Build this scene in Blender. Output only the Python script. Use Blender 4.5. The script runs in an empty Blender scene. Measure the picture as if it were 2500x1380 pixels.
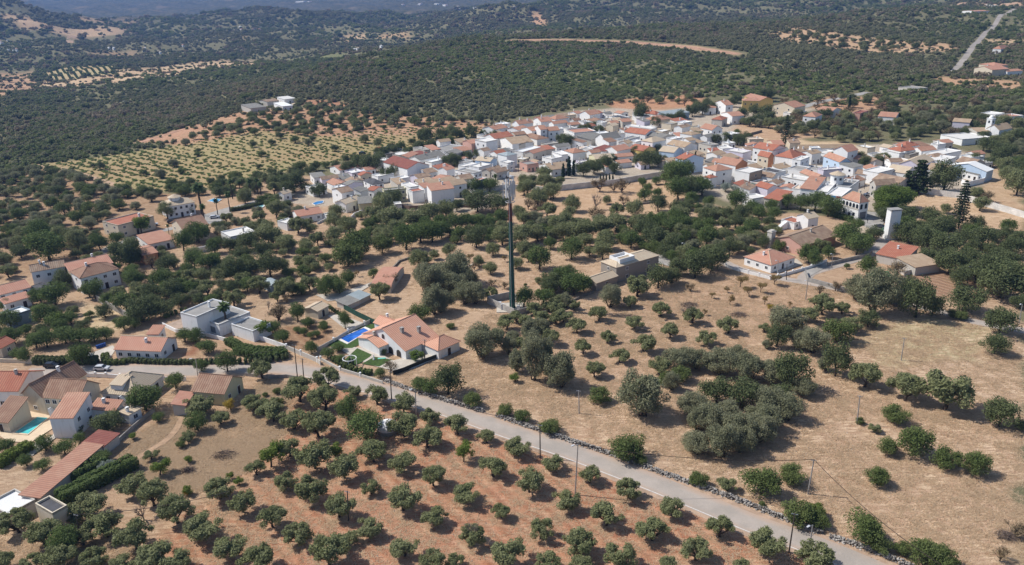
import bpy, bmesh, math, random
import numpy as np
from mathutils import Vector, Matrix
random.seed(11)
S = bpy.context.scene
COL = S.collection
PI = math.pi
# ------------------------------------------------------------------ camera
F = 1900.0; CAMH = 100.0
P = math.radians(21.0); RO = math.radians(1.26)
fw = Vector((0, math.cos(P), -math.sin(P)))
r0 = Vector((1, 0, 0)); u0 = Vector((0, math.sin(P), math.cos(P)))
rt = r0 * math.cos(RO) - u0 * math.sin(RO)
up = u0 * math.cos(RO) + r0 * math.sin(RO)
cam = bpy.data.cameras.new('camera'); co = bpy.data.objects.new('camera', cam); COL.objects.link(co)
cam.sensor_width = 36; cam.lens = 36 * F / 2500; cam.clip_end = 30000; cam.clip_start = 1
m = Matrix((rt, up, -fw)).transposed().to_4x4(); m.translation = (0, 0, CAMH); co.matrix_world = m
S.camera = co
# ------------------------------------------------------------------ terrain heights (polar table: bearing, then distance/height)
PROF = [
 (-75, [(600,0),(1500,-20),(2500,60),(4500,60),(9000,380)]),
 (-38, [(420,0),(700,-6),(1500,-20),(2000,10),(2500,120),(3000,150),(5000,120),(9000,380)]),
 (-32, [(420,0),(700,-6),(1100,-16),(1550,-20),(2000,0),(2250,45),(2550,92),(3000,80),(4000,20),(6000,60),(9000,380)]),
 (-28.5, [(420,0),(700,-5),(1100,-16),(1550,-20),(2000,-6),(2400,22),(2650,36),(3000,10),(4000,-10),(6000,50),(9000,380)]),
 (-23, [(420,0),(700,-2),(1000,-10),(1500,-20),(2200,-12),(2800,6),(3300,-5),(4200,-10),(6000,50),(9000,380)]),
 (-19, [(420,0),(650,3),(850,4),(1100,-8),(1500,-20),(2200,-10),(2950,34),(3500,-5),(4200,-10),(6000,50),(9000,380)]),
 (-14, [(420,0),(650,4),(880,15),(1200,-8),(1600,-20),(2300,-8),(2950,30),(3500,-5),(4200,-10),(6000,50),(9000,380)]),
 (-7.5, [(420,0),(650,3),(850,14),(1060,29),(1400,-5),(1700,-20),(2300,-18),(2700,-8),(3300,-12),(4200,-10),(6000,50),(9000,380)]),
 (-3.5, [(420,0),(650,3),(850,13),(1100,31),(1450,0),(1800,-15),(2400,18),(2900,-6),(3500,-10),(4300,0),(6000,60),(9000,380)]),
 (0, [(420,0),(650,3),(850,13),(1150,32),(1500,5),(1800,-5),(2400,38),(3000,5),(3600,0),(5000,40),(9000,380)]),
 (7, [(420,0),(650,4),(850,14),(1200,34),(1550,10),(1850,5),(2500,46),(3000,20),(4000,40),(9000,380)]),
 (14, [(420,0),(650,5),(850,14),(1250,36),(1650,14),(1950,8),(2600,44),(3000,40),(4000,60),(9000,380)]),
 (21, [(420,0),(650,5),(850,12),(1400,37),(1800,20),(2100,16),(2700,60),(4000,80),(9000,380)]),
 (27, [(420,0),(650,5),(900,12),(1600,39),(2000,24),(2800,70),(4000,90),(9000,380)]),
 (33, [(420,0),(650,5),(900,12),(1750,43),(2200,34),(2900,80),(4000,100),(9000,380)]),
 (75, [(500,0),(1750,40),(2900,80),(9000,380)]),
]
RG = np.concatenate([np.arange(0, 3000, 25.0), np.arange(3000, 12001, 100.0)])
AG = np.arange(-76, 76.1, 1.0)
paz = np.array([p[0] for p in PROF], float)
rows = []
for a, k in PROF:
    rr = [0, 350] + [q[0] for q in k] + [13000]; zz = [0, 0] + [q[1] for q in k] + [420]
    rows.append(np.interp(RG, rr, zz))
rows = np.array(rows)
TB = np.array([[np.interp(a, paz, rows[:, j]) for j in range(len(RG))] for a in AG])
def blur(A, n, ax):
    for _ in range(n):
        B = np.pad(A, [(1, 1) if i == ax else (0, 0) for i in range(2)], mode='edge')
        A = (np.take(B, range(0, A.shape[ax]), ax) + 2 * A + np.take(B, range(2, A.shape[ax] + 2), ax)) / 4
    return A
TB = blur(blur(TB, 5, 1), 2, 0)
def hgt(x, y):
    x = np.asarray(x, float); y = np.asarray(y, float)
    r = np.hypot(x, y); a = np.clip(np.degrees(np.arctan2(x, y)), -76, 76)
    ai = (a + 76); i = np.clip(ai.astype(int), 0, len(AG) - 2); fa = ai - i
    j = np.clip(np.searchsorted(RG, r, side='right') - 1, 0, len(RG) - 2)
    fr = np.clip((r - RG[j]) / (RG[j + 1] - RG[j]), 0, 1)
    z = (TB[i, j] * (1 - fr) + TB[i, j + 1] * fr) * (1 - fa) + (TB[i + 1, j] * (1 - fr) + TB[i + 1, j + 1] * fr) * fa
    n = (np.sin(x / 71 + 1.3) * np.cos(y / 93 + .4) + .6 * np.sin(x / 37 + y / 51) + .5 * np.cos(x / 160 - y / 130)
         + .35 * np.sin(x / 23 - y / 29))
    return z + n * 5 * np.clip((r - 620) / 900, 0, 1) * np.where(r > 1500, 1 + np.clip((r - 1500) / 1500, 0, 1), 1)
def hz(x, y): return float(hgt(np.array([x]), np.array([y]))[0])
def ray(px, py):
    return fw + rt * ((px - 1250) / F) + up * ((690 - py) / F)
TT = np.concatenate([np.arange(100, 1200, 4.0), np.geomspace(1200, 11000, 500)])
def at(px, py, h=0.0):
    """ground point (raised by h) seen at a photo pixel"""
    d = ray(px, py)
    X = d.x * TT; Y = d.y * TT; Z = CAMH + d.z * TT
    g = hgt(X, Y) + h
    k = np.argmax(Z < g)
    if k == 0: k = len(TT) - 1
    a = Z[k - 1] - g[k - 1]; b = g[k] - Z[k]
    t = TT[k - 1] + (TT[k] - TT[k - 1]) * a / max(1e-6, a + b)
    return Vector((d.x * t, d.y * t, CAMH + d.z * t))
def plane_at(px, py, z):
    d = ray(px, py); t = (z - CAMH) / d.z
    return Vector((d.x * t, d.y * t, z))
def axd(p): return p.x * fw.x + p.y * fw.y + (p.z - CAMH) * fw.z
def proj(p):
    v = Vector(p) - Vector((0, 0, CAMH)); z = v.dot(fw)
    return 1250 + F * v.dot(rt) / z, 690 - F * v.dot(up) / z
# ------------------------------------------------------------------ helpers
def link(o, parent=None):
    COL.objects.link(o)
    if parent is not None: o.parent = parent
    return o
class MB:
    def __init__(s): s.v = []; s.f = []; s.m = []; s.uv = []
    def face(s, pts, mi=0, uv=None):
        i = len(s.v); s.v += [tuple(p) for p in pts]; s.f.append(tuple(range(i, i + len(pts)))); s.m.append(mi)
        s.uv += (uv or [(p[0], p[1]) for p in pts])
    def box(s, x0, x1, y0, y1, z0, z1, mi=0):
        A = [(x0,y0,z0),(x1,y0,z0),(x1,y1,z0),(x0,y1,z0),(x0,y0,z1),(x1,y0,z1),(x1,y1,z1),(x0,y1,z1)]
        for q in ((0,3,2,1),(4,5,6,7),(0,1,5,4),(1,2,6,5),(2,3,7,6),(3,0,4,7)): s.face([A[k] for k in q], mi)
    def tube(s, p0, p1, r0_, r1_, n=7, mi=0, cap=True):
        p0 = Vector(p0); p1 = Vector(p1); d = (p1 - p0)
        if d.length < 1e-6: return
        d.normalize(); a = d.orthogonal().normalized(); b = d.cross(a)
        A = [p0 + (a * math.cos(2*PI*k/n) + b * math.sin(2*PI*k/n)) * r0_ for k in range(n)]
        B = [p1 + (a * math.cos(2*PI*k/n) + b * math.sin(2*PI*k/n)) * r1_ for k in range(n)]
        for k in range(n): s.face([A[k], A[(k+1) % n], B[(k+1) % n], B[k]], mi)
        if cap: s.face(B, mi); s.face(A[::-1], mi)
    def mesh(s, name, mats):
        me = bpy.data.meshes.new(name); me.from_pydata(s.v, [], s.f)
        for m_ in (mats if isinstance(mats, (list, tuple)) else [mats]): me.materials.append(m_)
        if any(s.m): me.polygons.foreach_set('material_index', s.m)
        u = me.uv_layers.new(name='UVMap'); u.data.foreach_set('uv', [c for q in s.uv for c in q])
        me.update(); return me
    def obj(s, name, mats, parent=None, loc=None, rot=None):
        o = bpy.data.objects.new(name, s.mesh(name, mats)); link(o, parent)
        if loc is not None: o.location = loc
        if rot is not None: o.rotation_euler = (0, 0, rot)
        return o
def inst(name, me, parent=None, loc=(0,0,0), rot=(0,0,0), sc=(1,1,1)):
    o = bpy.data.objects.new(name, me); link(o, parent); o.location = loc; o.rotation_euler = rot; o.scale = sc; return o
def empty(name, loc, rz=0):
    o = bpy.data.objects.new(name, None); link(o); o.location = loc; o.rotation_euler = (0,0,rz); o.empty_display_size = .5; return o
def tag(o, label=None, cat=None, group=None, kind=None):
    if label: o['label'] = label
    if cat: o['category'] = cat
    if group: o['group'] = group
    if kind: o['kind'] = kind
    return o
# ------------------------------------------------------------------ materials
def nm(name):
    m_ = bpy.data.materials.new(name); m_.use_nodes = True
    nt = m_.node_tree; b = nt.nodes['Principled BSDF']; b.inputs['Roughness'].default_value = .85
    b.inputs['Specular IOR Level'].default_value = .25
    return m_, nt, b
def N(nt, t, **k):
    n = nt.nodes.new(t)
    for a, v in k.items(): setattr(n, a, v)
    return n
def mixc(nt, f, a, b, blend='MIX'):
    n = N(nt, 'ShaderNodeMix', data_type='RGBA', blend_type=blend)
    for i, v in ((0, f), (6, a), (7, b)):
        if hasattr(v, 'is_linked') or hasattr(v, 'links'): nt.links.new(v, n.inputs[i])
        elif i == 0: n.inputs[0].default_value = v
        else: n.inputs[i].default_value = (*v, 1)
    return n.outputs[2]
def noise(nt, scale, co_=None, detail=4, rough=.55):
    n = N(nt, 'ShaderNodeTexNoise'); n.inputs['Scale'].default_value = scale; n.inputs['Detail'].default_value = detail
    n.inputs['Roughness'].default_value = rough
    if co_ is not None: nt.links.new(co_, n.inputs['Vector'])
    return n.outputs['Fac']
def ramp(nt, f, lo, hi, a=0, b=1):
    n = N(nt, 'ShaderNodeMapRange', interpolation_type='SMOOTHSTEP'); nt.links.new(f, n.inputs[0])
    n.inputs[1].default_value = lo; n.inputs[2].default_value = hi; n.inputs[3].default_value = a; n.inputs[4].default_value = b
    return n.outputs[0]
MATS = {}
def plain(name, c, rough=.8, var=.12, scale=.6, spec=.25, metal=0, bump=0):
    if name in MATS: return MATS[name]
    m_, nt, b = nm(name)
    tc = N(nt, 'ShaderNodeTexCoord').outputs['Object']
    n1 = noise(nt, scale, tc); n2 = noise(nt, scale * 7, tc)
    d = tuple(x * (1 - 2.2 * var) for x in c); l = tuple(min(1, x * (1 + var)) for x in c)
    c1 = mixc(nt, ramp(nt, n1, .3, .7), d, l)
    c2 = mixc(nt, ramp(nt, n2, .35, .75), c1, tuple(x * (1 - var) for x in c))
    nt.links.new(c2, b.inputs['Base Color'])
    b.inputs['Roughness'].default_value = rough; b.inputs['Specular IOR Level'].default_value = spec; b.inputs['Metallic'].default_value = metal
    if bump:
        bp = N(nt, 'ShaderNodeBump'); bp.inputs['Strength'].default_value = bump; bp.inputs['Distance'].default_value = .1
        nt.links.new(n2, bp.inputs['Height']); nt.links.new(bp.outputs[0], b.inputs['Normal'])
    MATS[name] = m_; return m_
def wallmat(name, c):
    if name in MATS: return MATS[name]
    m_, nt, b = nm(name)
    tc = N(nt, 'ShaderNodeTexCoord').outputs['Object']
    mp = N(nt, 'ShaderNodeMapping'); nt.links.new(tc, mp.inputs[0]); mp.inputs['Scale'].default_value = (1.2, 1.2, .25)
    st = noise(nt, 1.1, mp.outputs[0], 5)
    rnd = N(nt, 'ShaderNodeObjectInfo').outputs['Random']
    c0 = mixc(nt, rnd, tuple(x * .93 for x in c), c)
    c1 = mixc(nt, ramp(nt, st, .52, .8, 0, .55), c0, tuple(x * .68 * k for x, k in zip(c, (1, .97, .9))))
    nt.links.new(c1, b.inputs['Base Color']); b.inputs['Roughness'].default_value = .9
    MATS[name] = m_; return m_
def roofmat(name, c, c2, tile=True, mott=.6):
    if name in MATS: return MATS[name]
    m_, nt, b = nm(name)
    uv = N(nt, 'ShaderNodeTexCoord').outputs['UV']; ob = N(nt, 'ShaderNodeTexCoord').outputs['Object']
    n1 = noise(nt, .45, ob, 5); n2 = noise(nt, 4.0, ob, 3, .7)
    rnd = N(nt, 'ShaderNodeObjectInfo').outputs['Random']
    a = mixc(nt, ramp(nt, n1, .35, .68), c, c2)
    a = mixc(nt, ramp(nt, n2, .5, .72, 0, mott), a, tuple(x * .62 for x in c2))
    a = mixc(nt, ramp(nt, rnd, 0, 1, 0, .35), a, tuple(x * .75 for x in c))
    if tile:
        w = N(nt, 'ShaderNodeTexWave', wave_type='BANDS', bands_direction='X'); nt.links.new(uv, w.inputs[0]); w.inputs['Scale'].default_value = .5
        w2 = N(nt, 'ShaderNodeTexWave', wave_type='BANDS', bands_direction='Y', wave_profile='SAW'); nt.links.new(uv, w2.inputs[0]); w2.inputs['Scale'].default_value = .5
        a = mixc(nt, ramp(nt, w.outputs['Fac'], .0, .5, .65, 0), a, tuple(x * .5 for x in c))
        a = mixc(nt, ramp(nt, w2.outputs['Fac'], .8, 1, 0, .3), a, tuple(x * .55 for x in c))
        bp = N(nt, 'ShaderNodeBump'); bp.inputs['Strength'].default_value = .5; bp.inputs['Distance'].default_value = .12
        nt.links.new(w.outputs['Fac'], bp.inputs['Height']); nt.links.new(bp.outputs[0], b.inputs['Normal'])
    nt.links.new(a, b.inputs['Base Color']); MATS[name] = m_; return m_
def leafmat(name, a, b_, c=None, trans=.25):
    if name in MATS: return MATS[name]
    m_, nt, b = nm(name)
    rnd = N(nt, 'ShaderNodeObjectInfo').outputs['Random']
    ob = N(nt, 'ShaderNodeTexCoord').outputs['Object']
    n1 = noise(nt, .9, ob, 3); n2 = noise(nt, 6, ob, 2)
    k = mixc(nt, rnd, a, b_)
    k = mixc(nt, ramp(nt, n1, .35, .7, 0, .6), k, c or b_)
    k = mixc(nt, ramp(nt, n2, .4, .7, 0, .45), k, tuple(x * .68 for x in a))
    nt.links.new(k, b.inputs['Base Color']); b.inputs['Roughness'].default_value = .75; b.inputs['Specular IOR Level'].default_value = .1
    tr = N(nt, 'ShaderNodeBsdfTranslucent'); nt.links.new(k, tr.inputs[0])
    mx = N(nt, 'ShaderNodeMixShader'); mx.inputs[0].default_value = trans
    nt.links.new(b.outputs[0], mx.inputs[1]); nt.links.new(tr.outputs[0], mx.inputs[2])
    nt.links.new(mx.outputs[0], nt.nodes['Material Output'].inputs['Surface'])
    MATS[name] = m_; return m_
WALL = {
 'w': wallmat('white_wall', (.80, .80, .79)), 'c': wallmat('cream_wall', (.62, .54, .42)), 'y': wallmat('yellow_wall', (.60, .44, .16)),
 'Y': wallmat('pale_yellow_wall', (.60, .56, .36)), 'p': wallmat('pink_wall', (.60, .36, .29)), 'o': wallmat('orange_wall', (.55, .24, .12)),
 'b': wallmat('light_blue_wall', (.50, .62, .76)), 'g': wallmat('grey_wall', (.30, .27, .235)), 'G': wallmat('blue_grey_wall', (.26, .33, .38)),
 's': wallmat('old_plaster_wall', (.52, .49, .44)), 'k': wallmat('lilac_wall', (.62, .58, .66)), 'n': wallmat('stone_wall', (.34, .27, .21))}
WNAME = {'w':'white','c':'cream','y':'yellow','Y':'pale yellow','p':'pink','o':'orange','b':'light blue','g':'grey','G':'blue-grey','s':'weathered','k':'lilac-white','n':'brown stone'}
ROOF = {
 'o': roofmat('orange_tile_roof', (.46, .235, .16), (.53, .31, .215)), 'r': roofmat('red_tile_roof', (.41, .15, .095), (.46, .20, .13)),
 's': roofmat('salmon_tile_roof', (.52, .26, .18), (.56, .31, .22)), 'b': roofmat('brown_tile_roof', (.30, .17, .115), (.40, .26, .18)),
 't': roofmat('tan_tile_roof', (.42, .30, .20), (.50, .38, .26)), 'e': roofmat('beige_tile_roof', (.58, .46, .33), (.62, .52, .38)),
 'g': roofmat('grey_sheet_roof', (.24, .23, .21), (.30, .29, .26), True, .3), 'd': roofmat('dark_grey_roof', (.07, .07, .075), (.10, .10, .11), False, .2),
 'm': roofmat('maroon_roof', (.26, .09, .07), (.30, .12, .09), True, .2), 'w': roofmat('white_roof', (.74, .74, .73), (.78, .78, .76), False, .1),
 'G': roofmat('blue_grey_roof', (.32, .38, .40), (.38, .43, .45), True, .3), 'f': roofmat('flat_concrete_roof', (.27, .26, .245), (.34, .325, .30), False, .35),
 'F': roofmat('flat_white_roof', (.66, .64, .60), (.72, .70, .66), False, .3), 'v': roofmat('weathered_tile_roof', (.30, .20, .14), (.46, .34, .24), True, .9)}
RNAME = {'o':'orange','r':'red','s':'salmon','b':'brown','t':'tan','e':'beige','g':'grey','d':'dark grey','m':'maroon','w':'white','G':'blue-grey','f':'grey','F':'white','v':'weathered tile'}
GLASS = plain('window_glass', (.03, .035, .045), .15, .1, 1, .5)
WHITE = plain('white_paint', (.78, .78, .77), .6, .03)
FRAMEB = plain('blue_paint', (.06, .14, .42), .5, .05)
DARKW = plain('dark_wood', (.05, .035, .03), .6, .2)
CONC = plain('concrete', (.42, .40, .37), .9, .15, .5, bump=.3)
BARK = plain('bark', (.085, .065, .05), .95, .3, 3, bump=.6)
METAL = plain('galvanised_metal', (.42, .43, .44), .45, .08, 1, .5, .6)
ROOF['c'] = roofmat('cream_flat_roof', (.58, .46, .36), (.62, .52, .42), False, .3); RNAME['c'] = 'cream'

ROOF['O'] = roofmat('bright_orange_tile_roof', (.66, .35, .235), (.70, .40, .28)); RNAME['O'] = 'orange'
HAZE_D = 1.15e-4
# ------------------------------------------------------------------ ground sheet
def W(pts): return np.array([[q.x, q.y] for q in (at(*p) for p in pts)])
def pip(X, Y, poly):
    ins = np.zeros(X.shape, bool); n = len(poly); j = n - 1
    bb = (X >= poly[:,0].min()) & (X <= poly[:,0].max()) & (Y >= poly[:,1].min()) & (Y <= poly[:,1].max())
    x = X[bb]; y = Y[bb]; r = np.zeros(x.shape, bool)
    for i in range(n):
        xi, yi = poly[i]; xj, yj = poly[j]
        c = ((yi > y) != (yj > y)); c &= x < (xj - xi) * (y - yi) / (yj - yi + 1e-12) + xi
        r ^= c; j = i
    ins[bb] = r; return ins
TAN = (.44, .31, .21); DRY = (.39, .275, .185); SCR = (.155, .15, .085)
# (name, pixel polygon, colour, straw amount, row amount)
REG = [
 ('near_left', [(0,560),(700,430),(1250,440),(1900,520),(2500,560),(2500,1500),(-150,1500),(-150,560)], DRY, .45, 0),
 ('left_scrub', [(-60,380),(100,405),(350,475),(500,470),(470,560),(200,640),(-60,700)], (.30,.20,.125), .35, 0),
 ('orchard', [(95,402),(230,385),(450,350),(640,315),(800,330),(1000,312),(1160,308),(1200,320),(1100,345),(900,380),(700,420),(540,455),(400,470),(330,468),(220,435)], (.31,.26,.125), .25, 0),
 ('upper_orchard', [(330,345),(480,305),(600,270),(720,265),(900,275),(1200,300),(1200,320),(800,335),(640,320),(450,355)], (.36,.20,.12), .5, 0),
 ('village', [(700,500),(760,440),(930,400),(1180,330),(1250,300),(1420,270),(1700,250),(2000,265),(1800,345),(2100,355),(2300,350),(2440,400),(2420,440),(2200,520),(1800,500),(1600,440),(1300,470),(1150,520)], (.42,.36,.29), .12, 0),
 ('mid_field', [(700,660),(1000,610),(1250,520),(1250,430),(1380,460),(1640,432),(1700,520),(1900,560),(1760,650),(1700,900),(1200,1000),(900,940),(780,700)], TAN, .5, 0),
 ('right_meadow', [(1180,770),(1400,745),(1500,760),(1760,655),(2070,712),(2290,760),(2500,800),(2500,1500),(2150,1385),(1900,1262),(1560,1132),(1220,1012),(930,925),(1130,860)], (.44,.305,.21), .8, 0),
 ('orchard_clean', [(1290,900),(1280,860),(1480,740),(1700,680),(1850,690),(2060,712),(1990,760),(1880,800),(1850,860),(1620,900),(1500,950)], (.45,.305,.205), .4, 0),
 ('plough', [(2225,668),(2300,665),(2400,690),(2310,730),(2240,720)], (.33,.215,.145), .1, 1),
 ('olive_meadow', [(2110,800),(2290,775),(2430,800),(2380,880),(2180,900),(2080,850)], (.37,.31,.18), .9, 0),
 ('red_grove', [(600,960),(760,935),(870,950),(1000,1000),(1240,1075),(1480,1165),(1830,1300),(2010,1372),(2200,1460),(200,1500),(330,1380),(470,1240),(600,1150),(690,1040)], (.43,.205,.125), .42, .9),
 ('grove_path', [(780,1180),(850,1185),(930,1230),(1090,1330),(1180,1400),(1080,1400),(960,1300),(850,1230)], (.40,.21,.13), .1, 0),
 ('straw_slope', [(270,1100),(420,1010),(560,1000),(640,930),(700,940),(700,1050),(600,1150),(470,1210),(380,1230),(280,1160)], (.46,.33,.215), .95, 0),
 ('bottom_left', [(-100,1300),(120,1330),(330,1270),(330,1450),(-100,1450)], (.40,.27,.17), .6, .3),
 ('left_yard', [(205,745),(320,745),(350,800),(290,815),(200,790)], (.50,.39,.24), .8, 0),
 ('garden_soil', [(190,880),(205,855),(260,850),(265,870),(250,895)], (.26,.13,.08), 0, .6),
 ('garden_soil2', [(650,830),(700,790),(800,790),(830,815),(780,845),(720,850)], (.29,.18,.11), .2, .5),
 ('garden_soil3', [(440,865),(455,835),(490,840),(480,868)], (.30,.15,.09), 0, .2),
 ('village_field', [(1370,468),(1620,440),(1640,450),(1700,510),(1500,520),(1400,540),(1300,500),(1250,450),(1290,440)], (.45,.30,.185), .6, 0),
 ('east_field', [(2200,510),(2250,470),(2340,480),(2500,535),(2500,640),(2330,600),(2220,545)], (.47,.33,.21), .7, 0),
 ('east_field2', [(2420,440),(2440,400),(2500,410),(2500,520),(2360,482)], (.42,.29,.18), .5, 0),
 ('terrace_field', [(1790,325),(1900,340),(2080,350),(2130,365),(1950,358),(1870,350),(1830,348)], (.50,.38,.24), .6, 0),
 ('terrace_field2', [(1790,300),(1900,285),(2000,300),(2000,335),(1900,345),(1800,330)], (.42,.28,.18), .5, 0),
 ('clear1', [(1480,250),(1560,238),(1690,232),(1720,240),(1700,262),(1600,268),(1500,264)], (.42,.21,.12), .3, 0),
 ('clear2', [(1980,262),(2000,240),(2140,235),(2200,255),(2150,268),(2050,275)], (.40,.23,.14), .4, 0),
 ('clear3', [(1880,85),(1950,65),(2060,85),(2200,100),(2340,110),(2330,125),(2240,128),(2140,130),(2020,120),(1920,100)], (.46,.31,.19), .5, 0),
 ('clear4', [(2280,185),(2420,195),(2500,200),(2500,225),(2400,215),(2300,205)], (.40,.25,.15), .4, 0),
 ('clear5', [(2400,95),(2500,95),(2500,112),(2410,108)], (.40,.30,.18), .6, 0),
 ('farm_yard', [(640,262),(665,246),(715,241),(735,248),(700,262),(670,268)], (.60,.52,.42), .2, 0),
 ('farm_soil', [(735,245),(800,245),(870,255),(880,265),(800,262),(740,256)], (.36,.18,.11), .2, 0),
 ('left_path', [(330,345),(480,303),(500,310),(360,352)], (.44,.25,.16), .3, 0),
 ('valley_field', [(250,194),(270,172),(420,160),(560,150),(632,147),(628,160),(480,173),(330,191)], (.50,.37,.23), .5, 0),
 ('valley_field2', [(90,208),(100,198),(270,187),(420,176),(445,184),(280,203),(110,211)], (.50,.37,.23), .5, 0),
 ('left_field', [(-20,180),(40,182),(84,176),(86,220),(0,240),(-30,235)], (.46,.30,.19), .4, .6),
 ('vineyard', [(104,178),(150,168),(276,161),(280,182),(116,197)], (.38,.34,.17), .5, 0),
 ('green_strip', [(655,144),(840,133),(900,131),(890,139),(660,151)], (.15,.165,.075), .1, 0),
 ('hill_field', [(0,38),(70,42),(140,67),(320,69),(310,84),(180,93),(50,66)], (.44,.31,.19), .6, 0),
 ('hill_field2', [(190,42),(260,46),(340,39),(330,55),(250,60),(200,55)], (.40,.28,.18), .4, 0),
 ('far_f1', [(820,100),(838,86),(900,83),(892,96),(850,103)], (.50,.36,.22), .4, 0),
 ('far_f2', [(915,95),(932,82),(1004,83),(996,95)], (.40,.27,.15), .4, 0),
 ('far_f3', [(1296,31),(1322,29),(1345,62),(1314,68)], (.48,.28,.17), .3, 0),
 ('far_f4', [(585,92),(600,88),(618,94),(600,98)], (.34,.20,.12), .3, 0),
 ('far_f5', [(215,128),(330,126),(330,136),(220,137)], (.36,.26,.16), .4, 0),
 ('track_bank', [(1245,98),(1380,96),(1500,100),(1620,107),(1700,114),(1800,129),(1808,134),(1760,130),(1690,122),(1600,114),(1500,106),(1380,100.5),(1250,101)], (.55,.34,.22), .3, 0),
 ('far_f6', [(2350,0),(2380,8),(2450,20),(2500,15),(2500,4)], (.42,.28,.20), .4, 0),
]
REGW = {}
azs = np.concatenate([np.arange(-75, -38, 1.5), np.arange(-38, 38.01, .22), np.arange(39.5, 76, 1.5)])
rr = [50.0]
while rr[-1] < 11500: rr.append(rr[-1] + (1.1 if rr[-1] < 330 else max(1.1, rr[-1] * (.0045 if rr[-1] < 1500 else .012))))
rr = np.array(rr)
AZ, RR = np.meshgrid(np.radians(azs), rr, indexing='ij')
GX = RR * np.sin(AZ); GY = RR * np.cos(AZ); GZ = hgt(GX, GY)
colr = np.zeros(GX.shape + (4,)); colr[..., :3] = SCR; colr[..., 3] = 1
straw = np.full(GX.shape, .08); rowa = np.zeros(GX.shape)
wx = GX + 1.6 * np.sin(GX / 3.1 + GY / 7) + 1.2 * np.sin(GY / 2.3); wy = GY + 1.6 * np.cos(GY / 3.7 - GX / 5)
for nme, poly, c, st, ro in REG:
    pw = W(poly); REGW[nme] = pw
    k = pip(wx, wy, pw); colr[k, :3] = c; straw[k] = st; rowa[k] = ro
# soften borders
for _ in range(2):
    for A in (colr, straw, rowa):
        A[1:-1, 1:-1] = (A[1:-1, 1:-1] * 2 + A[:-2, 1:-1] + A[2:, 1:-1] + A[1:-1, :-2] + A[1:-1, 2:]) / 6
na, nr = GX.shape
verts = np.stack([GX, GY, GZ], -1).reshape(-1, 3)
idx = np.arange(na * nr).reshape(na, nr)
quads = np.stack([idx[:-1, :-1], idx[:-1, 1:], idx[1:, 1:], idx[1:, :-1]], -1).reshape(-1, 4)[:, ::1]
me = bpy.data.meshes.new('ground'); me.vertices.add(len(verts)); me.vertices.foreach_set('co', verts.ravel())
me.loops.add(quads.size); me.loops.foreach_set('vertex_index', quads[:, ::-1].ravel())
me.polygons.add(len(quads)); me.polygons.foreach_set('loop_start', np.arange(0, quads.size, 4)); me.polygons.foreach_set('loop_total', np.full(len(quads), 4))
me.polygons.foreach_set('use_smooth', np.ones(len(quads), bool)); me.update(calc_edges=True)
ca = me.color_attributes.new('soil', 'FLOAT_COLOR', 'POINT'); ca.data.foreach_set('color', colr.reshape(-1, 4).ravel())
for nme, A in (('straw', straw), ('rows', rowa)):
    a = me.attributes.new(nme, 'FLOAT', 'POINT'); a.data.foreach_set('value', A.ravel())
g = bpy.data.objects.new('ground', me); link(g); tag(g, kind='structure')
if me.polygons[0].normal.z < 0: me.flip_normals()
m_, nt, b = nm('dry_ground'); me.materials.append(m_)
geo = N(nt, 'ShaderNodeNewGeometry').outputs['Position']
at1 = N(nt, 'ShaderNodeAttribute', attribute_name='soil').outputs['Color']
ats = N(nt, 'ShaderNodeAttribute', attribute_name='straw').outputs['Fac']
atr = N(nt, 'ShaderNodeAttribute', attribute_name='rows').outputs['Fac']
def mth(op, a, b_=None):
    n = N(nt, 'ShaderNodeMath', operation=op)
    for i, v in enumerate((a, b_)):
        if v is None: continue
        if isinstance(v, (int, float)): n.inputs[i].default_value = v
        else: nt.links.new(v, n.inputs[i])
    return n.outputs[0]
# slow warp so streaks follow tractor tracks
n_big = noise(nt, .018, geo, 4); n_mid = noise(nt, .11, geo, 5, .65)
mp = N(nt, 'ShaderNodeMapping'); nt.links.new(geo, mp.inputs[0]); mp.inputs['Rotation'].default_value = (0, 0, math.radians(33)); mp.inputs['Scale'].default_value = (.25, 1.3, 1)
n_str = noise(nt, 1.0, mp.outputs[0], 5, .7)
mp2 = N(nt, 'ShaderNodeMapping'); nt.links.new(geo, mp2.inputs[0]); mp2.inputs['Rotation'].default_value = (0, 0, math.radians(-50)); mp2.inputs['Scale'].default_value = (.4, 1.6, 1)
n_str2 = noise(nt, 1.2, mp2.outputs[0], 5, .75)
n_fine = noise(nt, 3.2, geo, 4, .7)
c = mixc(nt, mth('MULTIPLY', ramp(nt, n_big, .35, .65, 0, .45), ramp(nt, ats, .1, .3)), at1, (.38, .225, .135))
c = mixc(nt, ramp(nt, n_mid, .42, .62, 0, .32), c, mixc(nt, 1, c, (.75, .66, .62), 'MULTIPLY'))
sm = mth('MULTIPLY', ramp(nt, n_str, .44, .57), mth('MULTIPLY', ats, ramp(nt, n_mid, .38, .6, .25, .85)))
c = mixc(nt, sm, c, (.72, .55, .38))
sm2 = mth('MULTIPLY', ramp(nt, n_str2, .5, .68), mth('MULTIPLY', ats, .55))
c = mixc(nt, sm2, c, (.50, .40, .25))
dk = mth('MULTIPLY', ramp(nt, n_str2, .48, .30), .4)
c = mixc(nt, dk, c, mixc(nt, 1, c, (.6, .52, .47), 'MULTIPLY'))
# green weeds
n_w = noise(nt, .05, geo, 5, .6)
c = mixc(nt, mth('MULTIPLY', ramp(nt, n_w, .56, .74, 0, .38), ramp(nt, n_fine, .4, .6, .3, 1)), c, (.22, .20, .10))
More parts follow.
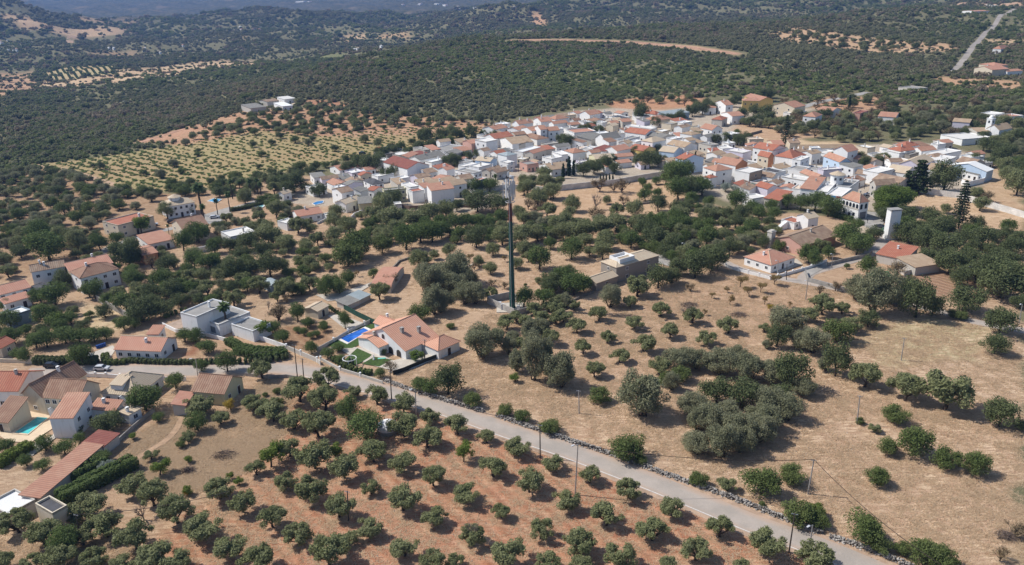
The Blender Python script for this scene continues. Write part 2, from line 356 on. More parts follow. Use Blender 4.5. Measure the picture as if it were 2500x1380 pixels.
# plough rows
wv = N(nt, 'ShaderNodeTexWave', wave_type='BANDS', bands_direction='X'); mp3 = N(nt, 'ShaderNodeMapping'); nt.links.new(geo, mp3.inputs[0]); mp3.inputs['Rotation'].default_value = (0, 0, math.radians(-38))
nt.links.new(mp3.outputs[0], wv.inputs[0]); wv.inputs['Scale'].default_value = .12; wv.inputs['Distortion'].default_value = 3; wv.inputs['Detail'].default_value = 3; wv.inputs['Detail Scale'].default_value = 1.5
c = mixc(nt, mth('MULTIPLY', mth('MULTIPLY', wv.outputs['Fac'], atr), .5), c, mixc(nt, 1, c, (.72, .58, .5), 'MULTIPLY'))
# far scrub grain (beyond the planted woodland)
ln = N(nt, 'ShaderNodeVectorMath', operation='LENGTH'); nt.links.new(geo, ln.inputs[0])
far = ramp(nt, ln.outputs['Value'], 2300, 3200)
n_far = noise(nt, .045, geo, 6, .75); n_far2 = noise(nt, .0045, geo, 5, .6)
fc = mixc(nt, ramp(nt, n_far, .42, .6), (.035, .045, .022), (.13, .115, .07))
fc = mixc(nt, ramp(nt, n_far2, .56, .66, 0, .55), fc, (.26, .19, .12))
c = mixc(nt, mth('MULTIPLY', far, .9), c, fc)
c = mixc(nt, ramp(nt, n_fine, .42, .68, 0, .42), c, mixc(nt, 1, c, (.58, .53, .48), 'MULTIPLY'))
c = mixc(nt, ramp(nt, noise(nt, .55, geo, 4, .7), .5, .68, 0, .4), c, mixc(nt, 1, c, (.68, .63, .56), 'MULTIPLY'))
c = mixc(nt, mth('SUBTRACT', 1.0, far), c, mixc(nt, 1, c, (1.14, 1.14, 1.13), 'MULTIPLY'))
nt.links.new(c, b.inputs['Base Color']); b.inputs['Roughness'].default_value = 1; b.inputs['Specular IOR Level'].default_value = .05
bp = N(nt, 'ShaderNodeBump'); bp.inputs['Strength'].default_value = .9; bp.inputs['Distance'].default_value = .35
nt.links.new(mth('ADD', mth('MULTIPLY', n_str, .7), mth('ADD', n_fine, mth('MULTIPLY', mth('MULTIPLY', wv.outputs['Fac'], atr), .8))), bp.inputs['Height']); nt.links.new(bp.outputs[0], b.inputs['Normal'])
# ------------------------------------------------------------------ sheets: roads, paths, yards
SHEETZ = [0.03]
ROADS = []
def smooth(pts, step=3.0):
    out = []; n = len(pts)
    for i in range(n - 1):
        p0 = pts[max(0, i-1)]; p1 = pts[i]; p2 = pts[i+1]; p3 = pts[min(n-1, i+2)]
        k = max(2, int((p2 - p1).length / step))
        for j in range(k):
            t = j / k
            out.append(.5 * ((2*p1) + (p2-p0)*t + (2*p0-5*p1+4*p2-p3)*t*t + (3*p1-p0-3*p2+p3)*t**3))
    out.append(pts[-1]); return out
def strip(name, pix, w, mat_, z=None, kind='structure', off=0.0, world=None):
    pts = world or smooth([Vector(at(*p)[:2]) for p in pix])
    if world is None: ROADS.append((np.array([[p.x, p.y] for p in pts]), w))
    SHEETZ[0] += .006; dz = z if z is not None else SHEETZ[0]
    mb = MB(); L = []; acc = 0
    for i, p in enumerate(pts):
        t = (pts[min(i+1, len(pts)-1)] - pts[max(i-1, 0)]).normalized(); n = Vector((-t.y, t.x))
        ks = [-.5, -.17, .17, .5]
        row = []
        for k in ks:
            q = p + n * (k * w + off); row.append((q.x, q.y, hz(q.x, q.y) + dz, k * w, acc))
        L.append(row); acc += 3
    for i in range(len(L) - 1):
        for k in range(3):
            a, b_, c_, d = L[i][k], L[i][k+1], L[i+1][k+1], L[i+1][k]
            mb.face([a[:3], d[:3], c_[:3], b_[:3]], 0, [a[3:], d[3:], c_[3:], b_[3:]])
    o = mb.obj(name, mat_); tag(o, kind=kind)
    if o.data.polygons[0].normal.z < 0: o.data.flip_normals()
    return o, pts
def sheet(name, pix, mat_, z=None, h=0):
    SHEETZ[0] += .006; dz = z if z is not None else SHEETZ[0]
    P_ = [at(*p, h) for p in pix]; zz = max(p.z for p in P_) + dz
    P_ = [plane_at(*p, zz) for p in pix]
    bm = bmesh.new(); vs = [bm.verts.new(p) for p in P_]; f = bm.faces.new(vs); bmesh.ops.triangulate(bm, faces=[f]); bm.normal_update()
    me_ = bpy.data.meshes.new(name); bm.to_mesh(me_); bm.free(); me_.materials.append(mat_)
    if me_.polygons[0].normal.z < 0: me_.flip_normals()
    o = bpy.data.objects.new(name, me_); link(o); tag(o, kind='structure'); return o
ma, nt, b = nm('asphalt'); geo = N(nt, 'ShaderNodeNewGeometry').outputs['Position']; uvn = N(nt, 'ShaderNodeTexCoord').outputs['UV']
n1 = noise(nt, .16, geo, 5, .6); n2 = noise(nt, 2.5, geo, 4, .7)
c = mixc(nt, ramp(nt, n1, .35, .65), (.34, .30, .26), (.42, .37, .325)); c = mixc(nt, ramp(nt, n2, .3, .8, 0, .4), c, (.27, .24, .21))
sx = N(nt, 'ShaderNodeSeparateXYZ'); nt.links.new(uvn, sx.inputs[0])
ab = N(nt, 'ShaderNodeMath', operation='ABSOLUTE'); nt.links.new(sx.outputs[0], ab.inputs[0])
dst = ramp(nt, ab.outputs[0], 1.2, 2.9, .1, .9); dn = N(nt, 'ShaderNodeMath', operation='MULTIPLY'); nt.links.new(dst, dn.inputs[0]); nt.links.new(ramp(nt, n1, .3, .6), dn.inputs[1])
c = mixc(nt, dn.outputs[0], c, (.42, .31, .235))
nt.links.new(c, b.inputs['Base Color']); ASPH = ma
DIRT = plain('dirt_track', (.46, .31, .20), .95, .15, .3); DIRTR = plain('red_dirt_track', (.50, .29, .19), .95, .2, .15)
PAVE = plain('pale_paving', (.52, .47, .40), .9, .1, .4); PAVEG = plain('grey_paving', (.36, .34, .31), .9, .12, .3)
LAWN = plain('lawn', (.055, .10, .022), .9, .2, 1.5, bump=.4); PWHITE = plain('road_paint', (.72, .71, .68), .7, .12, 1.5)
COP = plain('pool_coping', (.74, .70, .64), .8, .06, 1); DECKC = plain('cream_deck', (.66, .52, .36), .85, .06, .8)
MAIN = [(60,912),(200,905),(330,903),(480,905),(600,899),(680,899),(760,909),(850,932),(933,954),(1014,978),(1120,1010),(1235,1051),(1360,1092),(1480,1136),(1620,1190),(1740,1239),(1850,1284),(1980,1330),(2110,1383),(2260,1450)]
_, mpts = strip('verge', MAIN, 8.6, plain('sandy_verge', (.44, .31, .22), .95, .15, .5))
_, mpts = strip('road', MAIN, 6.2, ASPH)
i0 = int(len(mpts) * .36)
strip('road_marking', None, .16, PWHITE, world=mpts[i0:], off=-2.75)
strip('village_road', [(1768,640),(1800,655),(1881,676),(1974,691),(2070,710),(2180,735),(2293,760),(2380,786),(2500,808),(2600,830)], 4.6, ASPH)
strip('village_lane', [(1962,686),(1975,668),(2050,645),(2119,622),(2145,600),(2162,578),(2150,555),(2119,535),(2080,520)], 4.8, ASPH)
strip('side_lane', [(600,500),(560,512),(520,526),(470,545),(420,558),(367,570),(320,585),(280,600),(230,625),(160,665)], 4.8, PAVEG)
strip('side_lane', [(720,475),(660,484),(600,500)], 5, PAVEG)
strip('hill_road', [(2478,22),(2459,34),(2434,52),(2409,78),(2388,102),(2367,126),(2346,154),(2328,175)], 6.5, plain('pale_road', (.36, .32, .28), .95, .12, .05))
strip('valley_road', [(2120,226),(2080,234),(2050,240),(2000,250),(1960,262)], 7, PAVEG)
strip('hill_track', [(1245,99),(1310,99),(1380,98),(1440,99),(1500,102),(1560,104),(1620,110),(1690,117),(1745,124),(1800,132)], 9.0, DIRTR)
strip('field_track', [(95,402),(160,415),(220,432),(280,452),(335,470)], 4.5, DIRT)
strip('field_track', [(170,105),(172,98),(180,88),(182,80)], 14, DIRT)
strip('field_track', [(330,352),(400,330),(480,305)], 5, DIRTR)
strip('foot_path', [(300,1145),(340,1115),(400,1080),(430,1050),(445,1020)], 1.6, DIRT)
strip('ridge_track', [(2345,12),(2400,2)], 14, DIRT)
sheet('plaza', [(2078,525),(2100,515),(2140,518),(2160,540),(2150,560),(2120,560),(2090,545)], PAVEG)
sheet('car_park', [(485,528),(560,505),(565,522),(540,540),(505,548)], PAVEG)
sheet('yard', [(1010,410),(1080,392),(1150,372),(1165,378),(1100,398),(1065,420),(1030,425)], PAVE)
sheet('yard', [(205,868),(275,843),(283,852),(262,885),(240,880),(222,876)], PAVE)
sheet('yard', [(400,795),(452,775),(470,800),(545,820),(500,815),(430,812)], plain('brown_paving', (.40, .30, .23)))
sheet('yard', [(830,768),(905,795),(870,812),(838,800),(800,770)], PAVE)
sheet('yard', [(1960,655),(2010,638),(2030,645),(1985,670),(1968,680)], PAVEG)
sheet('yard', [(1885,655),(1945,632),(1960,645),(1898,668)], PAVE)
sheet('yard', [(1605,620),(1650,628),(1668,640),(1640,652),(1600,640)], PAVEG)
sheet('yard', [(1140,650),(1160,640),(1160,642),(1142,653)], PAVE)
sheet('garden_path', [(770,720),(830,715),(905,690),(900,700),(850,730),(800,735)], PAVE)
sheet('yard', [(40,1110),(90,1078),(125,1065),(140,1050),(160,1050),(80,1112)], PAVE)
sheet('terrace', [(-20,1050),(45,1015),(95,985),(150,1000),(130,1045),(75,1080),(20,1078)], DECKC)
sheet('terrace', [(785,858),(815,845),(850,865),(900,890),(960,905),(1010,900),(1075,870),(1035,862),(960,880),(925,862),(890,850),(840,845)], PAVE)
sheet('lawn', [(800,842),(870,800),(912,790),(935,805),(905,825),(860,850),(820,850)], LAWN)
sheet('lawn', [(836,884),(872,850),(908,866),(902,872),(880,886),(860,893)], LAWN)
sheet('lawn', [(884,888),(914,871),(958,878),(926,895)], LAWN)
sheet('lawn', [(560,805),(600,790),(625,800),(580,822)], LAWN)
WATER = {}
def watermat(name, c):
    m_, nt, b = nm(name); ob = N(nt, 'ShaderNodeTexCoord').outputs['Object']
    n1 = noise(nt, .35, ob, 2)
    k = mixc(nt, ramp(nt, n1, .4, .65), c, tuple(min(1, x * 1.5) for x in c)); nt.links.new(k, b.inputs['Base Color']); b.inputs['Roughness'].default_value = .06
    b.inputs['Specular IOR Level'].default_value = .5
    bp = N(nt, 'ShaderNodeBump'); bp.inputs['Strength'].default_value = .1; nt.links.new(noise(nt, 2, ob, 2), bp.inputs['Height']); nt.links.new(bp.outputs[0], b.inputs['Normal'])
    return m_
def pool(px, c, label, rim=.5, cop=COP):
    P_ = [at(*p) for p in px]; cen = sum(P_, Vector()) / len(P_)
    t = empty('swimming_pool', cen); tag(t, label, 'pool')
    mb = MB(); n = len(P_)
    O = []; I = []
    for i in range(n):
        d = (P_[i] - cen); I.append(d); O.append(d * (1 + rim / d.length * 1.4))
    zt = SHEETZ[0] + .12
    for i in range(n):
        j = (i + 1) % n
        mb.face([(*I[i][:2], zt), (*I[j][:2], zt), (*O[j][:2], zt), (*O[i][:2], zt)])
        mb.face([(*O[i][:2], zt), (*O[j][:2], zt), (*O[j][:2], -.3), (*O[i][:2], -.3)])
        mb.face([(*I[i][:2], zt), (*I[j][:2], zt), (*I[j][:2], -.3), (*I[i][:2], -.3)])
    mb.obj('coping', cop, t)
    w = MB(); w.face([(*p[:2], zt - .07) for p in I]); w.obj('water', watermat('pool_water', c), t)
    return t
pool([(830,828),(888,803),(900,809),(851,839)], (.02, .11, .42), 'deep blue rectangular pool beside the orange roofed villa with lawn', .7)
pool([(36,1059),(91,1021),(117,1023),(70,1062)], (.07, .42, .42), 'turquoise pool beside the blue-white tall house', .4, DECKC)
pool([(508,492),(522,486),(541,488),(528,496)], (.12, .38, .62), 'small light blue pool behind the palms and grey car park', .3)
pool([(623,506),(634,500),(645,503),(640,508)], (.25, .55, .58), 'tiny pale pool beside dark hedge near the lane', .5)
pool([(763,498),(775,493),(790,492),(788,497),(770,502)], (.06, .22, .48), 'narrow blue pool below the tall white house with brown roof', .25)
# ------------------------------------------------------------------ shared parts
def win_mesh(w, h, fr=WHITE):
    mb = MB(); f = .1
    mb.box(-w/2, w/2, -.07, .0, 0, f); mb.box(-w/2, w/2, -.07, 0, h - f, h)
    mb.box(-w/2, -w/2 + f, -.07, 0, f, h - f); mb.box(w/2 - f, w/2, -.07, 0, f, h - f); mb.box(-.03, .03, -.06, 0, f, h - f)
    return mb.mesh('window', fr)
def pane_mesh(w, h):
    mb = MB(); mb.box(-w/2 + .1, w/2 - .1, -.03, .0, .1, h - .1); return mb.mesh('pane', GLASS)
def farwin_mesh(w, h):
    mb = MB(); mb.box(-w/2, w/2, -.05, 0, 0, h, 0); mb.box(-w/2 + .08, w/2 - .08, -.08, -.05, .08, h - .08, 1); return mb.mesh('window', [WHITE, GLASS])
WN = win_mesh(1.3, 1.25); PN = pane_mesh(1.3, 1.25); FWN = farwin_mesh(1.2, 1.3)
def door_mesh(mat_, w=1.1, h=2.2):
    mb = MB(); mb.box(-w/2 - .1, w/2 + .1, -.05, 0, 0, h + .1, 1); mb.box(-w/2, w/2, -.09, -.05, 0, h, 0); return mb.mesh('door', [mat_, WHITE])
DOORS = [door_mesh(DARKW), door_mesh(FRAMEB), door_mesh(plain('brown_door', (.18, .09, .05)))]
GARAGE = door_mesh(plain('garage_shutter', (.20, .20, .21)), 2.8, 2.5)
def chim_mesh(k):
    mb = MB(); mt = WHITE if k else WALL['s']
    mb.box(-.3, .3, -.3, .3, -1.2, 1.0); mb.box(-.38, .38, -.38, .38, 1.0, 1.1); mb.box(-.22, .22, -.22, .22, 1.1, 1.35, 1); mb.box(-.36, .36, -.36, .36, 1.35, 1.45)
    return mb.mesh('chimney', [mt, DARKW])
CHIM = [chim_mesh(0), chim_mesh(1)]
HOUSES = []      # (root, w, d, kind, explicit label)
FOOT = []        # footprints for keeping trees out
def add_foot(o, x0, x1, y0, y1, mg=1.0):
    c, s_ = math.cos(o.rotation_euler.z), math.sin(o.rotation_euler.z)
    FOOT.append((o.location.x, o.location.y, c, s_, x0 - mg, x1 + mg, y0 - mg, y1 + mg))
def infoot(x, y):
    for X, Y, c, s_, a, b_, d, e in FOOT:
        dx = x - X; dy = y - Y
        if abs(dx) > 80 or abs(dy) > 80: continue
        u = dx * c + dy * s_; v = -dx * s_ + dy * c
        if a < u < b_ and d < v < e: return True
    return False
def roof_slab(mb, A, B, C, D, th=.18):
    """A,B eave (left,right), C,D ridge (right,left); uv in metres"""
    A, B, C, D = map(Vector, (A, B, C, D)); n = (B - A).cross(D - A)
    if n.length < 1e-6: n = (B - A).cross(C - A)
    n.normalize(); dn = -n * th; e = (B - A).normalized(); s_ = n.cross(e)
    def uv(p): q = p - A; return (q.dot(e), q.dot(s_))
    top = [A, B, C, D]
    if (C - D).length < 1e-4: top = [A, B, C]
    mb.face(top, 0, [uv(p) for p in top]); bot = [p + dn for p in top]; mb.face(bot[::-1], 0, [uv(p) for p in bot[::-1]])
    for i in range(len(top)):
        j = (i + 1) % len(top); mb.face([top[i], bot[i], bot[j], top[j]], 0)
def house(L, M, R, h, roof, rise, rc, wc, st=1, nl=1, nr=2, ch=1, label=None, name='house', cat='house', wr=None, door=0, group=None, dmin=3.0, eave=None, garage=False, arches=0, cornice=False):
    m0 = at(M[0], M[1], h); zt = m0.z; zg = zt - h
    l = plane_at(*L, zt); r = plane_at(*R, zt)
    a = (l - m0).to_2d(); b_ = (r - m0).to_2d()
    ub = b_.normalized(); ua = Vector((a.y, -a.x)).normalized() if a.length > .1 else ub
    wl = a.length ** 2; wr_ = b_.length ** 2
    u = (ub * wr_ + ua * wl) if ua.dot(ub) > .2 else (ub if wr_ > wl else ua)
    u.normalize(); v = Vector((-u.y, u.x))
    w = max(dmin, b_.dot(u)); d = max(dmin, a.dot(v))
    t = empty(name, (m0.x, m0.y, zg), math.atan2(u.y, u.x))
    near = m0.length < 380
    ov = .35 if near else .3
    if eave is not None: ov = eave
    WM = WALL[wc]; bz = -1.5
    mb = MB()
    wr_m = 1 if wr else 0
    zt_ = h if roof != 'f' else h + .0
    mb.face([(0,0,bz),(w,0,bz),(w,0,zt_),(0,0,zt_)], wr_m); mb.face([(w,0,bz),(w,d,bz),(w,d,zt_),(w,0,zt_)], wr_m)
    mb.face([(w,d,bz),(0,d,bz),(0,d,zt_),(w,d,zt_)]); mb.face([(0,d,bz),(0,0,bz),(0,0,zt_),(0,d,zt_)])
    mats = [WM] + ([WALL[wr]] if wr else [])
    rf = MB(); k = rise; o_ = ov
    if roof == 'b':
        s_ = k / (d / 2); e = -o_ * s_
        mb.face([(0,d,h),(0,0,h),(0,d/2,h+k)]); mb.face([(w,0,h),(w,d,h),(w,d/2,h+k)], wr_m)
        roof_slab(rf, (-o_,-o_,h+e+.14), (w+o_,-o_,h+e+.14), (w+o_,d/2,h+k+.14), (-o_,d/2,h+k+.14)); roof_slab(rf, (w+o_,d+o_,h+e+.14), (-o_,d+o_,h+e+.14), (-o_,d/2,h+k+.141), (w+o_,d/2,h+k+.141))
    elif roof == 'a':
        s_ = k / (w / 2); e = -o_ * s_
        mb.face([(0,0,h),(w,0,h),(w/2,0,h+k)], wr_m); mb.face([(w,d,h),(0,d,h),(w/2,d,h+k)])
        roof_slab(rf, (-o_,d+o_,h+e+.14), (-o_,-o_,h+e+.14), (w/2,-o_,h+k+.14), (w/2,d+o_,h+k+.14)); roof_slab(rf, (w+o_,-o_,h+e+.14), (w+o_,d+o_,h+e+.14), (w/2,d+o_,h+k+.141), (w/2,-o_,h+k+.141))
    elif roof == 'h':
        q = min(w, d) / 2; e = -o_ * k / q; z0 = h + e + .14; z1 = h + k + .14
        if w >= d: p, p2 = (q, d/2, z1), (w - q, d/2, z1)
        else: p, p2 = (w/2, q, z1), (w/2, d - q, z1)
        A, B, C, D = (-o_,-o_,z0), (w+o_,-o_,z0), (w+o_,d+o_,z0), (-o_,d+o_,z0)
        if w >= d:
            roof_slab(rf, A, B, p2, p); roof_slab(rf, C, D, p, p2); roof_slab(rf, B, C, p2, p2); roof_slab(rf, D, A, p, p)
        else:
            roof_slab(rf, A, B, p, p); roof_slab(rf, B, C, p2, p); roof_slab(rf, C, D, p2, p2); roof_slab(rf, D, A, p, p2)
    elif roof == 's':     # rises to the back
        mb.face([(0,d,h),(0,0,h),(0,d,h+k)]); mb.face([(w,0,h),(w,d,h),(w,d,h+k)], wr_m); mb.face([(w,d,h),(0,d,h),(0,d,h+k),(w,d,h+k)])
        s_ = k / d; roof_slab(rf, (-o_,-o_,h-o_*s_+.14), (w+o_,-o_,h-o_*s_+.14), (w+o_,d+o_,h+k+o_*s_+.14), (-o_,d+o_,h+k+o_*s_+.14))
    elif roof == 's2':    # rises to the right
        mb.face([(0,0,h),(w,0,h),(w,0,h+k)], wr_m); mb.face([(w,d,h),(0,d,h),(w,d,h+k)]); mb.face([(w,0,h),(w,d,h),(w,d,h+k),(w,0,h+k)], wr_m)
        s_ = k / w; roof_slab(rf, (-o_,d+o_,h-o_*s_+.14), (-o_,-o_,h-o_*s_+.14), (w+o_,-o_,h+k+o_*s_+.14), (w+o_,d+o_,h+k+o_*s_+.14))
    elif roof == 'c':     # barrel, axis back
        n = 8; pr = None
        for i in range(n + 1):
            an = PI * i / n; x = w/2 - (w/2 + .1) * math.cos(an); z = h + .05 + k * math.sin(an)
            if pr:
                rf.face([(pr[0],-.2,pr[1]),(x,-.2,z),(x,d+.2,z),(pr[0],d+.2,pr[1])]); rf.face([(pr[0],d+.2,pr[1]-.1),(x,d+.2,z-.1),(x,-.2,z-.1),(pr[0],-.2,pr[1]-.1)])
                mb.face([(pr[0],0,h),(x,0,h),(x,0,z-.1),(pr[0],0,pr[1]-.1)], wr_m)
            pr = (x, z)
    else:
        rf.face([(.25,.25,h-.45),(w-.25,.25,h-.45),(w-.25,d-.25,h-.45),(.25,d-.25,h-.45)])
        for x0, x1, y0, y1 in ((0,w,0,.25),(0,w,d-.25,d),(0,.25,.25,d-.25),(w-.25,w,.25,d-.25)):
            mb.box(x0, x1, y0, y1, h - .6, h + .002)
    mb.obj('wall', mats, t); ro = rf.obj('roof', ROOF[rc], t)
    if roof in 'abh' and near and rise > .7:
        rd = MB()
        if roof == 'b': rd.tube((-ov, d/2, h+k+.17), (w+ov, d/2, h+k+.17), .13, .13, 5)
        elif roof == 'a': rd.tube((w/2, -ov, h+k+.17), (w/2, d+ov, h+k+.17), .13, .13, 5)
        else:
            rd.tube(p, p2, .13, .13, 5)
            for c0, c1 in (((A, p), (D, p)) + ((B, p2), (C, p2)) if w >= d else ((A, p), (B, p), (C, p2), (D, p2))): rd.tube(c0, c1, .12, .12, 5)
        rd.obj('ridge_tiles', ROOF['e' if rc in 'os' else rc], ro)
    if cornice:
        cm = MB(); cm.box(-.18, w+.18, -.18, -.003, h - .35, h - .1); cm.box(-.18, -.003, -.003, d + .1, h - .35, h - .1); cm.obj('cornice', WALL['s' if wc != 's' else 'w'], t)
    fl = (h - .3) / st
    wm = WN if near else FWN
    def wn(x, y, z, rz):
        o = inst('window', wm, t, (x, y, z), (0, 0, rz))
        if near: inst('pane', PN, o)
    for s__ in range(st):
        zb = s__ * fl + min(1.0, fl * .35)
        dn = (s__ == 0 and nr > 0 and w > 5)
        for i in range(nr):
            x = w * (i + .5) / nr
            if dn and i == nr // 2:
                if garage: inst('door', GARAGE, t, (x, -.002, 0))
                else: inst('door', DOORS[door], t, (x, -.002, 0))
            else: wn(x, -.002, zb, 0)
        for i in range(nl):
            y = d * (i + .5) / nl
            if s__ == 0 and nr == 0 and i == 0: inst('door', DOORS[door], t, (-.002, y, 0), (0, 0, -PI/2))
            else: wn(-.002, y, zb, -PI/2)
    rnd = random.Random(int(M[0] * 7 + M[1]))
    for i in range(ch):
        x = w * rnd.uniform(.2, .8); y = d * rnd.uniform(.3, .7); 
        z = h + (0 if roof in ('f', 'c') else k * (1 - abs(y - d/2) / (d/2)) if roof in 'bh' else k * (1 - abs(x - w/2) / (w/2)) if roof == 'a' else k * y / d if roof == 's' else k * x / w)
        if roof == 'h': z = h + k * min(1, min(x, w - x, y, d - y) / (min(w, d) / 2))
        inst('chimney', CHIM[rnd.random() < .7], t, (x, y, z), (0, 0, 0), (1, 1, 1.0 if near else 1.15))
    if roof == 'f' and rnd.random() < .35 and label is None:
        tk = MB(); tk.tube((0,0,0), (0,0,1.1), .45, .45, 8); tk.obj('water_tank', WHITE, t, (w*.7, d*.6, h-.44))
    add_foot(t, 0, w, 0, d)
    HOUSES.append([t, w, d, h, dict(st=st, roof=roof, rc=rc, wc=wc, cat=cat, label=label, M=M)])
    return t, w, d
H_ = house
LB = 'label'
def rows_(txt, **kw):
    for ln_ in txt.strip().split('\n'):
        p = ln_.split('|'); a = p[0].split()
        q = [tuple(float(c) for c in s_.split(',')) for s_ in a[:3]]
        st, nl, nr, ch = (int(c) for c in (a[8] if len(a) > 8 else '1121'))
        ex = dict(kw)
        for o_ in a[9:]:
            kk, vv = o_.split('='); vv = vv.replace('_', ' ') if kk == 'cat' else vv; ex[kk] = vv if kk in ('wr', 'name', 'cat') else (vv == '1' if kk in ('garage', 'cornice') else float(vv) if kk in ('dmin', 'eave') else int(vv))
        house(q[0], q[1], q[2], float(a[3]), a[4], float(a[5]), a[6], a[7], st, nl, nr, ch, (p[1].strip() if len(p) > 1 else None), **ex)
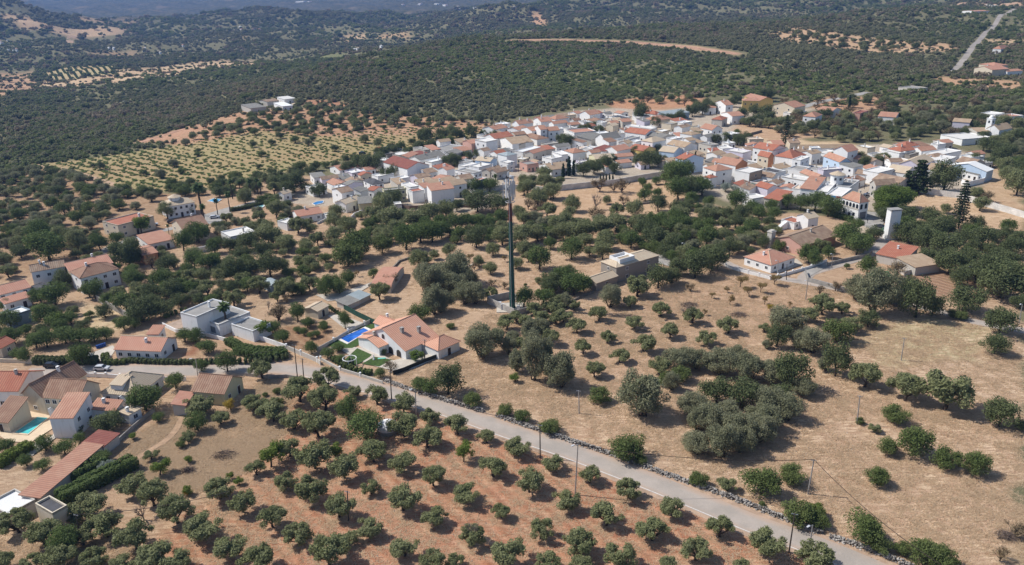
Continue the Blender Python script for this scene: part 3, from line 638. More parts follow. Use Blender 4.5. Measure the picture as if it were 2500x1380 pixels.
# L M R  h roof rise roofcolour wall  storeys/nLeft/nRight/chimneys
rows_('''
810,407 829,416 905,402 3.2 b 1.6 s w 1140 | long salmon roofed farmhouse with white gable behind dark shrubs
758,426 767,435 795,431 3.8 s .6 g w 1120
777,435 786,439 827,434 4 b 1.2 v k 1220
802,444 821,455 851,448 3.5 a 1.5 o w 1020
747,454 764,461 796,454 4.2 f 0 F w 1220 cornice=1
809,462 834,471 862,466 7 b 1.3 v w 2111 | tall white house with brown tile roof and blind left wall
829,490 844,498 873,484 4.5 b 1.3 e w 1011
874,486 876,498 910,495 4.5 s .8 g Y 1000
889,440 910,451 935,446 5 h 1.2 d w 2220 | white house under a black pitched roof
903,461 912,466 932,457 4 a 1 r w 1110
931,460 937,465 991,460 6.5 f 0 f Y 2141 door=0 | pale yellow two storey block of flats with dark windows
980,447 1002,457 1020,453 6.5 f 0 F w 2110
706,517 728,529 788,521 3.4 b 1.6 s w 1131 | salmon roofed white bungalow nearest the mid field olives
688,536 700,545 716,535 3.6 f 0 F w 1010
789,521 797,525 810,521 2.8 f 0 F w 1000 garage=1
959,493 964,499 981,498 3 f 0 F w 1000
684,470 692,474 707,468 4 b 1 e w 1111
997,462 1007,468 1034,463 6 f 0 r w 2000 | white box house with a chequered red and white parapet
1046,457 1053,466 1107,459 7.5 s 1.6 o w 2001 | big blank white block with bright orange mono pitch roof
1024,453 1036,459 1055,455 6 s .8 o w 1000
1046,446 1056,453 1118,440 6 s 1 t s 1001
1084,446 1107,453 1141,448 6.5 b 1.6 t w 2210
1113,431 1128,439 1154,434 5 b 1.6 v s 1010
1138,443 1159,443 1193,435 6.5 f 0 s w 1001 wr=G | grey-blue blank walled block above the dark round trees
1117,414 1157,422 1176,417 7 f 0 f w 2220 cornice=1 | white flat roofed two storey house with four dark windows
1158,392 1196,395 1217,389 5.5 a 1.4 e b 1221 wr=b | light blue house with beige tile roof
1126,401 1134,406 1160,398 4 f 0 F w 1000
1118,387 1126,390 1148,382 3.2 s .5 s s 1000
936,396 994,413 1048,403 6.5 a 2.6 m w 1000 name=warehouse cat=warehouse | white warehouse with long maroon gable roof
1183,414 1196,419 1222,410 4 b 1.2 v s 1111
1196,417 1213,422 1241,414 4 b 1.2 v s 1121
1131,345 1151,351 1165,348 6 b 1.3 s p 1110
1164,340 1187,346 1210,340 8.5 f 0 F w 2200 cornice=1 | square white two storey cube house at the orchard edge
1222,339 1251,352 1298,345 5.5 b 2.4 t w 1000 name=warehouse cat=warehouse | large tan roofed hall with stepped white gables
1180,333 1209,339 1254,332 6 b 2.2 r w 1010
1011,359 1036,367 1047,363 4 f 0 f s 1110
1068,359 1084,370 1117,354 4 f 0 f w 1320
1006,384 1025,391 1082,377 4 b 1.7 g w 1031 | long grey roofed workshop beside the pale yard
989,381 997,385 1016,374 4 s 1 s s 1000
1012,373 1020,379 1034,372 3.5 s .6 m n 1000
920,371 935,378 957,371 3.5 f 0 f g 1000
958,373 975,379 1000,371 3.2 f 0 F s 1000
1095,376 1102,381 1127,374 3 f 0 F w 1020
1044,359 1055,367 1069,362 4 s 1 s s 1000
1119,363 1126,370 1142,363 4 s 1 o w 1110
1190,310 1209,317 1226,309 5.5 b 1.7 o w 1121
1226,311 1238,317 1250,312 3 f 0 d w 1000
1254,300 1267,304 1300,299 6 b 2.2 o w 1112
1304,292 1321,298 1346,295 6 b 2.2 s w 1111
1342,288 1356,292 1386,287 6.5 h 2 o w 2120
1340,300 1352,303 1386,299 5.5 b 1.3 o w 1130
1385,302 1391,306 1413,302 4 b 1.2 o s 1010
1243,313 1266,318 1285,312 5 b 1.3 o w 1010
1275,313 1299,320 1311,317 7 b 1.6 o w 2010
1307,310 1320,317 1334,315 9 b 1.8 o w 3010 | tallest narrow white house with orange roof and stacked windows
1331,314 1339,320 1364,317 7.5 b 1.8 o w 2020
1372,317 1402,324 1459,321 6 f 0 s w 1000
1423,307 1436,310 1452,306 5 b 1.4 r w 1120 door=1
1289,329 1311,341 1325,333 4 h 1.6 b w 1000
1247,325 1258,330 1284,327 6 b 1.3 b s 1000
1261,346 1268,354 1296,347 4.5 a 1.5 v s 1010
1416,336 1444,342 1470,330 4 s 1.5 g s 1010
1453,336 1477,341 1516,335 5.5 b 3 g w 1000 name=barn cat=barn | white barn with steep dark grey roof
1502,342 1520,344 1563,333 5 f 0 f w 1020
1267,365 1276,371 1315,358 4.5 f 0 w w 1000
1290,370 1302,375 1328,365 4.5 b 1.2 s s 1120
1318,359 1332,366 1352,362 3.5 s .6 r s 1000
1226,374 1237,381 1253,374 7 h 1.2 G w 1000
1376,368 1399,374 1431,370 6.5 h 1.8 o w 1231 cornice=1 | white house with orange hip roof and three arched windows
1353,369 1372,378 1388,373 5 f 0 F w 1110
1322,383 1346,388 1374,383 4.5 f 0 F w 1231
1319,402 1346,415 1392,408 4 b 2 t w 1221 | white cottage with patchy tan tile roof above the cypresses
1390,396 1398,404 1408,399 4 f 0 w w 1000
1262,397 1287,402 1319,399 4.5 f 0 f p 1130 | faded pink flat roofed house with small dark windows
1441,379 1455,389 1495,385 5 b 1.5 e Y 1010
1471,399 1479,408 1493,405 4 s 1 o w 1000
1415,277 1440,281 1465,277 5.5 b 2.4 o w 1121
1481,291 1494,297 1518,294 4.5 b 1.5 e s 1010
1512,292 1520,298 1538,295 4.5 b 1.3 o s 1120
1495,284 1515,289 1536,285 3.2 f 0 d w 1000
1566,275 1600,280 1617,278 4.5 h 2 r w 1111
1575,290 1601,295 1639,289 5 h 2.4 o c 1221 | cream bungalow with wide salmon hip roof beside the round tree
1622,275 1631,281 1676,273 5.5 s 1 G G 1050 name=warehouse cat=warehouse | long grey-blue glazed industrial shed
1528,306 1590,315 1596,311 4.5 f 0 F w 1400
1530,321 1575,329 1592,321 5 a 2.2 r w 1300
1576,332 1600,333 1612,328 4 a 1.5 g s 1000
1601,333 1615,338 1646,331 4 a 1.7 g s 1010
1567,343 1593,348 1625,341 7.5 h 2 e w 2200 | white two storey house with pale peach hip roof
1647,328 1655,334 1668,332 4 s 1 s s 1000
1668,324 1689,330 1703,324 6.5 h 1.2 t w 1210
1711,312 1738,318 1762,314 6.5 a 2.4 o w 2221 | white villa with red gable roof above walled gardens
1694,320 1734,333 1765,325 3 f 0 c w 1020
1765,324 1780,329 1801,324 3 f 0 w w 1110
1543,361 1570,369 1592,361 4.2 a 2 r y 1110 | ochre yellow house with bright red roof
1639,350 1671,360 1688,351 6 a 2 t w 1121
1614,367 1645,373 1658,363 5 a 2 e b 1321 | light blue house with tan roof behind the blue-grey one
1653,385 1668,391 1717,384 8 a 2.2 r b 2211 | tall blue-grey house with red roof and blank side wall
1486,361 1507,369 1531,361 5 b 2 s w 1120
1499,378 1506,384 1545,380 3.8 b 1.2 o w 1130
1508,395 1512,399 1541,395 3 s .8 o w 1000
1556,379 1564,387 1591,382 3.4 b 1.5 t s 1010
1602,387 1618,393 1641,388 4 h 1.4 t s 1000
1636,390 1640,399 1656,393 4 s 1 t s 1000
1456,364 1476,370 1495,359 4 s .8 m w 1000
1705,349 1736,355 1757,352 5 f 0 f s 1310
1748,357 1765,363 1792,361 4 f 0 F w 1210
1772,365 1814,373 1830,367 5.5 f 0 F k 1100 cornice=1
1848,358 1886,368 1904,358 8.5 a 2.2 r w 2311 cornice=1 | ornate white house with red roof and roof urns
1875,344 1890,354 1913,352 4.5 b 1.5 s c 1010
1849,379 1876,384 1892,382 8 a 2.2 r c 2201 wr=o | tall cream and orange walled house with red roof
1890,381 1936,387 1971,378 6.5 h 3.2 r w 1331 | white hall with the widest brick-red hip roof
1932,389 1955,391 1979,383 7.5 f 0 F w 2120
1946,359 1952,362 2081,360 3.2 b 1.6 t w 1020 | very long low tan roofed row at the field edge
1755,396 1796,405 1821,397 8 a 2.4 o w 2010 wr=o | white house with terracotta side wall and orange roof
1766,383 1780,389 1798,382 7 s 1.2 t s 1000
1738,396 1753,398 1766,389 4 a 1.2 o s 1000
1727,392 1738,397 1751,388 4 s .6 g s 1000
1720,409 1748,418 1787,412 7.5 h 2 o w 2211 | white house with red hip roof standing above the giant reeds
1725,430 1734,435 1744,430 5.5 h 1 r w 1000
1803,413 1830,422 1852,412 7.5 f 0 F w 2010 wr=n
1840,426 1885,434 1900,427 4 a 1.4 v w 1211
1858,413 1894,422 1915,416 6 f 0 d w 1220
1797,449 1807,454 1826,445 4 s .8 r s 1000
1850,452 1874,462 1896,455 5 a 1.6 r k 1010
1811,458 1830,464 1839,453 5 s 1 v w 1211 door=1
1807,478 1838,485 1875,481 4.5 f 0 F w 1400 door=1 | white terraced house with blue doors above the orange trees
1872,481 1902,490 1926,476 4.5 s2 1.8 r s 1000
1906,430 1965,440 1985,434 4.5 f 0 F w 1411 door=1 cornice=1 | white flat roofed house with blue base band and blue door
1961,420 1991,435 2006,429 5 a 1.5 o s 1000
1936,457 1956,462 1966,451 6 f 0 c w 1000
1959,456 1991,464 2006,443 8 s2 2 o w 2211 | white two storey house with bright orange roof and brown trim
1991,463 2021,469 2039,445 8 f 0 F w 2321 door=1
2023,470 2054,480 2069,459 8 f 0 F w 2200 name=shop cat=shop
2045,449 2076,456 2093,439 7.5 f 0 f w 1001
2018,381 2050,396 2069,391 7.5 a 2 o b 2210 | pale blue-white house with orange roof and small porch
2041,364 2070,371 2087,364 9 b 2.5 s w 2010 | tallest white gabled house behind the orange roofs
1998,369 2020,376 2041,369 5 f 0 F w 1120
2056,402 2084,410 2097,402 6.5 s .8 g w 2210
2089,424 2131,429 2142,421 4.2 a 1.4 v w 1200
2124,411 2145,422 2166,409 6.5 f 0 F w 1010
2077,383 2095,389 2111,384 4.5 h 1.3 o s 1110
2085,373 2125,396 2141,389 4 a 1.5 v s 1000
2115,447 2139,452 2191,450 6.5 b 2 v s 2120 | weathered stone farmhouse with mottled tile roof beside the willow
2138,436 2192,450 2215,437 6 a 2 v s 1000
2165,417 2212,424 2237,415 5 a 2.4 e w 1100 name=warehouse cat=warehouse | white hall with cream gable roof behind the cedar
2200,397 2246,406 2274,390 6 b 2.6 e k 1110 | lilac-white gabled hall with cream roof
2258,386 2306,394 2331,382 6 f 0 F w 1240 cornice=1
2179,362 2199,370 2233,363 5 h 2 r w 1021
2193,353 2212,359 2239,353 5 h 2 r w 1001
2158,364 2196,374 2203,369 5 f 0 F w 1000
2238,362 2250,369 2277,363 5 b 1.6 o w 1110
2218,374 2222,378 2237,371 4.5 f 0 f g 1020
2268,370 2290,379 2338,366 5 f 0 F w 1010
2263,379 2284,387 2301,378 5 h 1.4 v w 1110
2351,378 2370,385 2397,380 5 f 0 F w 1120
2316,404 2409,419 2422,413 5.5 b 2.6 w b 1300 name=warehouse cat=warehouse | widest hall with pure white gable roof and light blue front
2350,419 2388,427 2398,422 3.5 s .6 g w 1300
2340,393 2375,402 2396,395 5 a 2 v s 1000
2267,411 2313,419 2321,406 5 a 2 t w 1010
1707,256 1722,264 1746,262 5 b 1.6 o w 1110
1742,250 1772,257 1794,257 8 b 2.4 o w 2111 | tall white gabled house left of the yellow house
1807,242 1813,246 1857,247 8 h 1.6 o y 2130 | bright yellow house with orange hip roof below the wooded hill
1829,235 1857,245 1874,240 8.5 a 2 o y 1000
1890,256 1940,263 1958,257 7 b 2.8 o c 2210 | cream house with broad orange gable roof right of the yellow one
1922,272 1938,277 1961,270 4 f 0 F w 1110
1765,276 1788,284 1813,281 6 b 1.8 o w 1120
1740,290 1763,293 1771,287 5 h 1.6 r s 1010
1959,284 1991,286 2010,280 7.5 h 2.4 o w 2210 | white-blue house with orange pyramid roof below the slope
2001,268 2030,273 2047,266 5 a 2 o w 1210
2082,275 2100,277 2119,270 5.5 f 0 m p 1000 garage=1 | pink box house with maroon garage door
2144,284 2186,287 2198,278 5 a 2 o w 1310 | white house with long orange roof right of the pink box
2326,297 2367,300 2375,293 6 a 1.4 t k 1200
2322,326 2350,340 2400,330 4 f 0 F w 1010
2368,312 2386,322 2406,318 4.5 b 1.3 t s 1000
2398,275 2430,280 2447,275 4.5 f 0 F w 1010
2446,279 2465,285 2489,280 4.5 f 0 s w 1020
2431,118 2444,120 2457,116 5 h 3 o w 1110 | white house with red pyramid roof near the hill road
2399,165 2423,171 2441,166 7 b 2.4 s c 1211 | cream villa with several salmon roofs below the hill road
2408,156 2428,161 2442,157 7 h 2 s c 1110
2451,171 2460,175 2482,171 4.5 b 1.2 o w 1120
2204,211 2235,217 2251,212 3.5 f 0 f s 1000 | low grey flat roofed building among trees
2372,26 2383,28 2391,26 4 b 1 s w 1110
2414,12 2422,14 2428,13 4 s .5 w w 1000
600,257 612,265 642,259 4 s .8 g s 1010 name=shed cat=farm_shed | grey farm shed at the left end of the hillside farmyard
642,244 652,249 672,244 4 b 1 v s 1000 name=shed cat=farm_shed
680,252 690,260 706,255 4 s .5 w w 1020 name=shed cat=farm_shed | white farm shed below the pale yard
684,238 694,243 716,239 4 s .5 F w 1010
''')
# ------------------------------------------------------------------ nearer houses
rows_('''
376,497 407,505 478,496 6 h 2.2 e w 2251 | white villa with pale beige hip roof and round turret by palms
260,537 287,550 370,526 6 f 0 r c 2232 | cream house with sunken red roof framed by white parapet
421,543 446,560 506,547 6.5 b 2.8 b c 2231 | beige two storey house with brown gable roof and two chimneys
333,580 364,597 425,585 3.4 s .8 o w 1120 | low house with two orange roof panels and white parapets
328,606 350,624 382,615 4 b .9 o o 1010 | small orange walled house with orange roof beside a dark tree
531,567 562,578 627,566 4 f 0 F w 1221 | white flat roofed modern house with roof terrace left of centre
60,655 76,664 158,652 7 b 1.6 v w 2132 | tall white house with rust brown roof and blank tower wall
150,644 172,665 274,642 6 b 1.8 s c 1001
170,664 196,679 289,656 6.2 h 2.4 b w 2141 | white house with broad brown hip roof and dark windows
-18,702 -8,722 70,699 4.6 b 1.6 s w 2130 | white house with salmon roof cut by the left edge
8,734 12,742 72,724 3.2 s .8 s w 1020
-3,764 24,772 76,756 4.2 f 0 w G 1000 | white roofed grey box building at the left edge
72,701 100,710 128,699 3 h .8 d s 1000 name=shed cat=shed
-30,842 2,850 25,832 3.2 b 1.2 r c 1010
280,853 391,857 432,826 3.2 a 2.2 s w 1521 dmin=8 | white bungalow with long salmon roof behind clipped hedges
362,814 386,816 398,801 3 s2 .8 o w 1010
747,751 775,760 796,745 2.8 b .8 e c 1010 name=shed cat=shed | small cream tool shed beside the slatted gate
1469,638 1505,653 1608,623 6 h 1.4 e g 2120 wr=g name=villa | large grey house with pinkish tile roof and white roof terrace
1430,679 1456,691 1505,673 3.2 b 1.2 e g 1110 name=villa
1817,627 1883,647 1942,628 3.2 h 2.6 s w 1331 | white bungalow with salmon pyramid roof beside the lane
1887,583 1959,601 2044,574 4 b 2.4 v p 1121 name=farmhouse | long pink farmhouse with brown tile roof
2145,617 2209,634 2230,612 3.4 s2 1.6 r s 1011 name=farmhouse | old farmhouse with three stepped red roof strips
2210,631 2236,653 2279,637 3.2 s .8 t s 1000 name=ruin cat=ruin | roofless pale walled ruin beside the stepped red roofs
1946,525 1974,534 1998,529 5.5 b 1.4 e w 1011 | white house with outside stairs and tan roof above the pink farmhouse
1912,534 1940,544 1960,535 3.2 f 0 r w 1020
2085,568 2100,577 2123,561 3 s .8 e c 1000
467,956 546,961 594,922 3.6 a 2.6 b Y 1120 dmin=9 | yellow house with brown ribbed roof below the road
423,989 452,990 469,960 2.8 s .6 s s 1000 name=shed cat=shed
246,959 332,965 398,916 3.2 h 3.2 e w 1320 | white house with steep beige hip roof and dormer
127,1017 178,1022 217,978 5.4 s2 2.2 o w 2020 eave=.1 | tall blue-white house with orange sloping roof above the turquoise pool
221,998 280,1003 298,990 3.4 s2 1 o w 1011
290,1005 314,1013 343,997 2.8 s .2 e w 1011
106,968 190,974 240,936 5.4 a 3 b c 2510 | cream house with big brown cross gable roof beside the pool terrace
58,957 104,969 207,912 5.4 b 3 b c 1121
-25,952 43,954 101,905 5.2 a 2.6 r w 1411 | white house with bright red roof in the bottom left row
-25,1029 19,1031 74,997 3 s2 2.8 b c 1100 name=poolhouse cat=poolhouse | cream pool house with brown roof left of the turquoise pool
80,1231 127,1253 166,1238 4.6 f 0 d c 1000 name=shed cat=shed | dark grey roofed square block beside the long orange shed
53,1209 97,1215 248,1088 2.8 s .3 o s 1000 name=shed cat=shed dmin=4 | very long narrow orange roofed shed running uphill
206,1084 252,1090 287,1060 2.6 s .4 m s 1000 name=shed cat=shed | purple ribbed lean-to roof at the top of the long shed
-40,1232 18,1256 92,1222 2.8 f 0 w s 1000 name=shed cat=shed | white flat canopy at the lower left edge
1035,838 1070,855 1120,832 3 h 2 O w 1010
''')
# villa with lawn: main volume, wing, porch
t, w, d = house((884, 815), (990, 856), (1070, 821), 3.0, 'b', 4.3, 'O', 'w', 1, 0, 0, 0, 'white villa with a huge orange gable roof beside lawn and blue pool', name='villa')
HV = t
ARC = MB()
def archpts(w_, h_, n=8): return [(-w_/2, 0)] + [(-w_/2 * math.cos(PI*k/n), h_ - w_/2 + w_/2 * math.sin(PI*k/n)) for k in range(n + 1)] + [(w_/2, 0)]
def arch_mesh(name, w_, h_, mat_):
    mb = MB(); p = archpts(w_, h_); mb.face([(x, -.06, z) for x, z in p]); return mb.mesh(name, mat_)
SH = arch_mesh('arched_shutter', 1.9, 2.2, plain('dark_shutter', (.05, .045, .04), .6)); SH2 = arch_mesh('arched_window', 1.2, 1.5, GLASS)
for y in (.16, .34, .56): inst('arched_shutter', SH, t, (-.004, d * y, .1), (0, 0, -PI/2))
inst('arched_window', SH2, t, (-.004, d * .5, 4.0), (0, 0, -PI/2))
cm_ = MB(); cm_.box(-.45, .45, -.45, .45, -2.5, 2.4); cm_.box(-.55, .55, -.55, .55, 2.4, 2.55); cm_.box(-.35, .35, -.35, .35, 2.55, 2.95, 1); cm_.box(-.55, .55, -.55, .55, 2.95, 3.1)
BCH = cm_.mesh('chimney', [CONC, DARKW])
inst('chimney', BCH, t, (w * .32, d * .3, 4.9), (0, 0, 0), (1, 1, .75)); inst('chimney', BCH, t, (w * .68, d * .18, 4.2), (0, 0, 0), (1, 1, .75))
house((912, 788), (945, 799), (978, 786), 2.8, 'a', 1.4, 'O', 'w', 1, 1, 0, 1, 'small white garden annex with orange roof and stepped parapet')
house((875, 824), (925, 848), (948, 838), 2.9, 'b', 1.3, 'O', 'w', 1, 0, 0, 1, 'open porch with orange gable roof on dark posts by the pool', name='porch', cat='porch')
# white modern house: three flat blocks
t, w, d = house((453, 757), (479, 773), (552, 737), 7.4, 'f', 0, 'f', 'w', 1, 0, 0, 1, 'modern white house with tall grey roofed block and long window strip', name='villa')
house((480, 775), (534, 792), (612, 762), 4.2, 'f', 0, 'f', 'w', 1, 0, 0, 0, 'lower front wing of the modern white house beside the palm', name='villa')
house((566, 790), (617, 808), (658, 788), 3.8, 'f', 0, 'f', 'w', 1, 0, 0, 0, 'right wing of the modern white house with sunken grey roof', name='villa')
ww = MB()
for k in range(5): ww.box(-.06, -.003, 2.2 + k * 1.25, 3.35 + k * 1.25, .6, 2.6)
ww.obj('window', plain('grey_blinds', (.22, .24, .25), .4), HOUSES[-2][0])
# barrel sheds
house((911, 695), (954, 702), (980, 655), 2.2, 'c', 1.8, 's', 's', 1, 0, 0, 0, 'pinkish barrel roofed shed beside the curved stone path', name='shed', cat='shed')
house((651, 691), (661, 703), (683, 693), 2.0, 'c', 1.6, 'G', 'G', 1, 0, 0, 0, 'small green-grey barrel shelter among olives', name='shed', cat='shed')
house((855, 723), (876, 733), (897, 718), 1.8, 's', .5, 'G', 's', 1, 0, 0, 0, 'pale green glazed greenhouse roof beside the garden path', name='greenhouse', cat='greenhouse')
house((825, 737), (848, 746), (874, 733), 1.8, 's', .5, 'g', 's', 1, 0, 0, 0, 'low grey sheet roofed shed between greenhouse and green fence', name='shed', cat='shed')
gh = [h_ for h_ in HOUSES if h_[4]['M'] == (1505.0, 653.0)][0]; gw_, gd_ = gh[1], gh[2]; mb = MB(); tx0, tx1 = gw_*.12, gw_*.46
for q in ((tx0, tx1, gd_*.12, gd_*.12+.25), (tx0, tx1, gd_*.8-.25, gd_*.8), (tx0, tx0+.25, gd_*.12+.25, gd_*.8-.25), (tx1-.25, tx1, gd_*.12+.25, gd_*.8-.25)): mb.box(*q, 5.9, 8.1)
mb.box(tx0+.25, tx1-.25, gd_*.12+.25, gd_*.8-.25, 5.9, 7.2); mb.obj('roof_terrace', WALL['w'], gh[0])
house((2277, 574), (2325, 586), (2332, 581), 2.6, 's', .2, 'G', 'G', 1, 0, 0, 0, 'green-grey flat canopy among garden trees', name='canopy', cat='canopy')
# electricity tower
t, w, d = house((2171, 510), (2177, 514), (2202, 512), 12.5, 'f', 0, 'f', 'w', 1, 0, 0, 0, 'slender white electricity tower beside the plaza', name='tower', cat='tower')
mb = MB(); mb.box(-.2, w + .2, -.2, d + .2, 12.502, 12.7); mb.obj('cap', ROOF['f'], t)
# arcade house
t, w, d = house((2056, 482), (2099, 494), (2124, 491), 8, 'h', 3, 'o', 'w', 2, 0, 0, 1, 'white corner house with arcaded upper balcony and orange roof', name='arcade_house')
AD = arch_mesh('arch', 1.35, 2.3, GLASS); n = 5
for k in range(n): inst('arch', AD, t, (-.004, d * (k + .55) / (n + .1), 4.6), (0, 0, -PI/2))
for k in range(2): inst('arch', AD, t, (w * (k + .5) / 2, -.004, 4.6))
inst('door', GARAGE, t, (w * .5, -.002, 0), (0, 0, 0), (1.3, 1, 1.3)); inst('door', DOORS[0], t, (-.002, d * .5, 0), (0, 0, -PI/2))
for y in (.25, .8): inst('window', FWN, t, (-.002, d * y, 1.2), (0, 0, -PI/2), (1.3, 1, 1.3))
mb = MB(); mb.box(-.16, -.01, 0, d, 4.3, 4.95); mb.obj('balcony', WALL['s'], t)
# coloured fascia panels on the shop
sh = [h_ for h_ in HOUSES if h_[4]['cat'] == 'shop'][0]; st_ = sh[0]; sd = sh[2]
sh[4]['label'] = 'white shop with red and blue panels along its roof edge'
for k, cc in enumerate(((.45, .08, .12), (.12, .32, .55), (.45, .08, .12))):
    mb = MB(); mb.box(-.12, -.01, sd * (.05 + k * .32), sd * (.30 + k * .32), 7.1, 7.9); mb.obj('fascia_panel', plain('panel_red' if k != 1 else 'panel_blue', cc, .6), st_)
# round lookout tower on the blue-doored house
bl = [h_ for h_ in HOUSES if h_[4]['M'] == (2021.0, 469.0)][0]; bl[4]['label'] = 'white house with blue arched windows under a round turret'
tw = empty('turret', plane_at(2042, 447, bl[0].location.z + 7.4)); tag(tw, 'round white turret with yellowish cone roof above the blue windowed house', 'turret')
mb = MB(); mb.tube((0,0,-.2), (0,0,4.6), 3.0, 3.0, 20, 0, False); mb.obj('wall', WALL['w'], tw)
mb = MB(); mb.tube((0,0,4.4), (0,0,6.0), 3.7, .1, 20); mb.obj('roof', ROOF['e'], tw)
for a in (-2.2, -1.4, -.6): inst('window', FWN, tw, (3.0 * math.cos(a), 3.0 * math.sin(a), 1.8), (0, 0, a + PI/2))
vl = [h_ for h_ in HOUSES if h_[4]['M'] == (407.0, 505.0)][0]
mb = MB(); mb.tube((0,0,0), (0,0,2.4), 2.6, 2.6, 14, 0, False); tu = mb.obj('turret', WALL['w'], vl[0], (vl[1]*.42, vl[2]*.5, 6.6)); mb = MB(); mb.tube((0,0,2.3), (0,0,3.6), 3.1, .1, 14); mb.obj('roof', ROOF['e'], tu)
# chapel
t, w, d = house((2406, 314), (2440, 318), (2474, 313), 6, 'b', 2.8, 't', 'w', 1, 1, 0, 0, 'white chapel with tan roof and bell tower', name='chapel', cat='chapel')
mb = MB(); mb.box(-1.7, 1.7, -1.7, 1.7, 0, 12); mb.box(-1.9, 1.9, -1.9, 1.9, 12, 12.3)
for a, b_ in ((-1.75, 0), (1.75, 0)): pass
bt = mb.obj('bell_tower', WALL['w'], t, (w * .12, d * .9, 0)); mb = MB()
mb.tube((0,0,12.3), (0,0,13.4), 1.3, 1.1, 10); mb.tube((0,0,13.4), (0,0,14.2), 1.1, .15, 10); mb.obj('cupola', WALL['w'], bt)
for a in range(4): inst('belfry_opening', SH2, bt, (1.705 * math.cos(a*PI/2), 1.705 * math.sin(a*PI/2), 9.5), (0, 0, a*PI/2 + PI/2))
# pink farmhouse chimney stack
mb = MB(); mb.box(-1.3, 1.3, -1, 1, 0, 6.6); mb.box(-1.5, 1.5, -1.2, 1.2, 6.6, 6.9); mb.box(-1.1, 1.1, -.8, .8, 6.9, 7.3)
pf = [h_ for h_ in HOUSES if h_[4]['M'] == (1959.0, 601.0)][0]; mb.obj('chimney', WALL['s'], pf[0], (-.6, pf[2] + 1, 0))
# dormer and external stairs
bh = [h_ for h_ in HOUSES if h_[4]['M'] == (332.0, 965.0)][0]
mb = MB(); mb.box(0, 2.4, 0, 3.4, 0, 2.2); dm = mb.obj('dormer', WALL['w'], bh[0], (.8, bh[2]*.42, 3.2)); mb = MB(); roof_slab(mb, (-.3,3.6,2.15), (-.3,-.3,2.15), (4.2,-.3,3.0), (4.2,3.6,3.0)); mb.obj('roof', ROOF['e'], dm)
inst('window', WN, dm, (-.002, 1.7, .6), (0, 0, -PI/2))
def stairs(root, x, y0, y1, h, wd=1.1):
    mb = MB(); n = 12
    for k in range(n): mb.box(x - wd, x - .02, y0 + (y1 - y0) * k / n, y0 + (y1 - y0) * (k + 1) / n, 0, h * (k + 1) / n)
    mb.obj('stairs', WALL['w'], root)
stairs(bh[0], 0, bh[2]*.1, bh[2]*.42, 3.0)
cg = [h_ for h_ in HOUSES if h_[4]['M'] == (190.0, 974.0)][0]; stairs(cg[0], 0, cg[2]*.6, cg[2]*.85, 2.6)
sr = [h_ for h_ in HOUSES if h_[4]['M'] == (1940.0, 544.0)][0]; mb = MB()
for k in range(14): mb.box(-9 + k * .62, -9 + (k + 1) * .62, 3, 4.6, 0, 3.2 * (k + 1) / 14)
mb.obj('stairs', WALL['w'], sr[0])
# far hamlets: tiny white houses
rng = random.Random(5)
for cx, cy, n, sx_, sy_ in ((610, 69, 7, 32, 4), (270, 114, 2, 12, 3), (358, 118, 3, 14, 4), (388, 126, 2, 10, 2), (8, 101, 4, 14, 4), (32, 118, 4, 16, 5), (878, 117, 3, 14, 3), (925, 113, 2, 12, 2), (445, 111, 1, 2, 1), (304, 247, 1, 2, 1),
                            (1030, 12, 7, 60, 8), (1150, 18, 4, 40, 5), (700, 5, 3, 60, 4), (1260, 312-300+2, 2, 20, 2)):
    for k in range(n):
        x = cx + rng.uniform(-sx_, sx_); y = cy + rng.uniform(-sy_, sy_); s_ = 2.1 if cy > 40 else 1.5
        house((x - s_*1.2, y - .35), (x, y), (x + s_*1.7, y - .3), 4.5, rng.choice('bfh'), 1.2, rng.choice('oFes'), 'w', 1, 0, 1, 0, group='white houses scattered over the distant valley')
        HOUSES[-1][4]['group'] = 'white houses scattered over the distant valley'; HOUSES[-1][0]['group'] = 'white houses scattered over the distant valley'
# ------------------------------------------------------------------ walls and fences
def wall_line(name, pix, h, th, mat_, label, cat='wall', world=None, posts=0, pmat=None):
    pts = world or [at(*p) for p in pix]
    o0 = pts[0].copy(); t = empty(name, o0); tag(t, label, cat); mb = MB()
    L = []
    for i in range(len(pts)):
        a = pts[max(0, i-1)]; c_ = pts[min(len(pts)-1, i+1)]; d_ = (c_ - a).to_2d().normalized(); n = Vector((-d_.y, d_.x, 0)) * th / 2
        p = pts[i] - o0; z = hz(pts[i].x, pts[i].y) - o0.z; L.append((p + n, p - n, z))
    for i in range(len(L) - 1):
        (a, b_, z), (a2, b2, z2) = L[i], L[i+1]
        q = [(a.x,a.y,z-.5),(a2.x,a2.y,z2-.5),(b2.x,b2.y,z2-.5),(b_.x,b_.y,z-.5),(a.x,a.y,z+h),(a2.x,a2.y,z2+h),(b2.x,b2.y,z2+h),(b_.x,b_.y,z+h)]
        for f_ in ((4,5,6,7),(0,1,5,4),(1,2,6,5),(2,3,7,6),(3,0,4,7)): mb.face([q[k] for k in f_])
    mb.obj('panel', mat_, t)
    if posts:
        pm = MB(); pm.box(-.2, .2, -.2, .2, -.3, h + .35); pm.box(-.26, .26, -.26, .26, h + .35, h + .45); me_ = pm.mesh('post', pmat or WHITE); acc = 0; k = 0
        for i in range(len(pts) - 1):
            s_ = pts[i+1] - pts[i]; n = max(1, int(s_.length / posts))
            for j in range(n):
                if k > 90: break
                q = pts[i] + s_ * (j / n) - o0; inst('post', me_, t, (q.x, q.y, hz(pts[i].x + s_.x*j/n, pts[i].y + s_.y*j/n) - o0.z), (0, 0, math.atan2(s_.y, s_.x))); k += 1
    return t
WW = plain('whitewashed_wall', (.66, .64, .60), .9, .16, .25); WG = plain('weathered_concrete', (.36, .34, .31), .95, .2, .4, bump=.3)
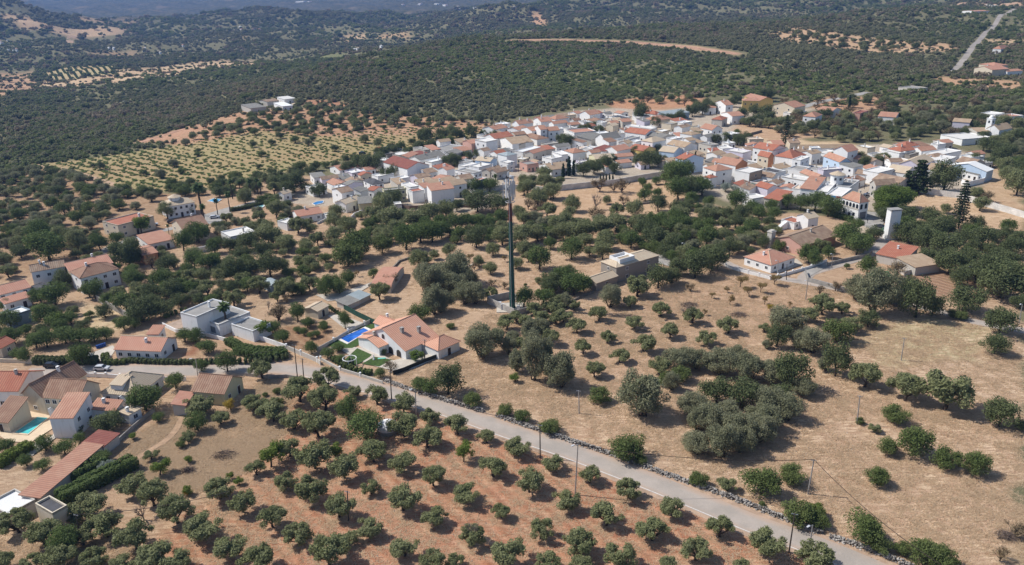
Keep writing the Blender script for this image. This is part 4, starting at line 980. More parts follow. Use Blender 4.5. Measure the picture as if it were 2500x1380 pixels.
GREENF = plain('green_screen', (.02, .07, .05), .8, .1); STW = plain('dry_stone', (.28, .25, .21), .95, .3, 1.2, bump=.6)
wall_line('boundary_wall', [(1366,466),(1420,460),(1500,452),(1560,441),(1632,429)], 3, .35, WW, 'long white wall curving below the village centre')
wall_line('boundary_wall', [(1345,470),(1290,463),(1230,462),(1180,470)], 2.5, .35, WW, 'white wall behind the radio mast top')
wall_line('boundary_wall', [(2235,470),(2290,478),(2340,484),(2400,503),(2460,520),(2540,545)], 2.8, .35, WW, 'white wall running down to the right edge')
wall_line('boundary_wall', [(2346,450),(2362,456),(2400,447),(2412,434)], 2.6, .3, WALL['w'], 'pale wall round the white roofed hall')
wall_line('garden_wall', [(1772,652),(1800,662),(1880,683),(1935,668),(1980,655),(2018,640)], 1.1, .25, WALL['w'], 'white garden wall with posts round the salmon bungalow', posts=3.4)
wall_line('retaining_wall', [(1966,668),(1972,688),(2010,698),(2075,716)], 1.6, .3, WG, 'grey retaining wall beside the lane bend')
wall_line('retaining_wall', [(2020,650),(2060,640),(2120,627),(2128,618)], 1.4, .3, WG, 'grey wall along the lane towards the old farmhouse')
wall_line('garden_wall', [(237,735),(262,750),(290,764),(314,778)], 2.2, .25, WG, 'grey concrete wall behind the left yard')
wall_line('screen_fence', [(827,748),(870,772),(916,794)], 1.9, .06, GREENF, 'dark green windbreak fence beside the villa drive', 'fence')
wall_line('screen_fence', [(1120,855),(1040,885),(985,908),(960,916)], 1.3, .1, plain('black_fence', (.03, .035, .03)), 'black fence along the villa yard edge', 'fence')
wall_line('garden_wall', [(775,858),(815,836),(850,815),(890,795),(905,788)], 1.2, .15, WALL['s'], 'pillared wall beside the villa pool', posts=4)
wall_line('garden_wall', [(700,853),(735,868),(775,885),(783,892)], 1.4, .25, WALL['s'], 'whitewashed roadside wall with gate pillars', posts=6)
wall_line('garden_wall', [(783,880),(830,905),(880,920),(935,938)], .9, .25, WALL['s'], 'low plastered wall below the villa garden', posts=9)
wall_line('garden_wall', [(600,815),(640,832),(700,853)], 1.5, .25, WALL['w'], 'white wall between modern house drive and clipped hedge')
wall_line('garden_wall', [(398,796),(430,812),(500,820),(560,836)], 1.2, .25, WALL['w'], 'white wall running up to the modern house')
wall_line('garden_wall', [(208,920),(260,922),(330,928),(400,930),(455,930)], 1.2, .2, WALL['w'], 'white balustrade along the near side of the road', posts=3)
wall_line('garden_wall', [(600,918),(655,925),(700,922),(745,930)], 1.0, .2, WG, 'grey kerb wall beside the two leaning poles')
wall_line('retaining_wall', [(378,1005),(330,1045),(270,1100),(240,1130)], 1.2, .25, WG, 'grey wall dropping beside the fig and lean-to')
wall_line('compound_wall', [(1190,741),(1256,771),(1262,768)], 2.4, .2, CONC, 'front concrete wall of the mast compound')
wall_line('compound_wall', [(1190,740),(1246,728),(1262,735)], 2.4, .2, CONC, 'rear concrete wall of the mast compound')
wall_line('compound_wall', [(1256,772),(1302,760)], 2.0, .2, CONC, 'short right hand wall of the mast compound')
wall_line('garden_wall', [(900,700),(945,672),(975,640),(1000,632)], .8, .5, STW, 'curving low stone wall behind the pink barrel shed')
wall_line('retaining_wall', [(960,504),(1000,512),(1060,508),(1110,506),(1165,508)], 1.8, .3, plain('brown_stone_wall', (.20, .14, .11)), 'brown stone wall below the orange roofed blocks')
wall_line('garden_wall', [(775,548),(800,536),(818,528)], 1.0, .25, WALL['w'], 'white wall in front of the salmon roofed bungalow')
wall_line('garden_wall', [(858,536),(866,528),(890,518)], 1.6, .3, WALL['w'], 'curved white wall in mid field')
wall_line('retaining_wall', [(1520,505),(1580,498),(1620,490)], .9, .4, STW, 'low stone wall beside the citrus trees')
wall_line('garden_wall', [(462,622),(500,615),(535,605)], 2.4, .3, WALL['w'], 'white wall hidden behind shrubs near the orange roofs')
wall_line('garden_wall', [(1815,335),(1860,323)], 1.6, .3, STW, 'dark terrace wall right of the white villa')
wall_line('kerb_wall', [(2252,660),(2208,674),(2186,660)], 1.8, .25, WALL['s'], 'pale yard wall of the ruin')
wall_line('garden_wall', [(1395,714),(1430,700),(1440,690)], 1.4, .3, WG, 'grey wall beside the low wing of the grey house')
wall_line('retaining_wall', [(1290,775),(1350,757),(1400,735),(1450,715)], .7, .4, STW, 'stone edging between the mast and grey house')
wall_line('garden_wall', [(0,885),(50,886),(110,890)], 1.2, .25, WALL['c'], 'tan wall below the red soil plot')
# road guard rail
gp = mpts[i0:]; gw = []
for p, q in zip(gp[:-1], gp[1:]):
    t_ = (q - p).normalized(); n = Vector((-t_.y, t_.x)); c_ = p - n * 3.6; gw.append(Vector((c_.x, c_.y, hz(c_.x, c_.y))))
# dry stone walls built of individual rocks
RK = []
for s_ in range(4):
    bm = bmesh.new(); bmesh.ops.create_icosphere(bm, subdivisions=1, radius=.3)
    rg = random.Random(s_)
    for v in bm.verts: v.co *= rg.uniform(.7, 1.15); v.co.z *= .75
    me_ = bpy.data.meshes.new('rock'); bm.to_mesh(me_); bm.free(); RK.append((np.array([v.co for v in me_.vertices]), [tuple(p.vertices) for p in me_.polygons]))
ROCKM, nt, b = nm('limestone'); ob = N(nt, 'ShaderNodeTexCoord').outputs['Object']; k = mixc(nt, ramp(nt, noise(nt, 1.3, ob, 3), .35, .65), (.13, .115, .10), (.42, .39, .355)); nt.links.new(k, b.inputs['Base Color'])
def rock_wall(pix, h, label):
    pts = smooth([Vector(at(*p)[:2]) for p in pix], 1.0); o0 = Vector((pts[0].x, pts[0].y, hz(pts[0].x, pts[0].y))); V = []; Fc = []; base = 0
    t = empty('stone_wall', o0); tag(t, label, 'wall'); rg = random.Random(3)
    for i in range(len(pts) - 1):
        a = pts[i]; s_ = pts[i+1] - a; n = Vector((-s_.y, s_.x)).normalized(); L_ = s_.length
        for j in range(int(L_ * 30)):
            u = rg.random(); lv = rg.random() ** 1.3; off = rg.uniform(-.75, .75) * (1.15 - lv)
            q = a + s_ * u + n * off; sc = rg.uniform(.5, .95); vv, ff = RK[rg.randrange(4)]; an = rg.random() * 6.28; c_, s2 = math.cos(an), math.sin(an)
            R_ = np.array([[c_, -s2, 0], [s2, c_, 0], [0, 0, 1]])
            V.append(vv @ R_.T * sc + np.array([q.x - o0.x, q.y - o0.y, hz(q.x, q.y) - o0.z + lv * h])); Fc += [tuple(x + base for x in f_) for f_ in ff]; base += len(vv)
    me_ = bpy.data.meshes.new('stones'); me_.from_pydata(np.concatenate(V).tolist(), [], Fc); me_.materials.append(ROCKM); o = bpy.data.objects.new('stones', me_); link(o, t); return t
rock_wall([(938,929),(990,948),(1060,970),(1120,988),(1180,1006)], .9, 'upper stretch of rough grey stone wall behind the road')
rock_wall([(1213,1016),(1300,1046),(1400,1080),(1480,1106),(1560,1135),(1640,1165),(1720,1192),(1800,1222),(1880,1254),(1950,1282),(2007,1305)], .95, 'longest rough grey stone wall along the upper road edge')
rock_wall([(2026,1312),(2090,1332),(2160,1358),(2240,1392)], .9, 'rough stone wall stretch at the bottom right road edge')
# ------------------------------------------------------------------ small outbuildings and yard walls packed between the village houses
VPOLY = W([(760,470),(800,440),(900,420),(1010,380),(1180,345),(1195,320),(1300,300),(1430,285),(1560,285),(1640,300),(1760,345),(1850,362),(1950,370),(2090,375),(2200,360),(2300,365),(2400,390),(2400,420),(2300,430),(2180,450),(2110,470),(2040,478),(1930,480),(1830,470),(1760,445),(1640,425),(1500,410),(1400,415),(1250,425),(1120,460),(960,480),(850,500)])
rg_ = random.Random(9); x0, y0 = VPOLY.min(0); x1, y1 = VPOLY.max(0)
base = [(h_[0].location.x, h_[0].location.y, h_[0].rotation_euler.z) for h_ in HOUSES if 380 < h_[0].location.length < 700]
def clear(x, y, an, w, d):
    c, s_ = math.cos(an), math.sin(an)
    for i in range(5):
        for j in range(5):
            u = w * i / 4; v = d * j / 4
            if infoot(x + u*c - v*s_, y + u*s_ + v*c): return False
    return True
cnt = 0
for _ in range(6000):
    if cnt >= 150: break
    x = rg_.uniform(x0, x1); y = rg_.uniform(y0, y1)
    if not pip(np.array([x]), np.array([y]), VPOLY)[0]: continue
    nb = min(base, key=lambda q: (q[0]-x)**2 + (q[1]-y)**2)
    if math.hypot(nb[0]-x, nb[1]-y) > 22: continue
    an = nb[2] + rg_.choice((0, PI/2, 0)) * 0; w = rg_.uniform(5, 11); d = rg_.uniform(4.5, 9)
    if not clear(x, y, an, w, d): continue
    z = hz(x, y); h = rg_.choice((2.8, 3.2, 3.6, 4.2, 5.2, 6)); c, s_ = math.cos(an), math.sin(an)
    M_ = proj((x, y, z + h)); R_ = proj((x + w*c, y + w*s_, z + h)); L_ = proj((x - d*s_, y + d*c, z + h))
    rf_ = rg_.choice('ffffabbss'); rc_ = rg_.choice('FFffcw') if rf_ == 'f' else rg_.choice('osrtvvvggebt')
    house(L_, M_, R_, h, rf_, 1.2, rc_, rg_.choice('wwwwwwscwk'), 1, rg_.choice((0, 1, 1)), rg_.choice((1, 2, 2)), rg_.choice((0, 1)), None, name='outbuilding', cat='outbuilding', cornice=rg_.random() < .2)
    # courtyard wall in front of some
    cnt += 1
# ------------------------------------------------------------------ radio mast
bp_ = at(1251, 753); mast = empty('radio_mast', bp_); tag(mast, 'tall dark green telecom mast crowded with white antennas at its top', 'radio mast')
def hat(px, py, base):
    d = ray(px, py); t = math.hypot(base.x, base.y) / math.hypot(d.x, d.y); return CAMH + d.z * t - base.z
H1 = hat(1246, 540, bp_); H2 = hat(1245, 497, bp_); H3 = hat(1243, 436, bp_)
MG = plain('mast_green_paint', (.01, .075, .062), .35, .1, .5, .5); MR = plain('mast_red_paint', (.11, .022, .022), .4, .1, .5, .5); PANEL = plain('antenna_white', (.55, .56, .58), .5, .03)
mb = MB(); mb.tube((0,0,0), (0,0,H1), .95, .62, 16, 0); mb.tube((0,0,0), (0,0,.35), 1.3, 1.3, 16, 0); mb.obj('lower_pole', MG, mast)
mb = MB(); mb.tube((0,0,H1), (0,0,H2), .62, .55, 16, 0); mb.obj('upper_pole', MR, mast)
mb = MB()
for a in (.5, 2.6, 4.7):
    mb.tube((.35*math.cos(a), .35*math.sin(a), H2), (.35*math.cos(a), .35*math.sin(a), H3 - 2.5), .08, .08, 5)
for k in range(14):
    z = H2 + (H3 - 2.5 - H2) * k / 14; z2 = H2 + (H3 - 2.5 - H2) * (k + 1) / 14; A = (.5, 2.6, 4.7)
    for i in range(3):
        a, c_ = A[i], A[(i+1) % 3]; mb.tube((.35*math.cos(a), .35*math.sin(a), z), (.35*math.cos(c_), .35*math.sin(c_), z2), .04, .04, 4)
mb.tube((0,0,H2), (0,0,H3 - 2), .2, .16, 8); mb.obj('lattice_head', METAL, mast)
for zz in (H3 - 7.4, H3 - 3.4):
    mb = MB(); R_ = 1.5 if zz < H3 - 5 else 1.3
    for k in range(18):
        a = 2*PI*k/18; c_ = 2*PI*(k+1)/18; mb.tube((R_*math.cos(a), R_*math.sin(a), zz), (R_*math.cos(c_), R_*math.sin(c_), zz), .09, .09, 5)
    for k in range(6): a = PI*k/3; mb.tube((0,0,zz - .5), (R_*math.cos(a), R_*math.sin(a), zz), .07, .07, 5)
    mb.obj('platform', METAL, mast)
pa = MB(); pa.box(-.2, .2, -.12, .12, 0, 6.0); pm = pa.mesh('antenna_panel', PANEL)
for k, a in enumerate((3.0, 3.9, 4.9, 5.35, 6.1, .8, 1.9)):
    R_ = 1.6 if k else 2.1; inst('antenna_panel', pm, mast, (R_*math.cos(a), R_*math.sin(a), H3 - 6.4 + (k % 3) * .5), (0, 0, a + PI/2), (1.3, 1, .85 + .15 * (k % 2)))
ra = MB(); ra.box(-.3, .3, -.2, .2, 0, 1.0); rm_ = ra.mesh('radio_unit', PANEL)
for k in range(16):
    a = k * 2.1; inst('radio_unit', rm_, mast, (.8*math.cos(a), .8*math.sin(a), H2 + 1 + k * .75), (0, 0, a))
dm_ = MB(); dm_.tube((0,0,0), (0,.5,0), 1.0, .7, 16); dsh = dm_.mesh('dish', PANEL)
for x, z, s_ in ((-1.6, H2 + 9.0, .62), (-1.5, H2 + 7.4, .42), (-1.6, H2 + 5.6, .6), (-.8, H2 + 4.8, .5), (.9, H2 + 3.2, .3), (-.6, H2 + 9.4, .45), (1.1, H2 + 1.8, .35)): inst('dish', dsh, mast, (x, -.7, z), (0, 0, .3), (s_, s_, s_))
mb = MB()
for s_ in (-.22, .22): mb.tube((1.08, s_, .3), (.78, s_, H2), .04, .04, 4)
for k in range(90): z = .8 + k * (H2 - 1) / 90; x = 1.08 - .30 * z / H2; mb.tube((x, -.22, z), (x, .22, z), .025, .025, 3, 0, False)
mb.tube((-.3,-1.0,0), (-.2,-.72,H2), .12, .1, 5); mb.obj('cable_ladder', METAL, mast)
mb = MB(); mb.box(-5.2, 3.6, -3.6, 4.4, -.3, .25); mb.obj('concrete_pad', PAVE, mast)
for x, y, s_ in ((-3.2, -1.2, 1.0), (-4.2, 1.0, .9), (2.0, -1.6, .8)):
    mb = MB(); mb.box(-.5, .5, -.45, .45, .25, 2.1*s_); mb.box(-.56, .56, -.5, .5, 2.1*s_, 2.1*s_ + .08); o = mb.obj('equipment_cabinet', PANEL, None, bp_ + Vector((x, y, 0)))
    tag(o, 'white equipment cabinet in the mast compound ' + ('nearest the front wall' if s_ == 1 else 'nearest the rear left corner' if s_ == .9 else 'right of the mast foot'), 'cabinet')
# ------------------------------------------------------------------ poles
WOODP = plain('pole_wood', (.10, .08, .065), .9, .2, 1); CPOL = plain('pole_concrete', (.34, .32, .30), .9, .1, 1)
POLEINFO = []
def pole(top, bot, kind, label, r=.16):
    b_ = at(*bot); t = empty('utility_pole' if kind != 'lamp' else 'street_lamp', b_); tag(t, label, 'utility pole' if kind != 'lamp' else 'street lamp', 'utility poles and lamps')
    d = ray(*top); k = math.hypot(b_.x, b_.y) / math.hypot(d.x, d.y); tp = Vector((d.x*k, d.y*k, CAMH + d.z*k)) - b_
    side = Vector((1, 0, 0)) * tp.x; tp = side + Vector((0, 0, tp.z))
    tp.x = max(-.12, min(.12, tp.x / tp.z)) * tp.z
    mb = MB(); mb.tube((0,0,-.3), tp, r, r * .65, 8); mb.obj('post', WOODP if kind == 'wood' else (METAL if kind == 'lamp' else CPOL), t)
    if kind == 'lamp':
        mb = MB(); mb.tube(tp, tp + Vector((-.9, -.6, .25)), .05, .05, 5); mb.obj('arm', METAL, t); mb = MB(); mb.box(-.45, .25, -.16, .16, -.07, .09); mb.obj('lamp_head', PANEL, t, tp + Vector((-1.0, -.65, .27)), .6)
    else:
        mb = MB(); c_ = tp * .97; mb.tube(c_ + Vector((-.55, .2, 0)), c_ + Vector((.55, -.2, 0)), .06, .06, 5)
        for s_ in (-.45, 0, .45): mb.tube(c_ + Vector((s_, -s_*.36, 0)), c_ + Vector((s_, -s_*.36, .25)), .05, .03, 5)
        mb.obj('crossarm', METAL, t)
    POLEINFO.append((t, b_ + tp)); return b_ + tp
PL = [((718,840),(727,930),'wood','leaning dark pole at the roadside left of the villa gate'), ((738,875),(742,932),'wood','shorter of the two dark poles left of the villa gate'),
 ((952,905),(956,975),'wood','thick dark pole below the villa corner'), ((1014,950),(1016,1016),'lamp','street lamp beside the upper stone wall'),
 ((1413,953),(1414,1010),'conc','lone thin pole in the straw meadow left of the big grey olive'), ((1318,1036),(1319,1118),'wood','dark pole between the olives and the road, mid slope'),
 ((1411,1086),(1404,1208),'lamp','tall lamp rising from the grove over the road'), ((1988,1123),(1972,1206),'conc','leaning pole with crossarm in the lower right meadow'),
 ((1941,1253),(1926,1349),'wood','dark pole at the road edge near the bottom right'), ((1984,1282),(1976,1340),'lamp','lamp with pale head just right of the bottom right pole'),
 ((2208,825),(2200,880),'conc','thin pole in the olive-green part of the meadow'), ((2099,965),(2092,1035),'conc','thin pole beside the small round bush'),
 ((186,1255),(197,1314),'wood','pole beside the dark grey roofed block'), ((848,1198),(851,1272),'wood','bare dark pole on the red track through the grove'),
 ((478,875),(483,920),'lamp','lamp above the yellow house roof'), ((1972,685),(1967,732),'lamp','lamp in the dry orchard below the grey retaining wall'),
 ((2495,742),(2488,790),'lamp','lamp at the right edge by the lane'), ((2034,620),(2030,652),'lamp','lamp by the white posts above the grey yard'),
 ((1900,636),(1898,672),'lamp','lamp in front of the salmon bungalow'), ((1921,645),(1920,684),'wood','thin pole beside the salmon bungalow corner'),
 ((2369,650),(2361,692),'wood','pole above the ploughed patch'), ((1672,594),(1669,625),'lamp','lamp beside the grey house drive'),
 ((1037,829),(1037,884),'wood','thin dark pole in front of the villa wing'), ((99,665),(106,692),'wood','pole with box against the tall white left house'),
 ((2113,431),(2110,462),'wood','pole in the street behind the arcade house'), ((1936,443),(1933,470),'wood','pole in the lane before the blue-based house'),
 ((1850,410),(1849,440),'wood','pole among the flat white roofs'), ((1266,396),(1266,420),'wood','pole left of the patchy tan cottage roof'),
 ((2222,355),(2220,376),'wood','left pole before the red hip roof'), ((2237,350),(2236,374),'wood','right pole before the red hip roof')]
TOPS = [pole(*q) for q in PL]
def cable(a, b_, sag=1.2, label=''):
    mb = MB(); n = 14; o0 = a.copy()
    P_ = [a.lerp(b_, k/n) - Vector((0, 0, sag * 4 * (k/n) * (1 - k/n))) - o0 for k in range(n + 1)]
    for k in range(n): mb.tube(P_[k], P_[k+1],   .055, .055, 4, 0, False)
    o = mb.obj('overhead_cable', DARKW, None, o0); tag(o, label, 'cable')
cable(TOPS[6], TOPS[7], 1.5, 'cable from the tall grove lamp to the leaning meadow pole')
cable(TOPS[7], at(2330, 1400, 7), 1.5, 'cable running from the leaning meadow pole towards the bottom right')
cable(TOPS[0], TOPS[14], 1.2, 'cable from the villa gate pole to the lamp above the yellow house')
cable(TOPS[12], at(560, 1200, 7), 1.0, 'cable from the pole by the dark grey roof across the grove')
cable(TOPS[5], TOPS[3], 1.2, 'cable between the mid slope pole and the stone wall lamp')
# ------------------------------------------------------------------ vehicles
def car(pix, ang, col, label, van=False):
    p = at(*pix); t = empty('parked_car', p + Vector((0, 0, SHEETZ[0] + .02)), ang); tag(t, label, 'car', 'parked cars')
    pm_ = plain('car_paint_%d_%d_%d' % tuple(int(c_*100) for c_ in col), col, .25, .03, 1, .6)
    hh = 1.9 if van else 1.45
    prof = [(-2.1,.35),(-2.15,.8),(-2.0,hh-.5 if not van else hh-.2),(-1.5,hh),( .3,hh),(1.0,hh-.5),(2.0,.85),(2.15,.6),(2.1,.35)] if not van else [(-2.2,.35),(-2.2,hh-.1),(-2.0,hh),(1.1,hh),(1.8,1.1),(2.25,.9),(2.25,.35)]
    mb = MB(); n = len(prof)
    for i in range(n):
        a, c_ = prof[i], prof[(i+1) % n]; ya = .86 if a[1] < 1 else .7; yc = .86 if c_[1] < 1 else .7
        mb.face([(a[0], -ya, a[1]), (c_[0], -yc, c_[1]), (c_[0], yc, c_[1]), (a[0], ya, a[1])])
    for s_ in (-1, 1): mb.face([(x, s_*(.86 if z < 1 else .7), z) for x, z in (prof if s_ > 0 else prof[::-1])])
    mb.obj('body', pm_, t)
    mb = MB()
    for s_ in (-1, 1): mb.face([(-1.5, s_*.79, hh-.12), (.3, s_*.79, hh-.12), (.95, s_*.86, hh-.52), (-1.85, s_*.86, hh-.52)][::s_])
    mb.face([(.42, -.64, hh - .02), (1.08, -.7, hh-.48), (1.08, .7, hh-.48), (.42, .64, hh-.02)])
    mb.obj('window', GLASS, t)
    wmz = MB(); wmz.tube((0,-.1,0), (0,.1,0), .32, .32, 12); wme = wmz.mesh('wheel', plain('tyre', (.02,.02,.02)))
    for x in (-1.35, 1.35):
        for y in (-.82, .82): inst('wheel', wme, t, (x, y, .32))
def cdir(a, b_): p, q = at(*a), at(*b_); return math.atan2(q.y - p.y, q.x - p.x)
car((128, 898), cdir((100, 905), (200, 905)), (.01, .012, .016), 'black car parked at the roadside behind the hedge')
car((1633, 628), .2, (.45, .50, .55), 'silver car on the grey drive beside the grey house')
car((2147, 557), 2.1, (.03, .035, .04), 'dark grey car parked by the plaza kerb')
car((2162, 568), 2.1, (.08, .16, .11), 'green car parked behind the dark one by the tower', True)
car((1875, 447), -.4, (.35, .38, .42), 'silver car in the street before the blue-based white house')
car((375, 552), .5, (.5, .55, .6), 'pale car beside the house framed by white parapet')
car((420, 545), .4, (.04, .04, .05), 'dark car beside the beige two storey house')
car((524, 534), .3, (.62, .64, .66), 'white car on the grey car park by the palms')
car((885, 379), .2, (.03, .03, .035), 'dark pickup on the dirt behind the long farmhouse', True)
car((948, 366), .1, (.02, .06, .14), 'dark blue truck at the scrapyard edge', True)
car((925, 368), .1, (.42, .10, .05), 'rusty red truck at the scrapyard edge', True)
car((962, 367), .3, (.6, .6, .6), 'white van left in the scrapyard row', True)
car((972, 368), .3, (.55, .57, .6), 'silver van right in the scrapyard row', True)
car((990, 369), .3, (.4, .42, .45), 'grey car at the right end of the scrapyard row')
car((1135, 379), .4, (.05, .14, .22), 'teal car parked at the far end of the pale yard', True)
car((1146, 376), .4, (.06, .08, .16), 'navy car parked at the far end of the pale yard', True)
car((1363, 349), 1.2, (.6, .6, .58), 'white minibus under the trees by the dark barn', True)
car((218, 876), 2.6, (.7, .7, .7), 'white covered car on the concrete yard behind the hedge')
car((2387, 171), .3, (.7, .7, .72), 'white car left of the cream villa group')
for k_, (x_, y_, c_, l_) in enumerate([(1160, 388, (.5,.5,.52), 'silver car on the pale yard near the light blue house'), (1100, 397, (.3,.05,.04), 'red car on the pale yard below the grey workshop'), (1245, 435, (.6,.6,.6), 'white car behind the mast top wall'),
  (1800, 440, (.06,.07,.1), 'navy car in the lane beside the giant reeds'), (2120, 478, (.6,.6,.62), 'white car in the street behind the arcade house'), (2105, 530, (.4,.42,.45), 'grey car at the back edge of the plaza'), (1998, 474, (.08,.2,.3), 'teal car below the orange roofed two storey house'), (250, 905, (.55,.56,.58), 'silver car on the road near the beige hip roof')]): car((x_, y_), .4 + k_ * .7 if k_ < 7 else cdir((200, 905), (300, 905)), c_, l_)
# ------------------------------------------------------------------ person on the plaza
pp = at(2117, 546); per = empty('person', pp + Vector((0, 0, SHEETZ[0] + .02)), .6); tag(per, 'person in dark clothes walking across the grey plaza', 'person')
bm = bmesh.new(); J = [((0,0,.95),.15),((0,0,1.2),.15),((0,0,1.42),.13),((0,0,1.52),.06),((0,0,1.66),.11),((.1,0,.9),.09),((.12,.12,.5),.065),((.13,.2,.08),.05),((.13,.1,.03),.045),((-.1,0,.9),.09),((-.12,-.1,.5),.065),((-.13,-.25,.1),.05),((-.13,-.35,.03),.045),
     ((.2,0,1.4),.06),((.28,-.08,1.15),.045),((.28,.02,.92),.035),((-.2,0,1.4),.06),((-.28,.08,1.15),.045),((-.28,.18,.95),.035)]
E = [(0,1),(1,2),(2,3),(3,4),(0,5),(5,6),(6,7),(7,8),(0,9),(9,10),(10,11),(11,12),(2,13),(13,14),(14,15),(2,16),(16,17),(17,18)]
me_ = bpy.data.meshes.new('body'); me_.from_pydata([j[0] for j in J], E, []); o = bpy.data.objects.new('body', me_); link(o, per)
o.modifiers.new('s', 'SKIN'); me_.skin_vertices[0].data[0].use_root = True
for i, j in enumerate(J): me_.skin_vertices[0].data[i].radius = (j[1], j[1])
o.modifiers.new('d', 'SUBSURF').levels = 1; me_.materials.append(plain('dark_clothes', (.03, .03, .04)))
mb = MB(); mb.tube((0,0,1.6), (0,0,1.78), .12, .07, 8); mb.obj('hair', DARKW, per)
# white dome tank in the grove
tp = at(947, 1052); tk = empty('dome_tank', tp); tag(tk, 'white domed tank between the green tree and olives in the grove', 'tank')
bm = bmesh.new(); bmesh.ops.create_uvsphere(bm, u_segments=20, v_segments=12, radius=1)
for v in bm.verts: v.co = Vector((v.co.x * 2.6, v.co.y * 2.6, max(-.4, v.co.z) * 1.5 + 1.2))
me_ = bpy.data.meshes.new('shell'); bm.to_mesh(me_); bm.free(); me_.materials.append(WHITE); [setattr(p_, 'use_smooth', True) for p_ in me_.polygons]; o = bpy.data.objects.new('shell', me_); link(o, tk); mb = MB(); mb.tube((0,0,-.2), (0,0,.8), 2.6, 2.6, 20); mb.obj('base_ring', WALL['g'], tk)
# green shade canopy
sc_ = empty('shade_canopy', at(2145, 686)); tag(sc_, 'bright green shade cloth stretched between posts', 'canopy')
mb = MB(); A = [(-4,-1,2.4),(3.5,-1.6,2.2),(4,2,2.8),(0,3,3.0),(-3,1.6,2.3)]; mb.face(A); mb.face([(x,y,z-.03) for x,y,z in A[::-1]]); mb.obj('cloth', plain('green_cloth', (.025, .14, .045), .8), sc_)
for x, y, z in A: mb = MB(); mb.tube((x,y,-.2), (x,y,z+.1), .06, .06, 5); mb.obj('post', METAL, sc_)
# slatted gate, well head, brush piles
gt = empty('garden_gate', at(808, 764), -.1); tag(gt, 'dark slatted double gate beside the cream tool shed', 'gate')
for k in range(14): mb = MB(); mb.box(-3.4 + k*.5, -3.25 + k*.5, -.03, .03, 0, 1.9 + .15*math.sin(k*.9)); mb.obj('slat', DARKW, gt)
mb = MB(); mb.box(-3.4, 3.5, .03, .07, .4, .5); mb.box(-3.4, 3.5, .03, .07, 1.4, 1.5); mb.obj('rail', DARKW, gt)
def brush(pix, wpx, label, c=(.16, .12, .10)):
    p = at(*pix); w_ = wpx * axd(p) / F; mb = MB(); rg = random.Random(int(pix[0]))
    for k in range(260):
        a = rg.random()*6.28; r_ = w_/2*rg.random()**.6; x, y = r_*math.cos(a), r_*math.sin(a)*.8; z = (1 - r_/(w_/2))*1.2*rg.random(); a2 = rg.random()*6.28; l_ = rg.uniform(.5, 1.3)
        mb.tube((x,y,z), (x+l_*math.cos(a2), y+l_*math.sin(a2), max(.02, z+rg.uniform(-.4,.5))), .045, .02, 3, 0, False)
    o = mb.obj('brush_pile', plain('brushwood', c, .95, .3, 2), None, p); tag(o, label, 'brush pile')
brush((1683,746), 46, 'grey heap of cut branches behind the orchard olives'); brush((1804,770), 44, 'reddish brown heap of cut branches near the young trees', (.17,.09,.065))
brush((548,1112), 62, 'scattered dry branch pile on the straw slope'); brush((2458,1310), 50, 'dry grey bramble heap at the right edge'); brush((460,1150), 30, 'small twig heap on the straw slope')
# stacked garden things: blue barrels
for k in range(5):
    mb = MB(); mb.tube((0,0,0), (0,0,1.0), .32, .32, 10); mb.tube((0,0,.95), (0,0,1.02), .34, .34, 10); o = mb.obj('barrel', plain('blue_plastic', (.03, .09, .32), .5), None, at(238 + k*4.6, 851 - k*1.6)); tag(o, 'blue plastic barrel in the row beside the concrete yard, number %s from the left' % ['one','two','three','four','five'][k], 'barrel', 'blue barrels beside the yard')
# stone fountain arch, statue in the villa garden
mb = MB(); 
for k in range(24):
    a = 2*PI*k/24; c_ = 2*PI*(k+1)/24; mb.tube((1.9*math.cos(a), 1.9*math.sin(a), 2.2), (1.9*math.cos(c_), 1.9*math.sin(c_), 2.2), .12, .12, 5)
for a in (0, 1.57, 3.14, 4.71): mb.tube((1.9*math.cos(a), 1.9*math.sin(a), 0), (1.9*math.cos(a), 1.9*math.sin(a), 2.2), .08, .08, 5)
o = mb.obj('pergola', WHITE, None, at(855, 892)); tag(o, 'round white garden pergola on the villa lawn', 'pergola')
mb = MB(); mb.tube((0,0,0), (0,0,.6), .35, .3, 8); mb.tube((0,0,.6), (0,0,1.5), .18, .14, 8); mb.tube((0,0,1.5), (0,0,1.8), .14, .1, 8); o = mb.obj('statue', WHITE, None, at(913, 880)); tag(o, 'small white statue on the villa lawn', 'statue')
mb = MB(); mb.box(-1.1, 1.1, -.35, .35, .05, .2); o = mb.obj('air_mattress', plain('mint_plastic', (.2, .6, .48), .5), None, at(932, 877) + Vector((0,0,.1)), .1); tag(o, 'mint green air mattress on the lawn', 'air mattress')
# ------------------------------------------------------------------ trees
def leaves(C, R, n, size, asp, rg, shell=.35, out=.75, drop=0.0, squash=1.0):
    """n leaf-sized quads spread through lumps (centres C, radii R)"""
    C = np.array(C); R = np.array(R); p = R ** 2 / (R ** 2).sum(); k = rg.choice(len(C), n, p=p)
    d = rg.normal(size=(n, 3)); d /= np.linalg.norm(d, axis=1)[:, None]
    rr_ = R[k] * rg.random(n) ** shell; P_ = C[k] + d * rr_[:, None] * np.array([1, 1, squash])
    nn = d * out + rg.normal(size=(n, 3)) * .55; nn[:, 2] += .25; nn /= np.linalg.norm(nn, axis=1)[:, None]
    t = rg.normal(size=(n, 3)); t[:, 2] -= drop; a = np.cross(nn, t); a /= np.linalg.norm(a, axis=1)[:, None]; b_ = np.cross(nn, a)
    s_ = size * rg.uniform(.6, 1.35, n)[:, None]
    q = np.stack([P_ - a*s_ - b_*s_*asp, P_ + a*s_*.7 - b_*s_*asp*.6, P_ + a*s_*.9 + b_*s_*asp, P_ - a*s_*.6 + b_*s_*asp*.8], 1)
    return q.reshape(-1, 3)
